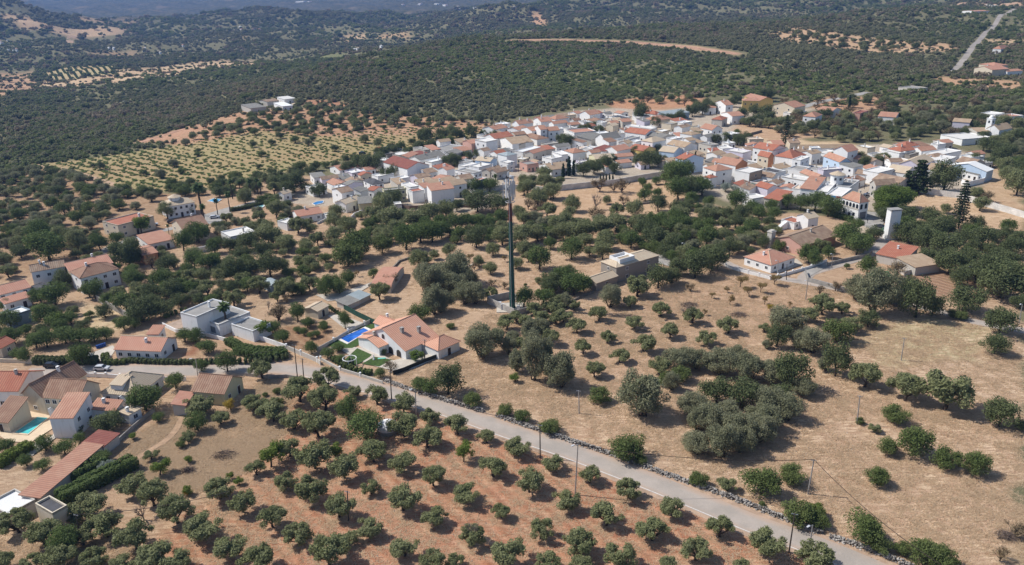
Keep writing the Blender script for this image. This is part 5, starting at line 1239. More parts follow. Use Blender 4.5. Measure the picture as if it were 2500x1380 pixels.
def quadmesh(name, V, mats, mi=None):
    n = len(V) // 4; me_ = bpy.data.meshes.new(name); me_.vertices.add(len(V)); me_.vertices.foreach_set('co', V.ravel())
    me_.loops.add(n*4); me_.loops.foreach_set('vertex_index', np.arange(n*4)); me_.polygons.add(n)
    me_.polygons.foreach_set('loop_start', np.arange(0, n*4, 4)); me_.polygons.foreach_set('loop_total', np.full(n, 4))
    for m_ in mats: me_.materials.append(m_)
    if mi is not None: me_.polygons.foreach_set('material_index', mi)
    me_.update(calc_edges=True); return me_
LF = {
 'olive': leafmat('olive_leaves', (.21, .23, .10), (.25, .265, .125), (.30, .31, .18), .32),
 'wild': leafmat('wild_olive_leaves', (.225, .235, .135), (.275, .275, .165), (.31, .305, .20), .36),
 'carob': leafmat('carob_leaves', (.105, .13, .055), (.135, .16, .07), (.17, .19, .09), .26),
 'orange': leafmat('citrus_leaves', (.105, .15, .045), (.135, .18, .06), (.17, .21, .08), .3),
 'shrub': leafmat('mastic_leaves', (.11, .15, .045), (.145, .18, .06), (.185, .21, .085), .28),
 'lime': leafmat('fig_leaves', (.13, .20, .04), (.18, .23, .05), (.22, .24, .07), .35),
 'dry': leafmat('dry_leaves', (.22, .165, .10), (.28, .20, .11), (.26, .22, .13), .2),
 'bare': leafmat('twigs', (.22, .18, .15), (.26, .22, .18), None, 0), 'young': leafmat('almond_leaves', (.24, .16, .075), (.30, .20, .085), (.22, .21, .075), .3),
 'cyp': leafmat('cypress_leaves', (.03, .05, .022), (.038, .06, .025), None, .05), 'palm': leafmat('palm_leaves', (.07, .105, .035), (.09, .13, .045), None, .2),
 'arau': leafmat('araucaria_leaves', (.045, .07, .03), (.06, .08, .035), None, .1), 'willow': leafmat('willow_leaves', (.14, .20, .045), (.19, .23, .055), (.11, .15, .04), .35),
 'yellow': leafmat('yellow_leaves', (.38, .27, .045), (.42, .31, .055), None, .3), 'silver': leafmat('silver_leaves', (.26, .30, .25), (.30, .34, .29), None, .2)}
#        hr   br   lumps  lump radius  n leaves size asp shell trunk
LF['rolive'] = LF['olive']
TK = {'rolive': (.84,.03,28,(.10,.20),1700,.022,2.0,.42,'short'),
 'olive': (.62,.15,24,(.09,.17),1500,.024,2.4,.5,'twist'), 'wild': (.88,.0,34,(.08,.19),3000,.017,2.2,.5,'multi'),
 'carob': (.82,.0,30,(.10,.21),2000,.021,1.3,.35,'short'), 'orange': (.84,.03,26,(.12,.22),1700,.023,1.3,.3,'short'),
 'shrub': (.76,.0,26,(.10,.2),1900,.021,1.5,.35,'short'), 'lime': (.85,.10,12,(.14,.22),1000,.032,1.2,.45,'short'),
 'dry': (.80,.10,14,(.12,.2),420,.02,1.5,.7,'branchy'), 'bare': (.85,.2,12,(.14,.24),0,.015,1,1,'branchy'), 'young': (1.0,.28,8,(.14,.22),420,.03,1.6,.6,'vase'),
 'willow': (.95,.05,18,(.14,.22),2400,.017,3.2,.4,'short'), 'yellow': (.8,.05,9,(.16,.24),700,.03,1.3,.5,'short'), 'silver': (.8,.02,12,(.15,.22),1400,.022,1.8,.4,'short')}
def limb(mb, p, q, r1, r2, rg, seg=3, wob=.03):
    pr = Vector(p); a = r1
    for k in range(1, seg + 1):
        t = k / seg; nx = Vector(p).lerp(Vector(q), t) + (Vector((rg.uniform(-wob, wob), rg.uniform(-wob, wob), rg.uniform(-wob, wob) * .5)) if k < seg else Vector())
        b_ = r1 + (r2 - r1) * t; mb.tube(pr, nx, a, b_, 6, 0, False); pr = nx; a = b_
def tree_meshes(kind, seed):
    rg = np.random.default_rng(seed * 7 + len(kind)); C = []; R = []
    if kind == 'cyp':
        for k in range(26): t = k / 25; C.append(((rg.random()-.5)*.25, (rg.random()-.5)*.25, .15 + t * 4.2)); R.append(.46 * (math.sin(PI * min(1, .12 + t * .86)) ** .5) * (1 - .35 * t))
        V = leaves(C, R, 2600, .06, 2, rg, .3, .6); tr = MB(); limb(tr, (0,0,-.1), (0,0,3.8), .09, .02, rg)
        return tr.mesh('trunk', BARK), quadmesh('crown', V, [LF[kind]])
    if kind == 'palm':
        V = []
        for f_ in range(34):
            a = f_ * 2.4 + rg.random() * .4; el = 1.25 - 1.9 * (f_ / 34) + rg.normal() * .08; L_ = .52; p = np.array([0, 0, 2.2]); dr = np.array([math.cos(a)*math.cos(el), math.sin(a)*math.cos(el), math.sin(el)]); sd = np.array([-math.sin(a), math.cos(a), 0])
            for s_ in range(8):
                q = p + dr * L_ / 8; w1 = .085 * math.sin(PI * (s_ + .3) / 8.6) + .01; w2 = .085 * math.sin(PI * min(8.2, s_ + 1.3) / 8.6) + .01
                dz = np.array([0, 0, -.45])
                for sg in (1, -1): V += [p, p + (sd*sg + dz) * w1, q + (sd*sg + dz) * w2, q]
                p = q; dr = dr + np.array([0, 0, -.19]); dr /= np.linalg.norm(dr)
        tr = MB(); limb(tr, (0,0,-.1), (0,0,2.2), .075, .055, rg, 6, .02)
        return tr.mesh('trunk', BARK), quadmesh('crown', np.array(V), [LF[kind]])
    if kind in ('arau', 'cedar'):
        n = 17 if kind == 'arau' else 9; Hh = 3.0 if kind == 'arau' else 1.25; tr = MB(); limb(tr, (0,0,-.1), (0,0,Hh), .05 if kind == 'arau' else .07, .01, rg, 5, .02)
        for k in range(n):
            t = k / (n - 1); z = Hh * (.14 + .84 * t); rad = (.5 * (1 - t) ** .6 + .03) if kind == 'arau' else (.5 * (1 - t * .75))
            nb = 7 if kind == 'arau' else 6
            for b_ in range(nb):
                a = 2*PI*b_/nb + k * .8 + rg.normal() * .15; rd = rad * rg.uniform(.75, 1.1)
                for s_ in (.35, .65, .95): C.append((rd*s_*math.cos(a), rd*s_*math.sin(a), z + .05 * s_ - (.06 if kind == 'cedar' else .1) * s_)); R.append(.075 if kind == 'arau' else .1)
                limb(tr, (0,0,z), (rd*math.cos(a), rd*math.sin(a), z), .012, .004, rg, 2, .01)
        V = leaves(C, R, 4200, .022, 1.6, rg, .4, .4, squash=.45); return tr.mesh('trunk', BARK), quadmesh('crown', V, [LF['arau']])
    hr, br, nl, (ra, rb), n, ls, asp, shl, tk = TK[kind]
    cx = cz = 0
    lean = rg.uniform(-.06, .06, 2)
    for k in range(nl):
        a = rg.random() * 2 * PI; ph = math.asin(rg.uniform(-.65, 1)) ; q = rg.uniform(.62, 1.0) if rg.random() < .8 else rg.uniform(.1, .6)
        R_ = rg.uniform(ra, rb); e = .5 - R_ * .8
        C.append((lean[0] + e * q * math.cos(a) * math.cos(ph), lean[1] + e * q * math.sin(a) * math.cos(ph), br + hr / 2 + (hr / 2 - R_ * .7) * q * math.sin(ph))); R.append(R_)
    if kind in ('rolive', 'shrub', 'carob', 'orange', 'wild', 'willow', 'silver'): C.append((lean[0], lean[1], br + hr * .45)); R.append(min(.34, hr * .45))
    air = kind in ('olive', 'rolive', 'wild', 'willow', 'silver')
    V = leaves(C, R, int(n * (3.3 if air else 2.8)), ls * (.50 if air else .56), asp, rg, .42 if air else shl, .38 if kind in ('olive', 'rolive', 'wild', 'willow') else .6, .8 if kind in ('willow',) else 0) if n else np.zeros((0, 3))
    if n:
        sx_ = (np.percentile(V[:, 0], 98.5) - np.percentile(V[:, 0], 1.5) + np.percentile(V[:, 1], 98.5) - np.percentile(V[:, 1], 1.5)) / 2
        sx_ /= .84; V[:, :2] /= sx_; C = [(c0 / sx_, c1 / sx_, c2) for c0, c1, c2 in C]
    mi = None
    tr = MB(); py_ = random.Random(seed)
    top = br + hr * .45
    if tk == 'twist':
        f0 = Vector((py_.uniform(-.05, .05), py_.uniform(-.05, .05), .15)); limb(tr, (0,0,-.03), f0, .05, .035, py_, 3, .015)
        for k in rg.choice(nl, min(nl, 7), False): 
            mid = f0.lerp(Vector(C[k]), .5) + Vector((0, 0, -.02)); limb(tr, f0, mid, .026, .015, py_, 2, .02); limb(tr, mid, C[k], .015, .005, py_, 2, .02)
            for _ in range(3): e = Vector(C[k]) + Vector((py_.uniform(-.1,.1), py_.uniform(-.1,.1), py_.uniform(-.04,.1))); limb(tr, mid, e, .007, .003, py_, 2, .02)
    elif tk in ('branchy', 'vase'):
        f0 = Vector((py_.uniform(-.04, .04), 0, br * .8 + .05)); limb(tr, (0,0,-.03), f0, .04, .03, py_, 2, .01)
        for k in range(nl):
            limb(tr, f0, C[k], .016, .006, py_, 3, .03)
            for _ in range(9 if tk == 'branchy' else 4): e = Vector(C[k]) + Vector((py_.uniform(-.16,.16), py_.uniform(-.16,.16), py_.uniform(-.06,.2))); limb(tr, Vector(C[k]) * .8 + f0 * .2, e, .006, .0025, py_, 2, .03)
    elif tk == 'multi':
        for k in rg.choice(nl, 9, False): limb(tr, (py_.uniform(-.06,.06), py_.uniform(-.06,.06), -.02), C[k], .02, .005, py_, 3, .03)
    else:
        limb(tr, (0,0,-.03), (lean[0], lean[1], top), .04, .02, py_, 3, .01)
        for k in rg.choice(nl, 5, False): limb(tr, (lean[0]*.6, lean[1]*.6, top * .5), C[k], .016, .005, py_, 2, .02)
    tm = tr.mesh('trunk', BARK if kind != 'bare' else LF['bare'])
    cmn = quadmesh('crown', V, [LF[kind]]) if n else None
    return tm, cmn
PROTO = {}
def proto(kind, v):
    if (kind, v) not in PROTO: PROTO[(kind, v)] = tree_meshes(kind, v + 1)
    return PROTO[(kind, v)]
NAMES = {'rolive': ('olive_tree', 'olive tree', 'rounded grey-green olive tree'), 'olive': ('olive_tree', 'olive tree', 'grey-green olive tree'), 'wild': ('wild_olive_tree', 'wild olive', 'bushy grey wild olive'), 'carob': ('carob_tree', 'carob tree', 'dark dense carob tree'),
 'orange': ('orange_tree', 'orange tree', 'round green orange tree'), 'shrub': ('mastic_shrub', 'shrub', 'green rounded shrub'), 'lime': ('fig_tree', 'fig tree', 'bright green fig tree'), 'dry': ('dry_tree', 'dry tree', 'thin brown dry tree'),
 'bare': ('bare_tree', 'bare tree', 'leafless bare tree'), 'young': ('almond_tree', 'almond tree', 'small rusty almond tree'), 'cyp': ('cypress_tree', 'cypress', 'narrow dark cypress'), 'palm': ('palm_tree', 'palm', 'feathery palm'),
 'arau': ('araucaria_tree', 'araucaria', 'tall tiered araucaria'), 'cedar': ('cedar_tree', 'cedar', 'dark layered cedar'), 'willow': ('willow_tree', 'willow', 'yellow-green drooping willow'), 'yellow': ('yellow_bush', 'bush', 'yellow leaved bush'), 'silver': ('silver_bush', 'bush', 'silver-grey bush')}
TREES = []; TXY = []
def plant(kind, x, y, wm, rg, maxw=None):
    """one tree at world x,y with crown width wm metres"""
    nv = 7 if kind == 'olive' else 5 if kind in ('rolive', 'wild', 'carob', 'orange', 'shrub') else 3
    tm, cmn = proto(kind, rg.randrange(nv)); z = hz(x, y)
    t = empty(NAMES[kind][0], (x, y, z - .05), rg.random() * 2 * PI); s_ = wm; zs = s_ * rg.uniform(.88, 1.12); t.scale = (s_, s_, zs)
    if cmn: inst('crown', cmn, t)
    inst('trunk', tm, t); TREES.append([t, kind, wm]); TXY.append((x, y, wm)); return t
TR = random.Random(77)
def T(kind, txt, hmul=1.0):
    for q in txt.replace('\n', ' ').split(';'):
        if not q.strip(): continue
        c_ = [float(v) for v in q.split(',')]; p = at(c_[0], c_[1]); wm = c_[2] * axd(p) / F * (1.12 if c_[1] < 740 and c_[2] > 20 else 1.0)
        if wm < .6: continue
        kd_ = kind
        if kind == 'wild' and 55 < c_[2] < 105 and TR.random() < .16: kd_ = 'carob'
        if kind == 'olive' and c_[1] < 700 and TR.random() < .75: kd_ = 'rolive'
        t = plant(kd_, p.x, p.y, wm * (.9 if kind == 'wild' else 1), TR)
        if c_[1] < 740 and kd_ in ('rolive', 'carob', 'orange', 'shrub', 'olive'): t.scale.z *= 1.15
        if kind == 'wild': t.scale.z *= TR.uniform(.95, 1.45)
        if len(c_) > 3: t.scale.z *= c_[3]
# grove below the road
T('olive', '''667,1029,70;718,1048,70;779,1066,80;988,1066,78;1048,1034,52;1045,1092,74;1117,1060,60;1188,1081,45;1264,1112,64;912,1127,76;769,1144,85;708,1115,60;841,1168,72;981,1153,68;
1205,1165,66;1292,1202,72;628,1160,48;697,1196,60;760,1227,84;830,1263,74;908,1207,50;986,1246,80;1059,1186,62;1140,1227,70;1224,1265,50;667,1288,70;734,1330,72;902,1308,68;1062,1283,68;807,1378,95;988,1358,70;
1244,1378,88;630,1390,80;1059,1394,64;594,1252,64;325,1207,70;378,1235,82;224,1263,88;263,1311,84;112,1330,84;48,1300,84;333,1342,92;385,1390,96;434,1277,90;501,1314,92;563,1358,76;538,1218,76;370,1123,38;459,1080,38;540,1036,44;
487,1012,72;440,1394,72;12,1390,60;1351,1148,56;1438,1179,54;1382,1244,66;1533,1216,68;1640,1260,64;1480,1283,74;1320,1314,66;1592,1319,80;1418,1353,82;1757,1311,66;1698,1367,78;1870,1355,84;1516,1388,84;1340,1392,66;1628,1394,50;1810,1398,50;1990,1394,95;
803,946,66;733,981,78;794,1001,74;862,970,40;922,987,58;986,1007,60;640,925,58;620,1003,62;655,1000,50;1157,1332,66;850,1330,50;1110,1385,50;1420,1400,60;150,1385,80;235,1385,70;300,1395,60;205,1330,60;90,1390,60;190,1280,40;
1409,812,52;1345,842,48;1423,865,46;1483,836,42;1461,784,46;1548,803,48;1614,772,52;1635,825,50;1690,790,52;1572,858,56;1513,885,48;1452,920,48;1777,814,54;1722,842,54;1539,750,42;1554,723,55;1374,787,46;1356,793,38;1322,790,44;1237,807,48;1612,914,55;1774,1198,50;2056,767,38;2009,770,68;2075,810,50;2110,945,78;2307,1002,122;2209,978,84;1968,787,55;1865,810,30;2135,1056,32;1360,750,40;1401,755,30''')
T('bare', '''352,1270,50;444,1290,1;1157,1330,60;1679,782,55;656,756,26;1453,512,38''')
T('lime', '''662,1140,64,1.25;1132,1128,50,1.25;391,1160,50;328,1073,20;459,1207,26;459,1131,22;585,1182,24;566,1170,20;638,918,38,1.2;1014,882,36;820,1120,40;1258,932,26;449,568,10;345,570,42;640,824,45;144,800,45;1607,480,20;1996,1258,34;2130,1330,32''')
T('orange', '''892,1072,100;850,1025,64;485,1053,56;444,1093,26;160,1352,84;191,1059,34;197,1079,32;159,1109,50;113,1100,50;15,1106,50;388,1030,32;249,1132,50;104,1149,42;67,1138,36;429,949,50;357,1002,88;493,906,38;556,908,55,1.2;510,862,50;452,836,45;478,839,44;61,885,38,1.2;203,892,58,1.3;116,848,55;162,839,60;197,840,55;232,836,50;261,830,45;90,850,50;38,839,50;28,800,60;
832,887,28;800,876,36;826,859,36,.8;762,864,36;672,812,40;693,837,40;725,812,22;742,818,24;759,827,22;775,822,22;791,809,26;728,786,44,1.3;751,800,34;843,803,32,1.6;792,798,22;938,866,18;1023,954,46;1052,963,54;928,922,32;
1044,570,34,1.2;1079,564,34,1.2;992,610,62;1027,593,60;1056,592,50;1079,582,45;1114,564,40;1125,587,36;1143,558,40;1166,558,38;1195,561,34;1224,547,36,1.1;1195,469,38;1157,472,38;911,677,24;815,709,42;853,697,36;795,724,45;830,718,40;1317,657,56;1395,634,58;1343,608,30;1540,605,45;1283,700,10;1279,750,50,1.3;1325,744,54;1401,721,62;1425,712,45;1366,700,50;
1569,457,22;1583,469,22;1602,451,22;1575,492,34;1607,480,22;1647,460,62,1.1;1656,489,52;1714,477,46;1625,450,30;1670,440,50;1640,435,40;1700,470,45;1728,509,28;1688,503,32;1705,518,22;1612,564,45;1635,573,45;1653,556,45;1590,560,40;1668,566,40;1705,576,36;1725,564,36;1725,599,52;1833,524,34;1847,524,28;1888,541,34;1882,518,32;1795,512,45;1922,509,34;1953,515,42;1988,515,45;2020,529,52;2038,529,34;2093,564,32;1974,642,48;1991,650,36;2023,631,30;2067,605,58;2090,622,60;2055,590,46;2107,605,40;2116,674,42,1.1;2067,657,16;
246,612,40;285,599,34;124,638,88;99,600,60;449,613,46;486,593,58;525,618,36;475,658,45;514,664,50;311,760,60;234,730,46;266,743,38;331,703,50;393,706,48;136,748,72;102,740,52;113,792,60;144,800,50;175,791,44;14,757,34;305,806,46;330,802,40;444,709,34;1258,1380,1''')
T('shrub', '''1934,1179,66;2140,1184,60;2162,1107,52;2228,1108,92,1.15;2305,1140,70;2377,1156,74;2185,1029,64;2105,1322,96;2150,1347,55;2200,1352,46;2250,1372,90;2300,1382,80;1860,1209,94;1528,1118,86;1565,1134,34;1705,1182,48;1950,1277,84;1985,1270,60;2000,1290,50;1339,1056,56;1232,1015,42;1275,1029,44;1154,992,50;1467,982,58,1.05;1027,783,58;1099,802,24;2100,1035,24;1860,1235,18;2040,832,78;2438,814,0.1;1395,1132,1;1692,1182,26;
666,940,1;873,632,75;850,650,70;934,619,46;893,593,30;902,564,32;1660,932,56;1625,940,46;1800,330,20;1840,553,26;705,700,30;716,722,30;737,720,32;1900,612,30;320,650,48;220,775,24;280,788,14;215,785,20;2342,780,36''')
T('dry', '''822,1010,1;1519,472,42;1464,469,38;1499,469,26;1290,512,28;1453,545,42;1522,503,28;1314,510,28;2185,680,52;2262,770,1;2440,1370,46;2480,1312,56;955,908,40;679,784,58;684,782,46;1685,712,24;655,670,1;412,720,1;2409,495,32;2040,711,30;2000,720,26;1180,880,30;700,740,30;930,690,1;728,575,1;366,690,30;1150,700,30;957,700,40;233,1230,1;345,690,44;372,655,36;1505,545,34;1560,545,34;2395,490,24;1310,520,24''')
T('yellow', '''563,1001,32;1879,756,18;2130,1332,34;1998,1262,30;459,1209,20;130,690,36;1000,905,1''')
T('young', '''1737,728,16;1775,714,15;1782,744,22;1807,701,28;1828,725,22;1857,714,22;1866,743,18;1890,695,26;1720,770,14;1928,750,15;783,703,14;873,676,14;870,648,16;2413,578,14;1258,560,1;1147,640,20;1233,640,14''')
T('wild', '''1174,868,110;1262,905,56,1.2;1304,928,92,1.3;1371,945,86,1.25;1340,905,60;1243,864,44;1570,1015,124;1093,963,86,1.2;1298,832,66;1490,750,62;1380,750,40;
1660,905,88;1700,900,70;1760,912,92;1800,882,60;1832,928,88;1882,932,80;1930,948,104;1960,965,66;1750,988,92;1810,995,98;1870,1014,98;1922,1024,84;1690,1012,80;1730,1052,90;1795,1078,98;1850,1080,90;1702,1108,78;1762,1118,88;1805,1104,76;1875,1052,80;1700,1050,60;1775,1035,80;1850,1040,80;1905,990,80;1640,952,44;
1919,812,98;1895,847,62;1985,860,88;2090,732,62;2133,764,112,1.1;2177,742,62;2235,775,98,1.1;2212,732,62;2273,772,60;2040,919,76,1.2;2014,905,42;2438,1041,98;2183,1027,10;1945,850,60;1870,850,30;
1045,722,70;1080,702,78;1120,694,80;1160,742,58;1060,767,68;1100,722,78;1135,742,68;1035,694,48;1145,705,50;1076,762,64''')
T('carob', '''2119,798,58;2490,1050,34;2426,864,68;2438,815,82,1.1;2351,760,94;2327,777,34;2438,728,104;2490,754,48;2412,715,58;2467,698,78;2409,680,68;2299,628,72;2316,669,72;2365,648,48;2397,605,58;2467,628,52;2351,599,44;2455,582,26,1.3;2458,651,50;2310,574,40;2280,584,58;2250,612,60;2225,592,60;2200,587,48;2262,642,45;2212,548,54;2270,547,48;2157,541,40;2383,564,34,1.1;2357,570,26;2307,564,44;2301,469,66,1.1;2130,587,40;2435,640,45;2380,690,60;2340,700,50;2480,600,45;
1166,518,66,.9;1215,518,58,.9;1137,489,26;1115,515,30;1163,605,50;1557,564,0.1;1575,579,54;1595,602,54;1679,480,52,1.1;1670,532,32,1.4;1607,518,40;1742,544,0.1;1725,544,42;1778,538,36;1809,541,40;1795,558,40;1780,625,42,1.2;1862,605,34;1641,616,50;1656,672,45;1696,678,70;1737,661,72,1.1;1607,703,60;1641,692,46;1830,622,22;1392,672,32;1346,709,50;1340,720,40;1380,715,40;
353,785,78;401,771,60;347,787,70;376,755,55;319,648,74;261,1053,76;576,686,58;610,678,46;661,675,60;593,638,46;641,633,46;602,613,50;656,754,0.1;562,613,36;534,602,30;412,669,46;441,748,46;158,703,44;1500,604,0.1;370,735,50;420,735,50;1076,1,0.1''')
T('olive', '''702,613,44;667,600,45;728,571,46;760,571,26;777,600,36;821,591,44;853,571,45;820,562,40;928,600,30;969,583,45;948,594,34;1012,558,54;983,552,40;954,558,58;1047,547,50;1090,538,45;908,538,42;934,523,50;821,535,36;772,624,24;1024,654,46;1047,645,22;1062,634,24;1099,625,34;1169,651,26;1198,671,34;1204,625,34;1227,599,50;1276,599,58;1282,625,34;1314,590,36;1259,657,34;1279,550,36;1267,532,30;1337,529,38;1314,503,44;1279,477,36;1345,486,40;1357,567,42;1380,553,36;1392,535,32;1375,587,42;1401,587,46;1430,587,50;1470,576,52;1505,564,50;1505,529,34;1546,529,42;1311,587,36;1340,587,28;1276,625,33;1427,605,42;1479,611,46;1528,587,36;1557,564,42;1470,634,44;1438,625,28;1314,692,20;1398,518,38;1482,499,22;1320,503,36;1351,486,44;1328,460,40;1282,457,30;1288,472,40;1363,460,32;1331,438,34;1656,547,46;1728,509,20;1742,544,38;1769,564,36;1830,555,30;1557,724,42;
1490,753,0.1;830,705,0.1;928,732,46;757,709,40;731,712,26;696,729,48;722,776,0.1;656,782,0.1;571,748,58;633,717,50;508,723,45;424,655,30;424,692,24;463,689,36;475,712,34;689,607,36;658,599,55;675,531,40;636,545,30;554,545,28;463,522,30;410,534,36;599,499,38;192,613,44,1.3;23,678,38;158,602,46;395,635,26;220,726,40;181,771,32;678,737,34;2351,744,0.1;2391,515,36;2307,521,25;2003,617,36;1887,541,0.1;2455,448,44;2481,477,58;2383,489,32;1900,575,22;1010,605,0.1;1200,730,34;1157,692,24;1146,764,0.1;540,690,40;600,700,40;560,660,36;500,690,36;350,735,44;290,735,40;1290,640,28;1230,575,34;1250,620,26;2330,790,0.1;2092,700,0.1''')
T('palm', '''494,528,34;500,542,20;562,519,19;532,525,17;568,486,18;587,472,14;613,478,18;630,475,16;638,480,16;555,806,40,.75;413,572,10;2411,600,12;1010,745,0.1;1210,460,14''')
T('cyp', '''2072,268,8;1389,430,12;1375,436,10;1400,428,9;1466,447,5;1473,446,5;1480,445,5;1488,444,5;1496,443,5;2430,160,4;2441,158,4;2450,160,4;855,890,8,.5;862,893,8,.5;1697,400,7''')
T('arau', '''1915,362,24,1.1;2339,558,40,.95''')
T('cedar', '''2240,473,54;2212,470,34''')
T('willow', '''2177,522,74;2160,505,50;2195,508,50;2150,530,40''')
T('silver', '''258,1150,40;270,1145,36;1795,470,26;1815,465,30;1835,467,28;1770,468,26''')
# trees in and around the village
T('carob', '''1385,360,34;1372,352,28;1566,298,40,1.1;1434,330,26;1446,322,26;1462,328,24;1420,325,22;1250,322,14;1200,322,20;1205,340,22;1190,345,24;1300,448,26;1478,420,40;1450,425,36;1425,432,34;1500,425,30;1495,400,24;1585,410,46;1565,408,36;1610,405,30;1640,425,26;945,440,30;968,430,36;1008,428,26;1020,432,28;880,415,40;905,420,50;930,405,30;862,420,30;845,425,30;1110,405,36;1140,395,30;1165,385,24;1090,405,30;935,385,28;720,470,50;705,480,36;780,480,36;748,470,30;708,455,30;728,440,28;830,470,24;870,505,30;965,502,40;935,500,36;1115,340,30;1150,335,30;1080,345,36;1040,352,40;1175,345,20;1395,350,20;1240,330,18;1615,305,26;1635,300,26;1660,300,30;1600,310,26;1690,285,30;1715,280,34;1740,275,30;1760,268,24;1800,252,26;1855,258,22;1870,248,34;1880,240,26;1835,255,20;1700,270,24;1725,265,24;1785,262,24;1870,290,36;1850,305,30;1810,292,30;1840,285,30;2065,385,30;2040,395,26;2085,400,34;2110,410,34;2140,405,30;2420,408,30;2440,400,40;2380,400,30;2460,385,40;2400,370,36;2430,375,36;1865,380,20;1745,352,26;1770,352,30;1800,355,34;1820,350,30;1600,375,26;2300,440,30;2280,455,30''')
T('olive', '''1005,420,26;958,418,26;1030,340,26;1100,330,26;925,360,22;890,350,22;2030,395,26;2160,395,26;1550,380,22;1700,345,22;1440,412,24''')
# ------------------------------------------------------------------ scattered individuals
occ = {}
for x, y, w_ in TXY: occ.setdefault((int(x // 12), int(y // 12)), []).append((x, y, w_))
def near_tree(x, y, w_, k=.42):
    i, j = int(x // 12), int(y // 12)
    for a in (i-1, i, i+1):
        for c_ in (j-1, j, j+1):
            for X, Y, W_ in occ.get((a, c_), ()):
                if (X - x) ** 2 + (Y - y) ** 2 < (k * (W_ + w_)) ** 2: return True
    return False
def near_road(x, y, w_):
    for P_, rw in ROADS:
        if np.min((P_[:, 0] - x) ** 2 + (P_[:, 1] - y) ** 2) < (rw / 2 + w_ * .35) ** 2: return True
    return False
def scatter(poly, n, kinds, wr_, seed, k=.42):
    pw = W(poly); rg = random.Random(seed); x0, y0 = pw.min(0); x1, y1 = pw.max(0); c_ = 0
    for _ in range(n * 12):
        if c_ >= n: break
        x = rg.uniform(x0, x1); y = rg.uniform(y0, y1)
        if not pip(np.array([x]), np.array([y]), pw)[0]: continue
        w_ = rg.uniform(*wr_)
        if infoot(x, y) or near_tree(x, y, w_, k) or near_road(x, y, w_): continue
        plant(rg.choice(kinds), x, y, w_, rg); occ.setdefault((int(x // 12), int(y // 12)), []).append((x, y, w_)); c_ += 1
scatter([(-40,430),(110,415),(330,475),(420,480),(370,500),(250,540),(240,600),(200,640),(60,660),(-40,690)], 150, ['carob','rolive','wild','shrub','wild'], (4.5, 9), 1)
scatter([(200,640),(250,600),(420,610),(520,630),(560,700),(440,740),(300,745),(290,680)], 26, ['rolive','carob','orange','wild'], (4, 7), 2)
scatter([(420,480),(560,455),(700,435),(700,480),(660,520),(600,490),(480,480)], 34, ['carob','shrub','olive'], (5, 9), 3)
scatter([(640,470),(760,540),(700,620),(560,640),(520,560),(620,540)], 22, ['rolive','carob','wild'], (4.5, 7.5), 4)
scatter([(330,470),(560,438),(760,412),(900,382),(1010,352),(1160,335),(1190,320),(1170,345),(930,395),(760,435),(560,460),(400,478)], 60, ['carob','shrub','carob'], (5, 9), 5)
scatter([(1780,300),(2080,282),(2500,250),(2500,430),(2430,415),(2400,350),(2330,345),(2150,345),(1990,350),(1880,320)], 190, ['carob','rolive','carob','wild','dry'], (5.5, 10), 6, .4)
scatter([(2280,400),(2500,400),(2500,440),(2440,430),(2420,400)], 14, ['carob','orange'], (6, 9), 7)
scatter([(1700,500),(1900,545),(1880,600),(1760,640),(1640,620),(1560,600),(1600,540)], 40, ['rolive','carob','wild','orange'], (4.5, 8), 8)
scatter([(2200,560),(2480,560),(2500,700),(2320,700),(2290,640),(2180,600)], 34, ['carob','orange','carob'], (5, 8), 9)
scatter([(880,535),(1000,540),(1240,535),(1240,600),(1120,600),(960,600),(880,580)], 34, ['orange','rolive','carob','shrub'], (4, 7), 20, .36)
scatter([(1290,545),(1500,555),(1640,540),(1780,580),(1740,650),(1640,640),(1540,600),(1420,590),(1300,600)], 60, ['rolive','carob','wild','shrub','orange'], (4.5, 8), 21, .36)
scatter([(560,640),(720,600),(860,600),(880,640),(740,680),(640,690)], 20, ['rolive','carob','shrub'], (4, 7), 22, .4)
scatter([(380,690),(560,640),(640,690),(560,745),(420,750)], 26, ['carob','olive','orange','wild'], (4.5, 7.5), 23, .36)
scatter([(1290,760),(1400,745),(1300,850),(1200,880),(1200,820)], 12, ['wild','olive','olive'], (4, 6.5), 10)
scatter([(460,345),(600,285),(760,270),(1000,280),(1180,300),(1000,312),(760,335),(620,330)], 110, ['rolive','carob','olive','shrub'], (5, 8.5), 11, .6)
scatter([(120,400),(450,350),(800,330),(1150,312),(1000,355),(700,415),(400,465)], 18, ['carob','shrub','wild'], (4, 7), 12, 1)
scatter([(1900,75),(2060,88),(2330,112),(2230,128),(2000,118)], 46, ['carob','olive'], (7, 11), 13, .8)
scatter([(1880,255),(2150,240),(2200,262),(2000,275)], 22, ['dry','carob','olive'], (6, 9), 14, .6)
scatter([(1490,245),(1700,232),(1710,262),(1500,262)], 16, ['dry','carob','olive'], (5, 8), 15, .6)
scatter([(980,700),(1170,640),(1240,700),(1190,740),(1020,760)], 6, ['dry','shrub'], (2.5, 4), 16)
scatter([(560,1000),(700,940),(760,960),(640,1060)], 3, ['shrub'], (1.5, 2.5), 17)
scatter([(0,560),(90,520),(240,620),(60,660)], 14, ['carob','wild'], (5, 8), 18)
scatter([(0,770),(280,760),(200,830),(60,880),(0,860)], 16, ['orange','carob','orange'], (4, 6), 19)
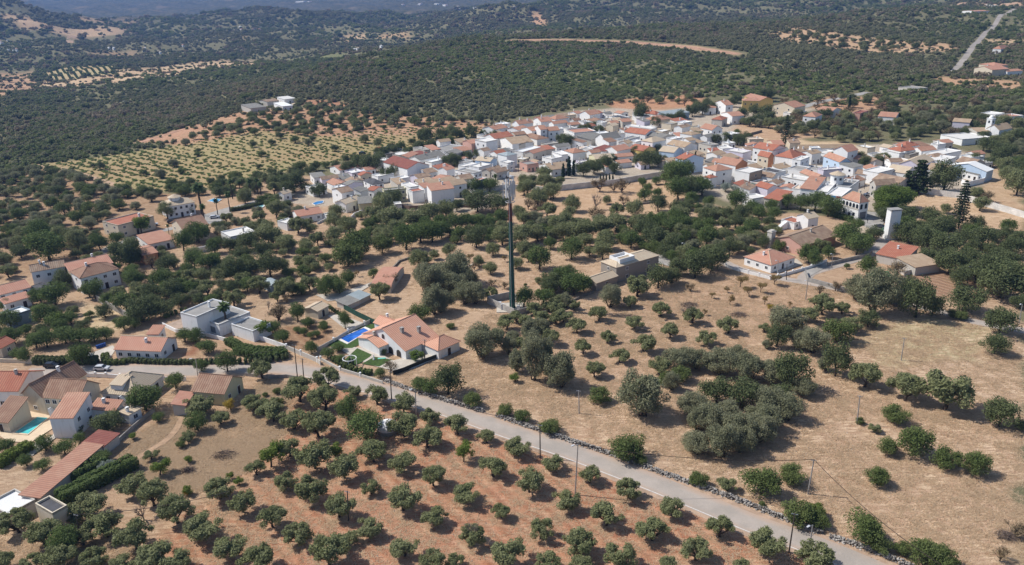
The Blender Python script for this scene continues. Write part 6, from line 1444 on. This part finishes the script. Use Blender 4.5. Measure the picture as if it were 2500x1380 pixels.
# ------------------------------------------------------------------ clipped hedges
def hedge(pix, wd, h, kind, label):
    pts = smooth([Vector(at(*p)[:2]) for p in pix], 1.2); o0 = Vector((pts[0].x, pts[0].y, hz(pts[0].x, pts[0].y))); rg = np.random.default_rng(int(pix[0][0] + pix[0][1])); C = []; R = []
    for i, p in enumerate(pts):
        a = pts[max(0, i-1)]; c_ = pts[min(len(pts)-1, i+1)]; d = (c_ - a).normalized(); n_ = Vector((-d.y, d.x))
        for k in (-.3, .3):
            for zz in (.3, .72): C.append((p.x + n_.x*k*wd - o0.x, p.y + n_.y*k*wd - o0.y, h * zz)); R.append(max(.35, wd * .36) * rg.uniform(.8, 1.15))
    V = leaves(C, R, int(len(C) * 170 * max(.6, wd * h / 3)), .12, 1.3, rg, .3, .8); V[:, 2] = np.clip(V[:, 2], 0.02, h * 1.06)
    me_ = quadmesh('hedge', V, [LF[kind]]); o = bpy.data.objects.new('hedge', me_); link(o); o.location = o0; tag(o, label, 'hedge')
hedge([(314,884),(400,888),(480,888),(552,886)], 1.6, 1.3, 'carob', 'long low clipped hedge in front of the salmon bungalow')
hedge([(580,862),(620,872),(660,876),(696,868)], 2.4, 2.0, 'orange', 'thick bright hedge ending at the roadside wall')
hedge([(560,840),(600,858),(650,864),(690,864)], 2.4, 2.0, 'orange', 'second bright hedge behind the roadside one')
hedge([(552,886),(600,888),(660,884),(700,876)], 1.4, 1.7, 'carob', 'dark clipped hedge between the bungalow and the roadside wall')
hedge([(258,872),(262,888),(305,888)], 1.8, 1.4, 'shrub', 'L-shaped clipped hedge at the bungalow gate')
hedge([(90,887),(150,888),(235,887)], 2.2, 2.2, 'carob', 'tall dark hedge behind the black car')
hedge([(157,1226),(200,1205),(245,1180),(290,1158),(322,1142)], 3.4, 2.8, 'orange', 'largest clipped hedge, the nearer of the two diagonal ones')
hedge([(182,1172),(215,1156),(252,1138)], 3.0, 2.6, 'orange', 'shorter clipped hedge, the farther of the two diagonal ones')
hedge([(0,1140),(30,1122),(72,1098)], 2.6, 2.2, 'lime', 'light green hedge at the left edge below the terrace')
hedge([(405,778),(430,768),(455,762)], 1.2, 1.8, 'shrub', 'hedge left of the modern white house')
hedge([(566,516),(600,510),(640,500)], 2, 1.8, 'carob', 'dark hedge below the small pool')
hedge([(800,748),(830,770),(860,790)], .8, .8, 'shrub', 'low hedge along the villa drive')
hedge([(2012,520),(2040,530),(2075,540)], 2.5, 2, 'orange', 'green hedge below the arcade house')
hedge([(815,880),(860,906),(905,915)], 1.6, 1.5, 'shrub', 'planted border inside the villa road wall')
# ------------------------------------------------------------------ woodland and orchard rows (uncountable)
def far_bush(seed, mat_, n=420, ls=.05):
    rg = np.random.default_rng(seed); C = []; R = []
    for k in range(9):
        a = rg.random()*2*PI; q = rg.uniform(.1, .33); C.append((q*math.cos(a), q*math.sin(a), rg.uniform(.15, .5))); R.append(rg.uniform(.14, .25))
    return quadmesh('bush', leaves(C, R, n, ls, 1.2, rg, .3, .55), [mat_])
def instancer(name, pts, sc, rot, meshes, label=None, ix=None):
    me_ = bpy.data.meshes.new(name); me_.vertices.add(len(pts)); me_.vertices.foreach_set('co', np.asarray(pts, float).ravel())
    a = me_.attributes.new('sc', 'FLOAT_VECTOR', 'POINT'); a.data.foreach_set('vector', np.asarray(sc, float).ravel())
    a = me_.attributes.new('ro', 'FLOAT', 'POINT'); a.data.foreach_set('value', np.asarray(rot, float))
    a = me_.attributes.new('ix', 'INT', 'POINT'); a.data.foreach_set('value', np.asarray(ix, np.int32) if ix is not None else np.random.default_rng(1).integers(0, len(meshes), len(pts)).astype(np.int32))
    o = bpy.data.objects.new(name, me_); link(o); tag(o, label, kind='stuff')
    cl = bpy.data.collections.new(name + '_kinds')
    for i, q in enumerate(meshes): cl.objects.link(bpy.data.objects.new('%s_kind_%02d' % (name, i), q))
    ng = bpy.data.node_groups.new(name, 'GeometryNodeTree'); ng.interface.new_socket('Geometry', in_out='INPUT', socket_type='NodeSocketGeometry'); ng.interface.new_socket('Geometry', in_out='OUTPUT', socket_type='NodeSocketGeometry')
    gi = ng.nodes.new('NodeGroupInput'); go = ng.nodes.new('NodeGroupOutput'); ip = ng.nodes.new('GeometryNodeInstanceOnPoints'); ci = ng.nodes.new('GeometryNodeCollectionInfo')
    ci.inputs['Collection'].default_value = cl; ci.inputs['Separate Children'].default_value = True; ci.inputs['Reset Children'].default_value = True
    def na(nm_, ty):
        n = ng.nodes.new('GeometryNodeInputNamedAttribute'); n.data_type = ty; n.inputs['Name'].default_value = nm_; return n.outputs['Attribute']
    cx = ng.nodes.new('ShaderNodeCombineXYZ'); ng.links.new(na('ro', 'FLOAT'), cx.inputs['Z'])
    e2r = ng.nodes.new('FunctionNodeEulerToRotation'); ng.links.new(cx.outputs[0], e2r.inputs[0])
    ng.links.new(gi.outputs[0], ip.inputs['Points']); ng.links.new(ci.outputs[0], ip.inputs['Instance']); ip.inputs['Pick Instance'].default_value = True
    ng.links.new(na('ix', 'INT'), ip.inputs['Instance Index']); ng.links.new(e2r.outputs[0], ip.inputs['Rotation']); ng.links.new(na('sc', 'FLOAT_VECTOR'), ip.inputs['Scale'])
    ng.links.new(ip.outputs[0], go.inputs[0]); md = o.modifiers.new('scatter', 'NODES'); md.node_group = ng; return o
WOODM = [leafmat('scrub_leaves_a', (.21, .215, .115), (.27, .265, .155), (.25, .24, .135), .35), leafmat('scrub_leaves_b', (.155, .19, .075), (.20, .23, .095), (.23, .25, .11), .35), leafmat('scrub_leaves_c', (.28, .235, .16), (.33, .265, .185), None, .35), leafmat('scrub_leaves_d', (.21, .25, .09), (.26, .29, .115), None, .35)]
BM = [far_bush(i, WOODM[(0, 0, 0, 1, 1, 1, 3, 3, 2, 2)[i]]) for i in range(10)]
rg = np.random.default_rng(42)
pts = []; scs = []
OPEN = [(n_, pw) for n_, pw in REGW.items() if n_ not in ('near_left', 'left_scrub', 'mid_field', 'right_meadow', 'red_grove')]
OPEN2 = [W([(-100,470),(100,410),(350,480),(560,440),(1200,330),(1260,290),(1420,262),(1700,240),(1880,228),(2000,262),(2200,262),(2500,240),(2900,260),(2900,1500),(-400,1500),(-400,520)])]
FTREE = np.array([(x, y) for x, y, w_ in TXY])
def density_points(r0_, r1_, a0, a1, size, cover, jit):
    area = .5 * (r1_**2 - r0_**2) * math.radians(a1 - a0); n = int(area * cover / (size * size * .7))
    r_ = np.sqrt(rg.random(n) * (r1_**2 - r0_**2) + r0_**2); a = np.radians(rg.uniform(a0, a1, n)); x = r_*np.sin(a); y = r_*np.cos(a)
    keep = np.ones(n, bool)
    for pw in OPEN2: keep &= ~pip(x, y, pw)
    clump = np.sin(x/47 + 2*np.sin(y/83)) * np.cos(y/59 + 1.7*np.sin(x/71)) + .5*np.sin(x/19 + y/31)
    sparse = rg.random(n)
    keep &= sparse < np.clip(.80 + .34*clump + .25*np.sin(x/210+1)*np.cos(y/170), .22, 1)
    for nm_, pw in OPEN:
        k = pip(x + rg.normal(size=n)*3, y + rg.normal(size=n)*3, pw); thr = .05 if nm_ in ('vineyard','green_strip','farm_yard','terrace_field') else .0 if nm_.startswith('orchard') else .12
        keep &= ~(k & (sparse > thr))
    # valley floor: patchy, hedgerow-like
    az_ = np.degrees(np.arctan2(x, y)); rr_ = np.hypot(x, y)
    val = (az_ < -4) & (rr_ > 1250) & (rr_ < 2500); pt = np.sin(x/140 + y/90) + np.sin(x/60 - y/150)
    keep &= ~(val & (pt > .55) & (sparse > .25))
    for P_, rw in ROADS:
        if len(P_) > 3:
            bb = (x > P_[:,0].min()-20) & (x < P_[:,0].max()+20) & (y > P_[:,1].min()-20) & (y < P_[:,1].max()+20); ii = np.where(bb & keep)[0]
            if len(ii):
                st = P_[::2]; d = np.min((x[ii, None] - st[None, :, 0])**2 + (y[ii, None] - st[None, :, 1])**2, 1); keep[ii[d < ((17 if 8.9 < rw < 9.1 else rw/2 + size*.45))**2]] = False
    x, y = x[keep], y[keep]; z = hgt(x, y); s_ = size * rg.uniform(.55, 1.35, len(x))
    for q in zip(x, y, z - .2): pts.append(q)
    big = rg.random(len(x)) < .07; s_ = np.where(big, s_ * 1.7, s_); h_ = s_ * rg.uniform(.65, 1.0, len(x))
    for q in zip(s_, s_, h_): scs.append(q)
density_points(430, 800, -37, 37, 4.2, 1.3, 1); density_points(800, 1300, -37, 37, 4.8, 1.2, 1); density_points(1300, 2100, -36, 36, 6.2, .85, 1); density_points(2100, 3400, -36, 36, 10, .62, 1)
ok = [i for i, q in enumerate(pts) if not (q[0]**2 + q[1]**2 < 900**2 and infoot(q[0], q[1]))]
pts = np.array(pts)[ok]; scs = np.array(scs)[ok]
print('woodland instances', len(pts))
px_, py_ = pts[:, 0], pts[:, 1]; f1 = np.sin(px_/95 + 1.5*np.sin(py_/120)) + np.cos(py_/140 + px_/200) + rg.normal(size=len(pts)) * .8
kx = np.where(f1 > 1.35, rg.integers(6, 8, len(pts)), np.where(f1 > .1, rg.integers(3, 6, len(pts)), rg.integers(0, 3, len(pts)))); kx = np.where(rg.random(len(pts)) < np.clip(.10 + .12*np.sin(px_/130 - py_/90), 0, 1), rg.integers(8, 10, len(pts)), kx)
instancer('woodland', pts, scs, rg.random(len(pts)) * 6.28, BM, 'grey-green scrub woodland covering the far hills', kx)
# dry grass left standing round the grove and orchard trunks
gm = bpy.data.objects['ground'].data; cf = colr.reshape(-1, 4); sf = straw.reshape(-1); gx = GX.ravel(); gy = GY.ravel(); near_ = np.where(np.hypot(gx, gy) < 360)[0]
for t, k, w_ in TREES:
    if k not in ('olive', 'lime', 'bare', 'wild'): continue
    x, y = t.location.x, t.location.y; r_ = math.hypot(x, y)
    if r_ > 340: continue
    ii = near_[(np.abs(gx[near_] - x) < 6) & (np.abs(gy[near_] - y) < 6)]
    dx = gx[ii] - x; dy = gy[ii] - y; u_ = (dx * .8 + dy * .6) / 4.4; v_ = (-dx * .6 + dy * .8) / 2.6
    wgt = np.clip(1.25 - np.sqrt(u_**2 + v_**2) + .3 * np.sin(dx * 2.1 + dy * 1.7), 0, 1) * .55
    cf[ii, :3] += (np.array((.50, .36, .24)) - cf[ii, :3]) * wgt[:, None]; sf[ii] = np.maximum(sf[ii], wgt)
gm.color_attributes['soil'].data.foreach_set('color', cf.ravel()); gm.attributes['straw'].data.foreach_set('value', sf)
# orchard rows
OM = leafmat('orchard_leaves', (.18, .245, .07), (.22, .28, .09), (.28, .28, .11), .35)
OBM = [far_bush(50 + i, OM, 110, .1) for i in range(4)]
pw = REGW['orchard']; A_ = at(110, 402); B_ = at(330, 467); d = (B_ - A_).to_2d().normalized(); n_ = Vector((-d.y, d.x))
op = []; 
for i in range(-10, 170):
    for j in range(-105, 255):
        q = A_.to_2d() + n_ * i * 6.2 * -1 + d * (j * 3.3); q2 = A_.to_2d() + n_ * i * 6.2 + d * (j * 2.2)
        for w_ in (q, q2): op.append((w_.x + rg.normal()*1.1, w_.y + rg.normal()*1.1))
op = np.array(op); k = pip(op[:, 0], op[:, 1], pw) & (rg.random(len(op)) < .8); op = op[k]
op = np.unique(np.round(op, 1), axis=0); print('orchard', len(op))
osz = rg.uniform(1.2, 3.0, len(op)); instancer('orchard_rows', np.column_stack([op, hgt(op[:,0], op[:,1])]), np.column_stack([osz, osz, osz*.45]), rg.random(len(op))*6, OBM, 'rows of low yellow-green fruit bushes in the striped field')
# vineyard rows
vp = []; pw = REGW['vineyard']; A_ = at(110, 178); B_ = at(122, 194); d = (B_ - A_).to_2d().normalized(); n_ = Vector((-d.y, d.x))
for i in range(-60, 60):
    for j in range(-20, 80):
        q = A_.to_2d() + n_ * i * 9 + d * j * 4; vp.append((q.x, q.y))
vp = np.array(vp); vp = vp[pip(vp[:,0], vp[:,1], pw)]; VM = [far_bush(70, leafmat('vine_leaves', (.10, .14, .04), (.12, .16, .05), None, .2), 90, .12)]
if len(vp): instancer('vineyard_rows', np.column_stack([vp, hgt(vp[:,0], vp[:,1])]), np.tile((4.5, 4.5, 3.5), (len(vp), 1)), np.zeros(len(vp)), VM, 'vine rows in the pale valley field')
# ground litter: dry grass tufts near the camera
TG = leafmat('dry_grass', (.66, .50, .34), (.74, .58, .40), (.58, .45, .29), .5)
def tuft(seed):
    r2 = np.random.default_rng(seed); n = 26; P_ = r2.normal(size=(n, 2)) * .35; V = []
    for x, y in P_:
        a = r2.random()*6.28; w_ = .06; l_ = r2.uniform(.03, .10); dx, dy = math.cos(a), math.sin(a); tx, ty = r2.normal(size=2)*.28
        V += [(x - dx*w_, y - dy*w_, 0), (x + dx*w_, y + dy*w_, 0), (x + tx + dx*w_*.3, y + ty, l_), (x + tx - dx*w_*.3, y + ty, l_)]
    return quadmesh('tuft', np.array(V), [TG])
tz = []; 
for pn, n in (('right_meadow', 20000), ('red_grove', 3500), ('straw_slope', 8000), ('mid_field', 7000), ('bottom_left', 1200), ('near_left', 3000)):
    pw = REGW[pn]; x0, y0 = pw.min(0); x1, y1 = pw.max(0); x = rg.uniform(x0, x1, n*2); y = rg.uniform(max(y0, 80), y1, n*2)
    k = pip(x, y, pw) & (np.sin(x/5 + np.sin(y/4)*2) + np.sin(y/7 + x/11) > rg.uniform(-3.2, 1.6, n*2)) & (np.abs(x) < y * .75 + 10) & (y < 330)
    tz += [(a, c_) for a, c_ in zip(x[k], y[k])]
tz = np.array(tz); kk = np.ones(len(tz), bool)
for P_, rw in ROADS:
    d2 = np.min((tz[:, 0, None] - P_[None, :, 0])**2 + (tz[:, 1, None] - P_[None, :, 1])**2, 1); kk &= d2 > (rw/2 + .3)**2
tz = tz[kk]; tz = tz[[not infoot(*q) for q in tz]]
ts = rg.uniform(.7, 2.2, len(tz)); instancer('dry_grass', np.column_stack([tz, hgt(tz[:,0], tz[:,1])]), np.column_stack([ts, ts, ts]), rg.random(len(tz))*6, [tuft(i) for i in range(4)], 'dry straw grass tufts over the fields')
# field stones
sx2 = rg.uniform(-190, 230, 9000); sy2 = rg.uniform(95, 330, 9000); k = (np.abs(sx2) < sy2*.75 + 10) & (np.sin(sx2/9 + sy2/13) + np.cos(sy2/6) > rg.uniform(-.9, 1.6, 9000)); sq = np.column_stack([sx2[k], sy2[k]])
kk = np.ones(len(sq), bool)
for P_, rw in ROADS: kk &= np.min((sq[:, 0, None] - P_[None, :, 0])**2 + (sq[:, 1, None] - P_[None, :, 1])**2, 1) > (rw/2 + .4)**2
sq = sq[kk]; sq = sq[[not infoot(*q) for q in sq]]; RM = []
for vv, ff in RK:
    me_ = bpy.data.meshes.new('stone'); me_.from_pydata(vv.tolist(), [], ff); me_.materials.append(ROCKM); RM.append(me_)
ss = rg.uniform(.15, .6, len(sq)) ; instancer('field_stones', np.column_stack([sq, hgt(sq[:,0], sq[:,1])]), np.column_stack([ss, ss, ss]), rg.random(len(sq))*6, RM, 'loose pale stones scattered over the dry fields')
# ------------------------------------------------------------------ past 300 of a kind: the smallest in view become one object
for kd in ('olive', 'carob'):
    q = [e for e in TREES if e[1] in ((kd, 'rolive') if kd == 'olive' else (kd,))]; q.sort(key=lambda e: -e[2] / math.hypot(e[0].location.x, e[0].location.y)); rest = q[285:]
    if not rest: continue
    ids = {id(e) for e in rest}; TREES[:] = [e for e in TREES if id(e) not in ids]; P2 = []; S2 = []; R2 = []
    for t, k_, w_ in rest:
        P2.append(tuple(t.location)); S2.append(tuple(t.scale)); R2.append(t.rotation_euler.z)
        for c_ in list(t.children): bpy.data.objects.remove(c_)
        bpy.data.objects.remove(t)
    instancer('distant_%ss' % NAMES[kd][0], P2, S2, R2, [proto('rolive' if kd == 'olive' else kd, v)[1] for v in range(4)], 'smallest far %ss behind and left of the village' % NAMES[kd][1])
# ------------------------------------------------------------------ labels
ORD = ['nearest', 'second nearest', 'third nearest', 'fourth nearest', 'fifth nearest', 'sixth nearest', 'seventh nearest', 'eighth nearest', 'ninth nearest', 'tenth nearest', 'eleventh nearest', 'twelfth nearest', 'thirteenth nearest', 'fourteenth nearest', 'fifteenth nearest', 'sixteenth nearest']
LM = [('the mast foot', (1251,755)), ('the yellow ribbed-roof house', (520,975)), ('the villa pool', (865,820)), ('the pink barrel shed', (935,690)), ('the modern white house', (540,780)), ('the grey house', (1560,650)),
 ('the salmon pyramid roof', (1885,650)), ('the pink farmhouse', (1960,600)), ('the electricity tower', (2178,575)), ('the arcade house', (2090,510)), ('the stepped red roofs', (2200,640)), ('the green shade cloth', (2145,690)),
 ('the red warehouse', (990,430)), ('the white cube house', (1187,370)), ('the round turret villa', (430,510)), ('the white parapet house', (310,550)), ('the beige two storey house', (460,570)), ('the brown hip roof', (230,680)),
 ('the rust roofed left house', (110,690)), ('the striped orchard', (600,400)), ('the hillside farm', (660,262)), ('the yellow house', (1835,262)), ('the pink box house', (2100,285)), ('the chapel', (2440,325)), ('the white roofed hall', (2370,425)),
 ('the round turret', (2042,470)), ('the blue-grey house', (1680,410)), ('the giant reeds', (1800,468)), ('the tan cottage roof', (1350,420)), ('the lone meadow pole', (1414,1010)), ('the leaning meadow pole', (1972,1206)),
 ('the bottom right road pole', (1926,1349)), ('the grove pole', (851,1272)), ('the dome tank', (947,1045)), ('the tall grove lamp', (1404,1208)), ('the midslope road pole', (1319,1118)), ('the thick dark pole', (956,975)),
 ('the dark grey block', (125,1280)), ('the turquoise pool', (80,1040)), ('the long orange shed', (150,1160)), ('the salmon bungalow', (340,880)), ('the olive-green meadow pole', (2200,880)), ('the ploughed patch', (2310,695)), ('the hill road', (2390,100)),
 ('the bottom left corner', (20,1370)), ('the straw slope heap', (548,1112)), ('the branch heap', (1683,746)), ('the bottom edge centre', (1250,1375)), ('the brown stone wall', (1060,515)), ('the small round bush pole', (2092,1035)), ('the curved field wall', (865,535)),
 ('the white bungalow nearest mid field', (750,545)), ('the orange walled house', (355,635)), ('the concrete yard', (240,870)), ('the right edge lamp', (2488,790)), ('the hilltop clearing', (2100,110)), ('the dirt clearing', (1600,250)), ('the terrace field', (1850,335)),
 ('the white hip roof house', (1595,365)), ('the ochre house', (1570,380)), ('the dark barn roof', (1480,345)), ('the blank orange-roofed block', (1055,490))]
LMW = [(n_, at(*p)) for n_, p in LM]
def autolabel(items):
    """items: (object, description, category)"""
    bk = {}
    for o, desc, cat in items:
        x, y = o.location.x, o.location.y; r_ = math.hypot(x, y)
        b_ = min(LMW, key=lambda q: (q[1].x - x)**2 + (q[1].y - y)**2); dx = x - b_[1].x; dy = y - b_[1].y
        side = ('right of' if dx > 0 else 'left of') if abs(dx) > abs(dy) else ('behind' if dy > 0 else 'in front of')
        bk.setdefault((cat, b_[0], side), []).append((math.hypot(dx, dy), id(o), o, desc))
    for (cat, l_, side), q in bk.items():
        q.sort(key=lambda e: e[0])
        for i, (_, _, o, desc) in enumerate(q):
            if i < len(ORD): lab = '%s, %s %s %s' % (desc, ORD[i], side, l_)
            else: lab = '%s well %s %s' % (desc, {'behind': 'behind', 'in front of': 'in front of'}.get(side, side), l_); o['group'] = 'outlying %ss %s %s' % (cat, side, l_)
            o['label'] = lab; o['category'] = cat
autolabel([(t, ('broad ' if w_ > 9.5 else 'little ' if w_ < 3 else '') + NAMES[k][2], NAMES[k][1]) for t, k, w_ in TREES])
GRPS = {'rolive': 'olive trees in the groves', 'olive': 'olive trees in the groves', 'orange': 'citrus trees in gardens', 'carob': 'dark carob trees', 'wild': 'bushy wild olives', 'shrub': 'rounded mastic shrubs'}
for t, k, w_ in TREES:
    if 'group' not in t: t['group'] = GRPS.get(k, NAMES[k][2] + 's')
it = []
for t, w, d, h, q in HOUSES:
    t['category'] = q['cat']
    if q['label']: t['label'] = q['label']; continue
    rt_ = {'a': 'gable', 'b': 'gable', 'h': 'hip', 'f': 'flat', 's': 'sloping', 's2': 'sloping', 'c': 'barrel'}[q['roof']]
    nm_ = {'w': 'white', 'c': 'cream'}.get(q['wc'], WNAME[q['wc']]); tall = 'tall ' if h > 6 else ''
    it.append((t, '%s%s %s with %s %s roof' % (tall, nm_, q['cat'] if q['cat'] != 'house' else 'house', RNAME[q['rc']], rt_), q['cat']))
autolabel(it)
for o in [o for o in S.objects if o.parent is None and o.get('label') and not o.get('kind')]:
    wds = o['label'].split()
    if len(wds) > 16: o['label'] = ' '.join(wds[:16])
# ------------------------------------------------------------------ sky, sun, air
wd = bpy.data.worlds.new('World'); S.world = wd; wd.use_nodes = True; nt = wd.node_tree
SE = math.radians(49); SAZ = math.radians(-77)       # sun bearing, clockwise from +y
sk = nt.nodes.new('ShaderNodeTexSky'); sk.sky_type = 'NISHITA'; sk.sun_disc = False; sk.sun_elevation = SE; sk.sun_rotation = SAZ; sk.air_density = 1.0; sk.dust_density = 1.0
bg = nt.nodes['Background']; nt.links.new(sk.outputs[0], bg.inputs[0]); bg.inputs[1].default_value = .105
sl = bpy.data.lights.new('sun', 'SUN'); so = bpy.data.objects.new('sun', sl); link(so); sl.energy = 4.2; sl.angle = math.radians(.53); sl.color = (1, .955, .89)
sd = Vector((math.sin(SAZ)*math.cos(SE), math.cos(SAZ)*math.cos(SE), math.sin(SE))); so.rotation_euler = sd.to_track_quat('Z', 'Y').to_euler(); so.location = (0, 0, 300)
bm = bmesh.new(); bmesh.ops.create_cube(bm, size=1)
for v in bm.verts: v.co = Vector((v.co.x * 26000, v.co.y * 26000, -40 if v.co.z < 0 else 450))
me_ = bpy.data.meshes.new('haze'); bm.to_mesh(me_); bm.free(); hzo = bpy.data.objects.new('haze', me_); link(hzo); tag(hzo, kind='stuff')
hm = bpy.data.materials.new('haze'); hm.use_nodes = True; nt = hm.node_tree; nt.nodes.clear(); ou = nt.nodes.new('ShaderNodeOutputMaterial'); pv = nt.nodes.new('ShaderNodeVolumePrincipled')
pv.inputs['Color'].default_value = (.22, .40, .85, 1); pv.inputs['Density'].default_value = HAZE_D; pv.inputs['Anisotropy'].default_value = .2; nt.links.new(pv.outputs[0], ou.inputs['Volume']); me_.materials.append(hm)
S.view_settings.view_transform = 'Standard'; S.view_settings.look = 'None'; S.view_settings.exposure = .3; S.view_settings.gamma = 1; S.view_settings.use_curve_mapping = False
# drop helper trees of no size
for t, k, w_ in TREES:
    if w_ < .6:
        for c_ in list(t.children): bpy.data.objects.remove(c_)
        bpy.data.objects.remove(t)
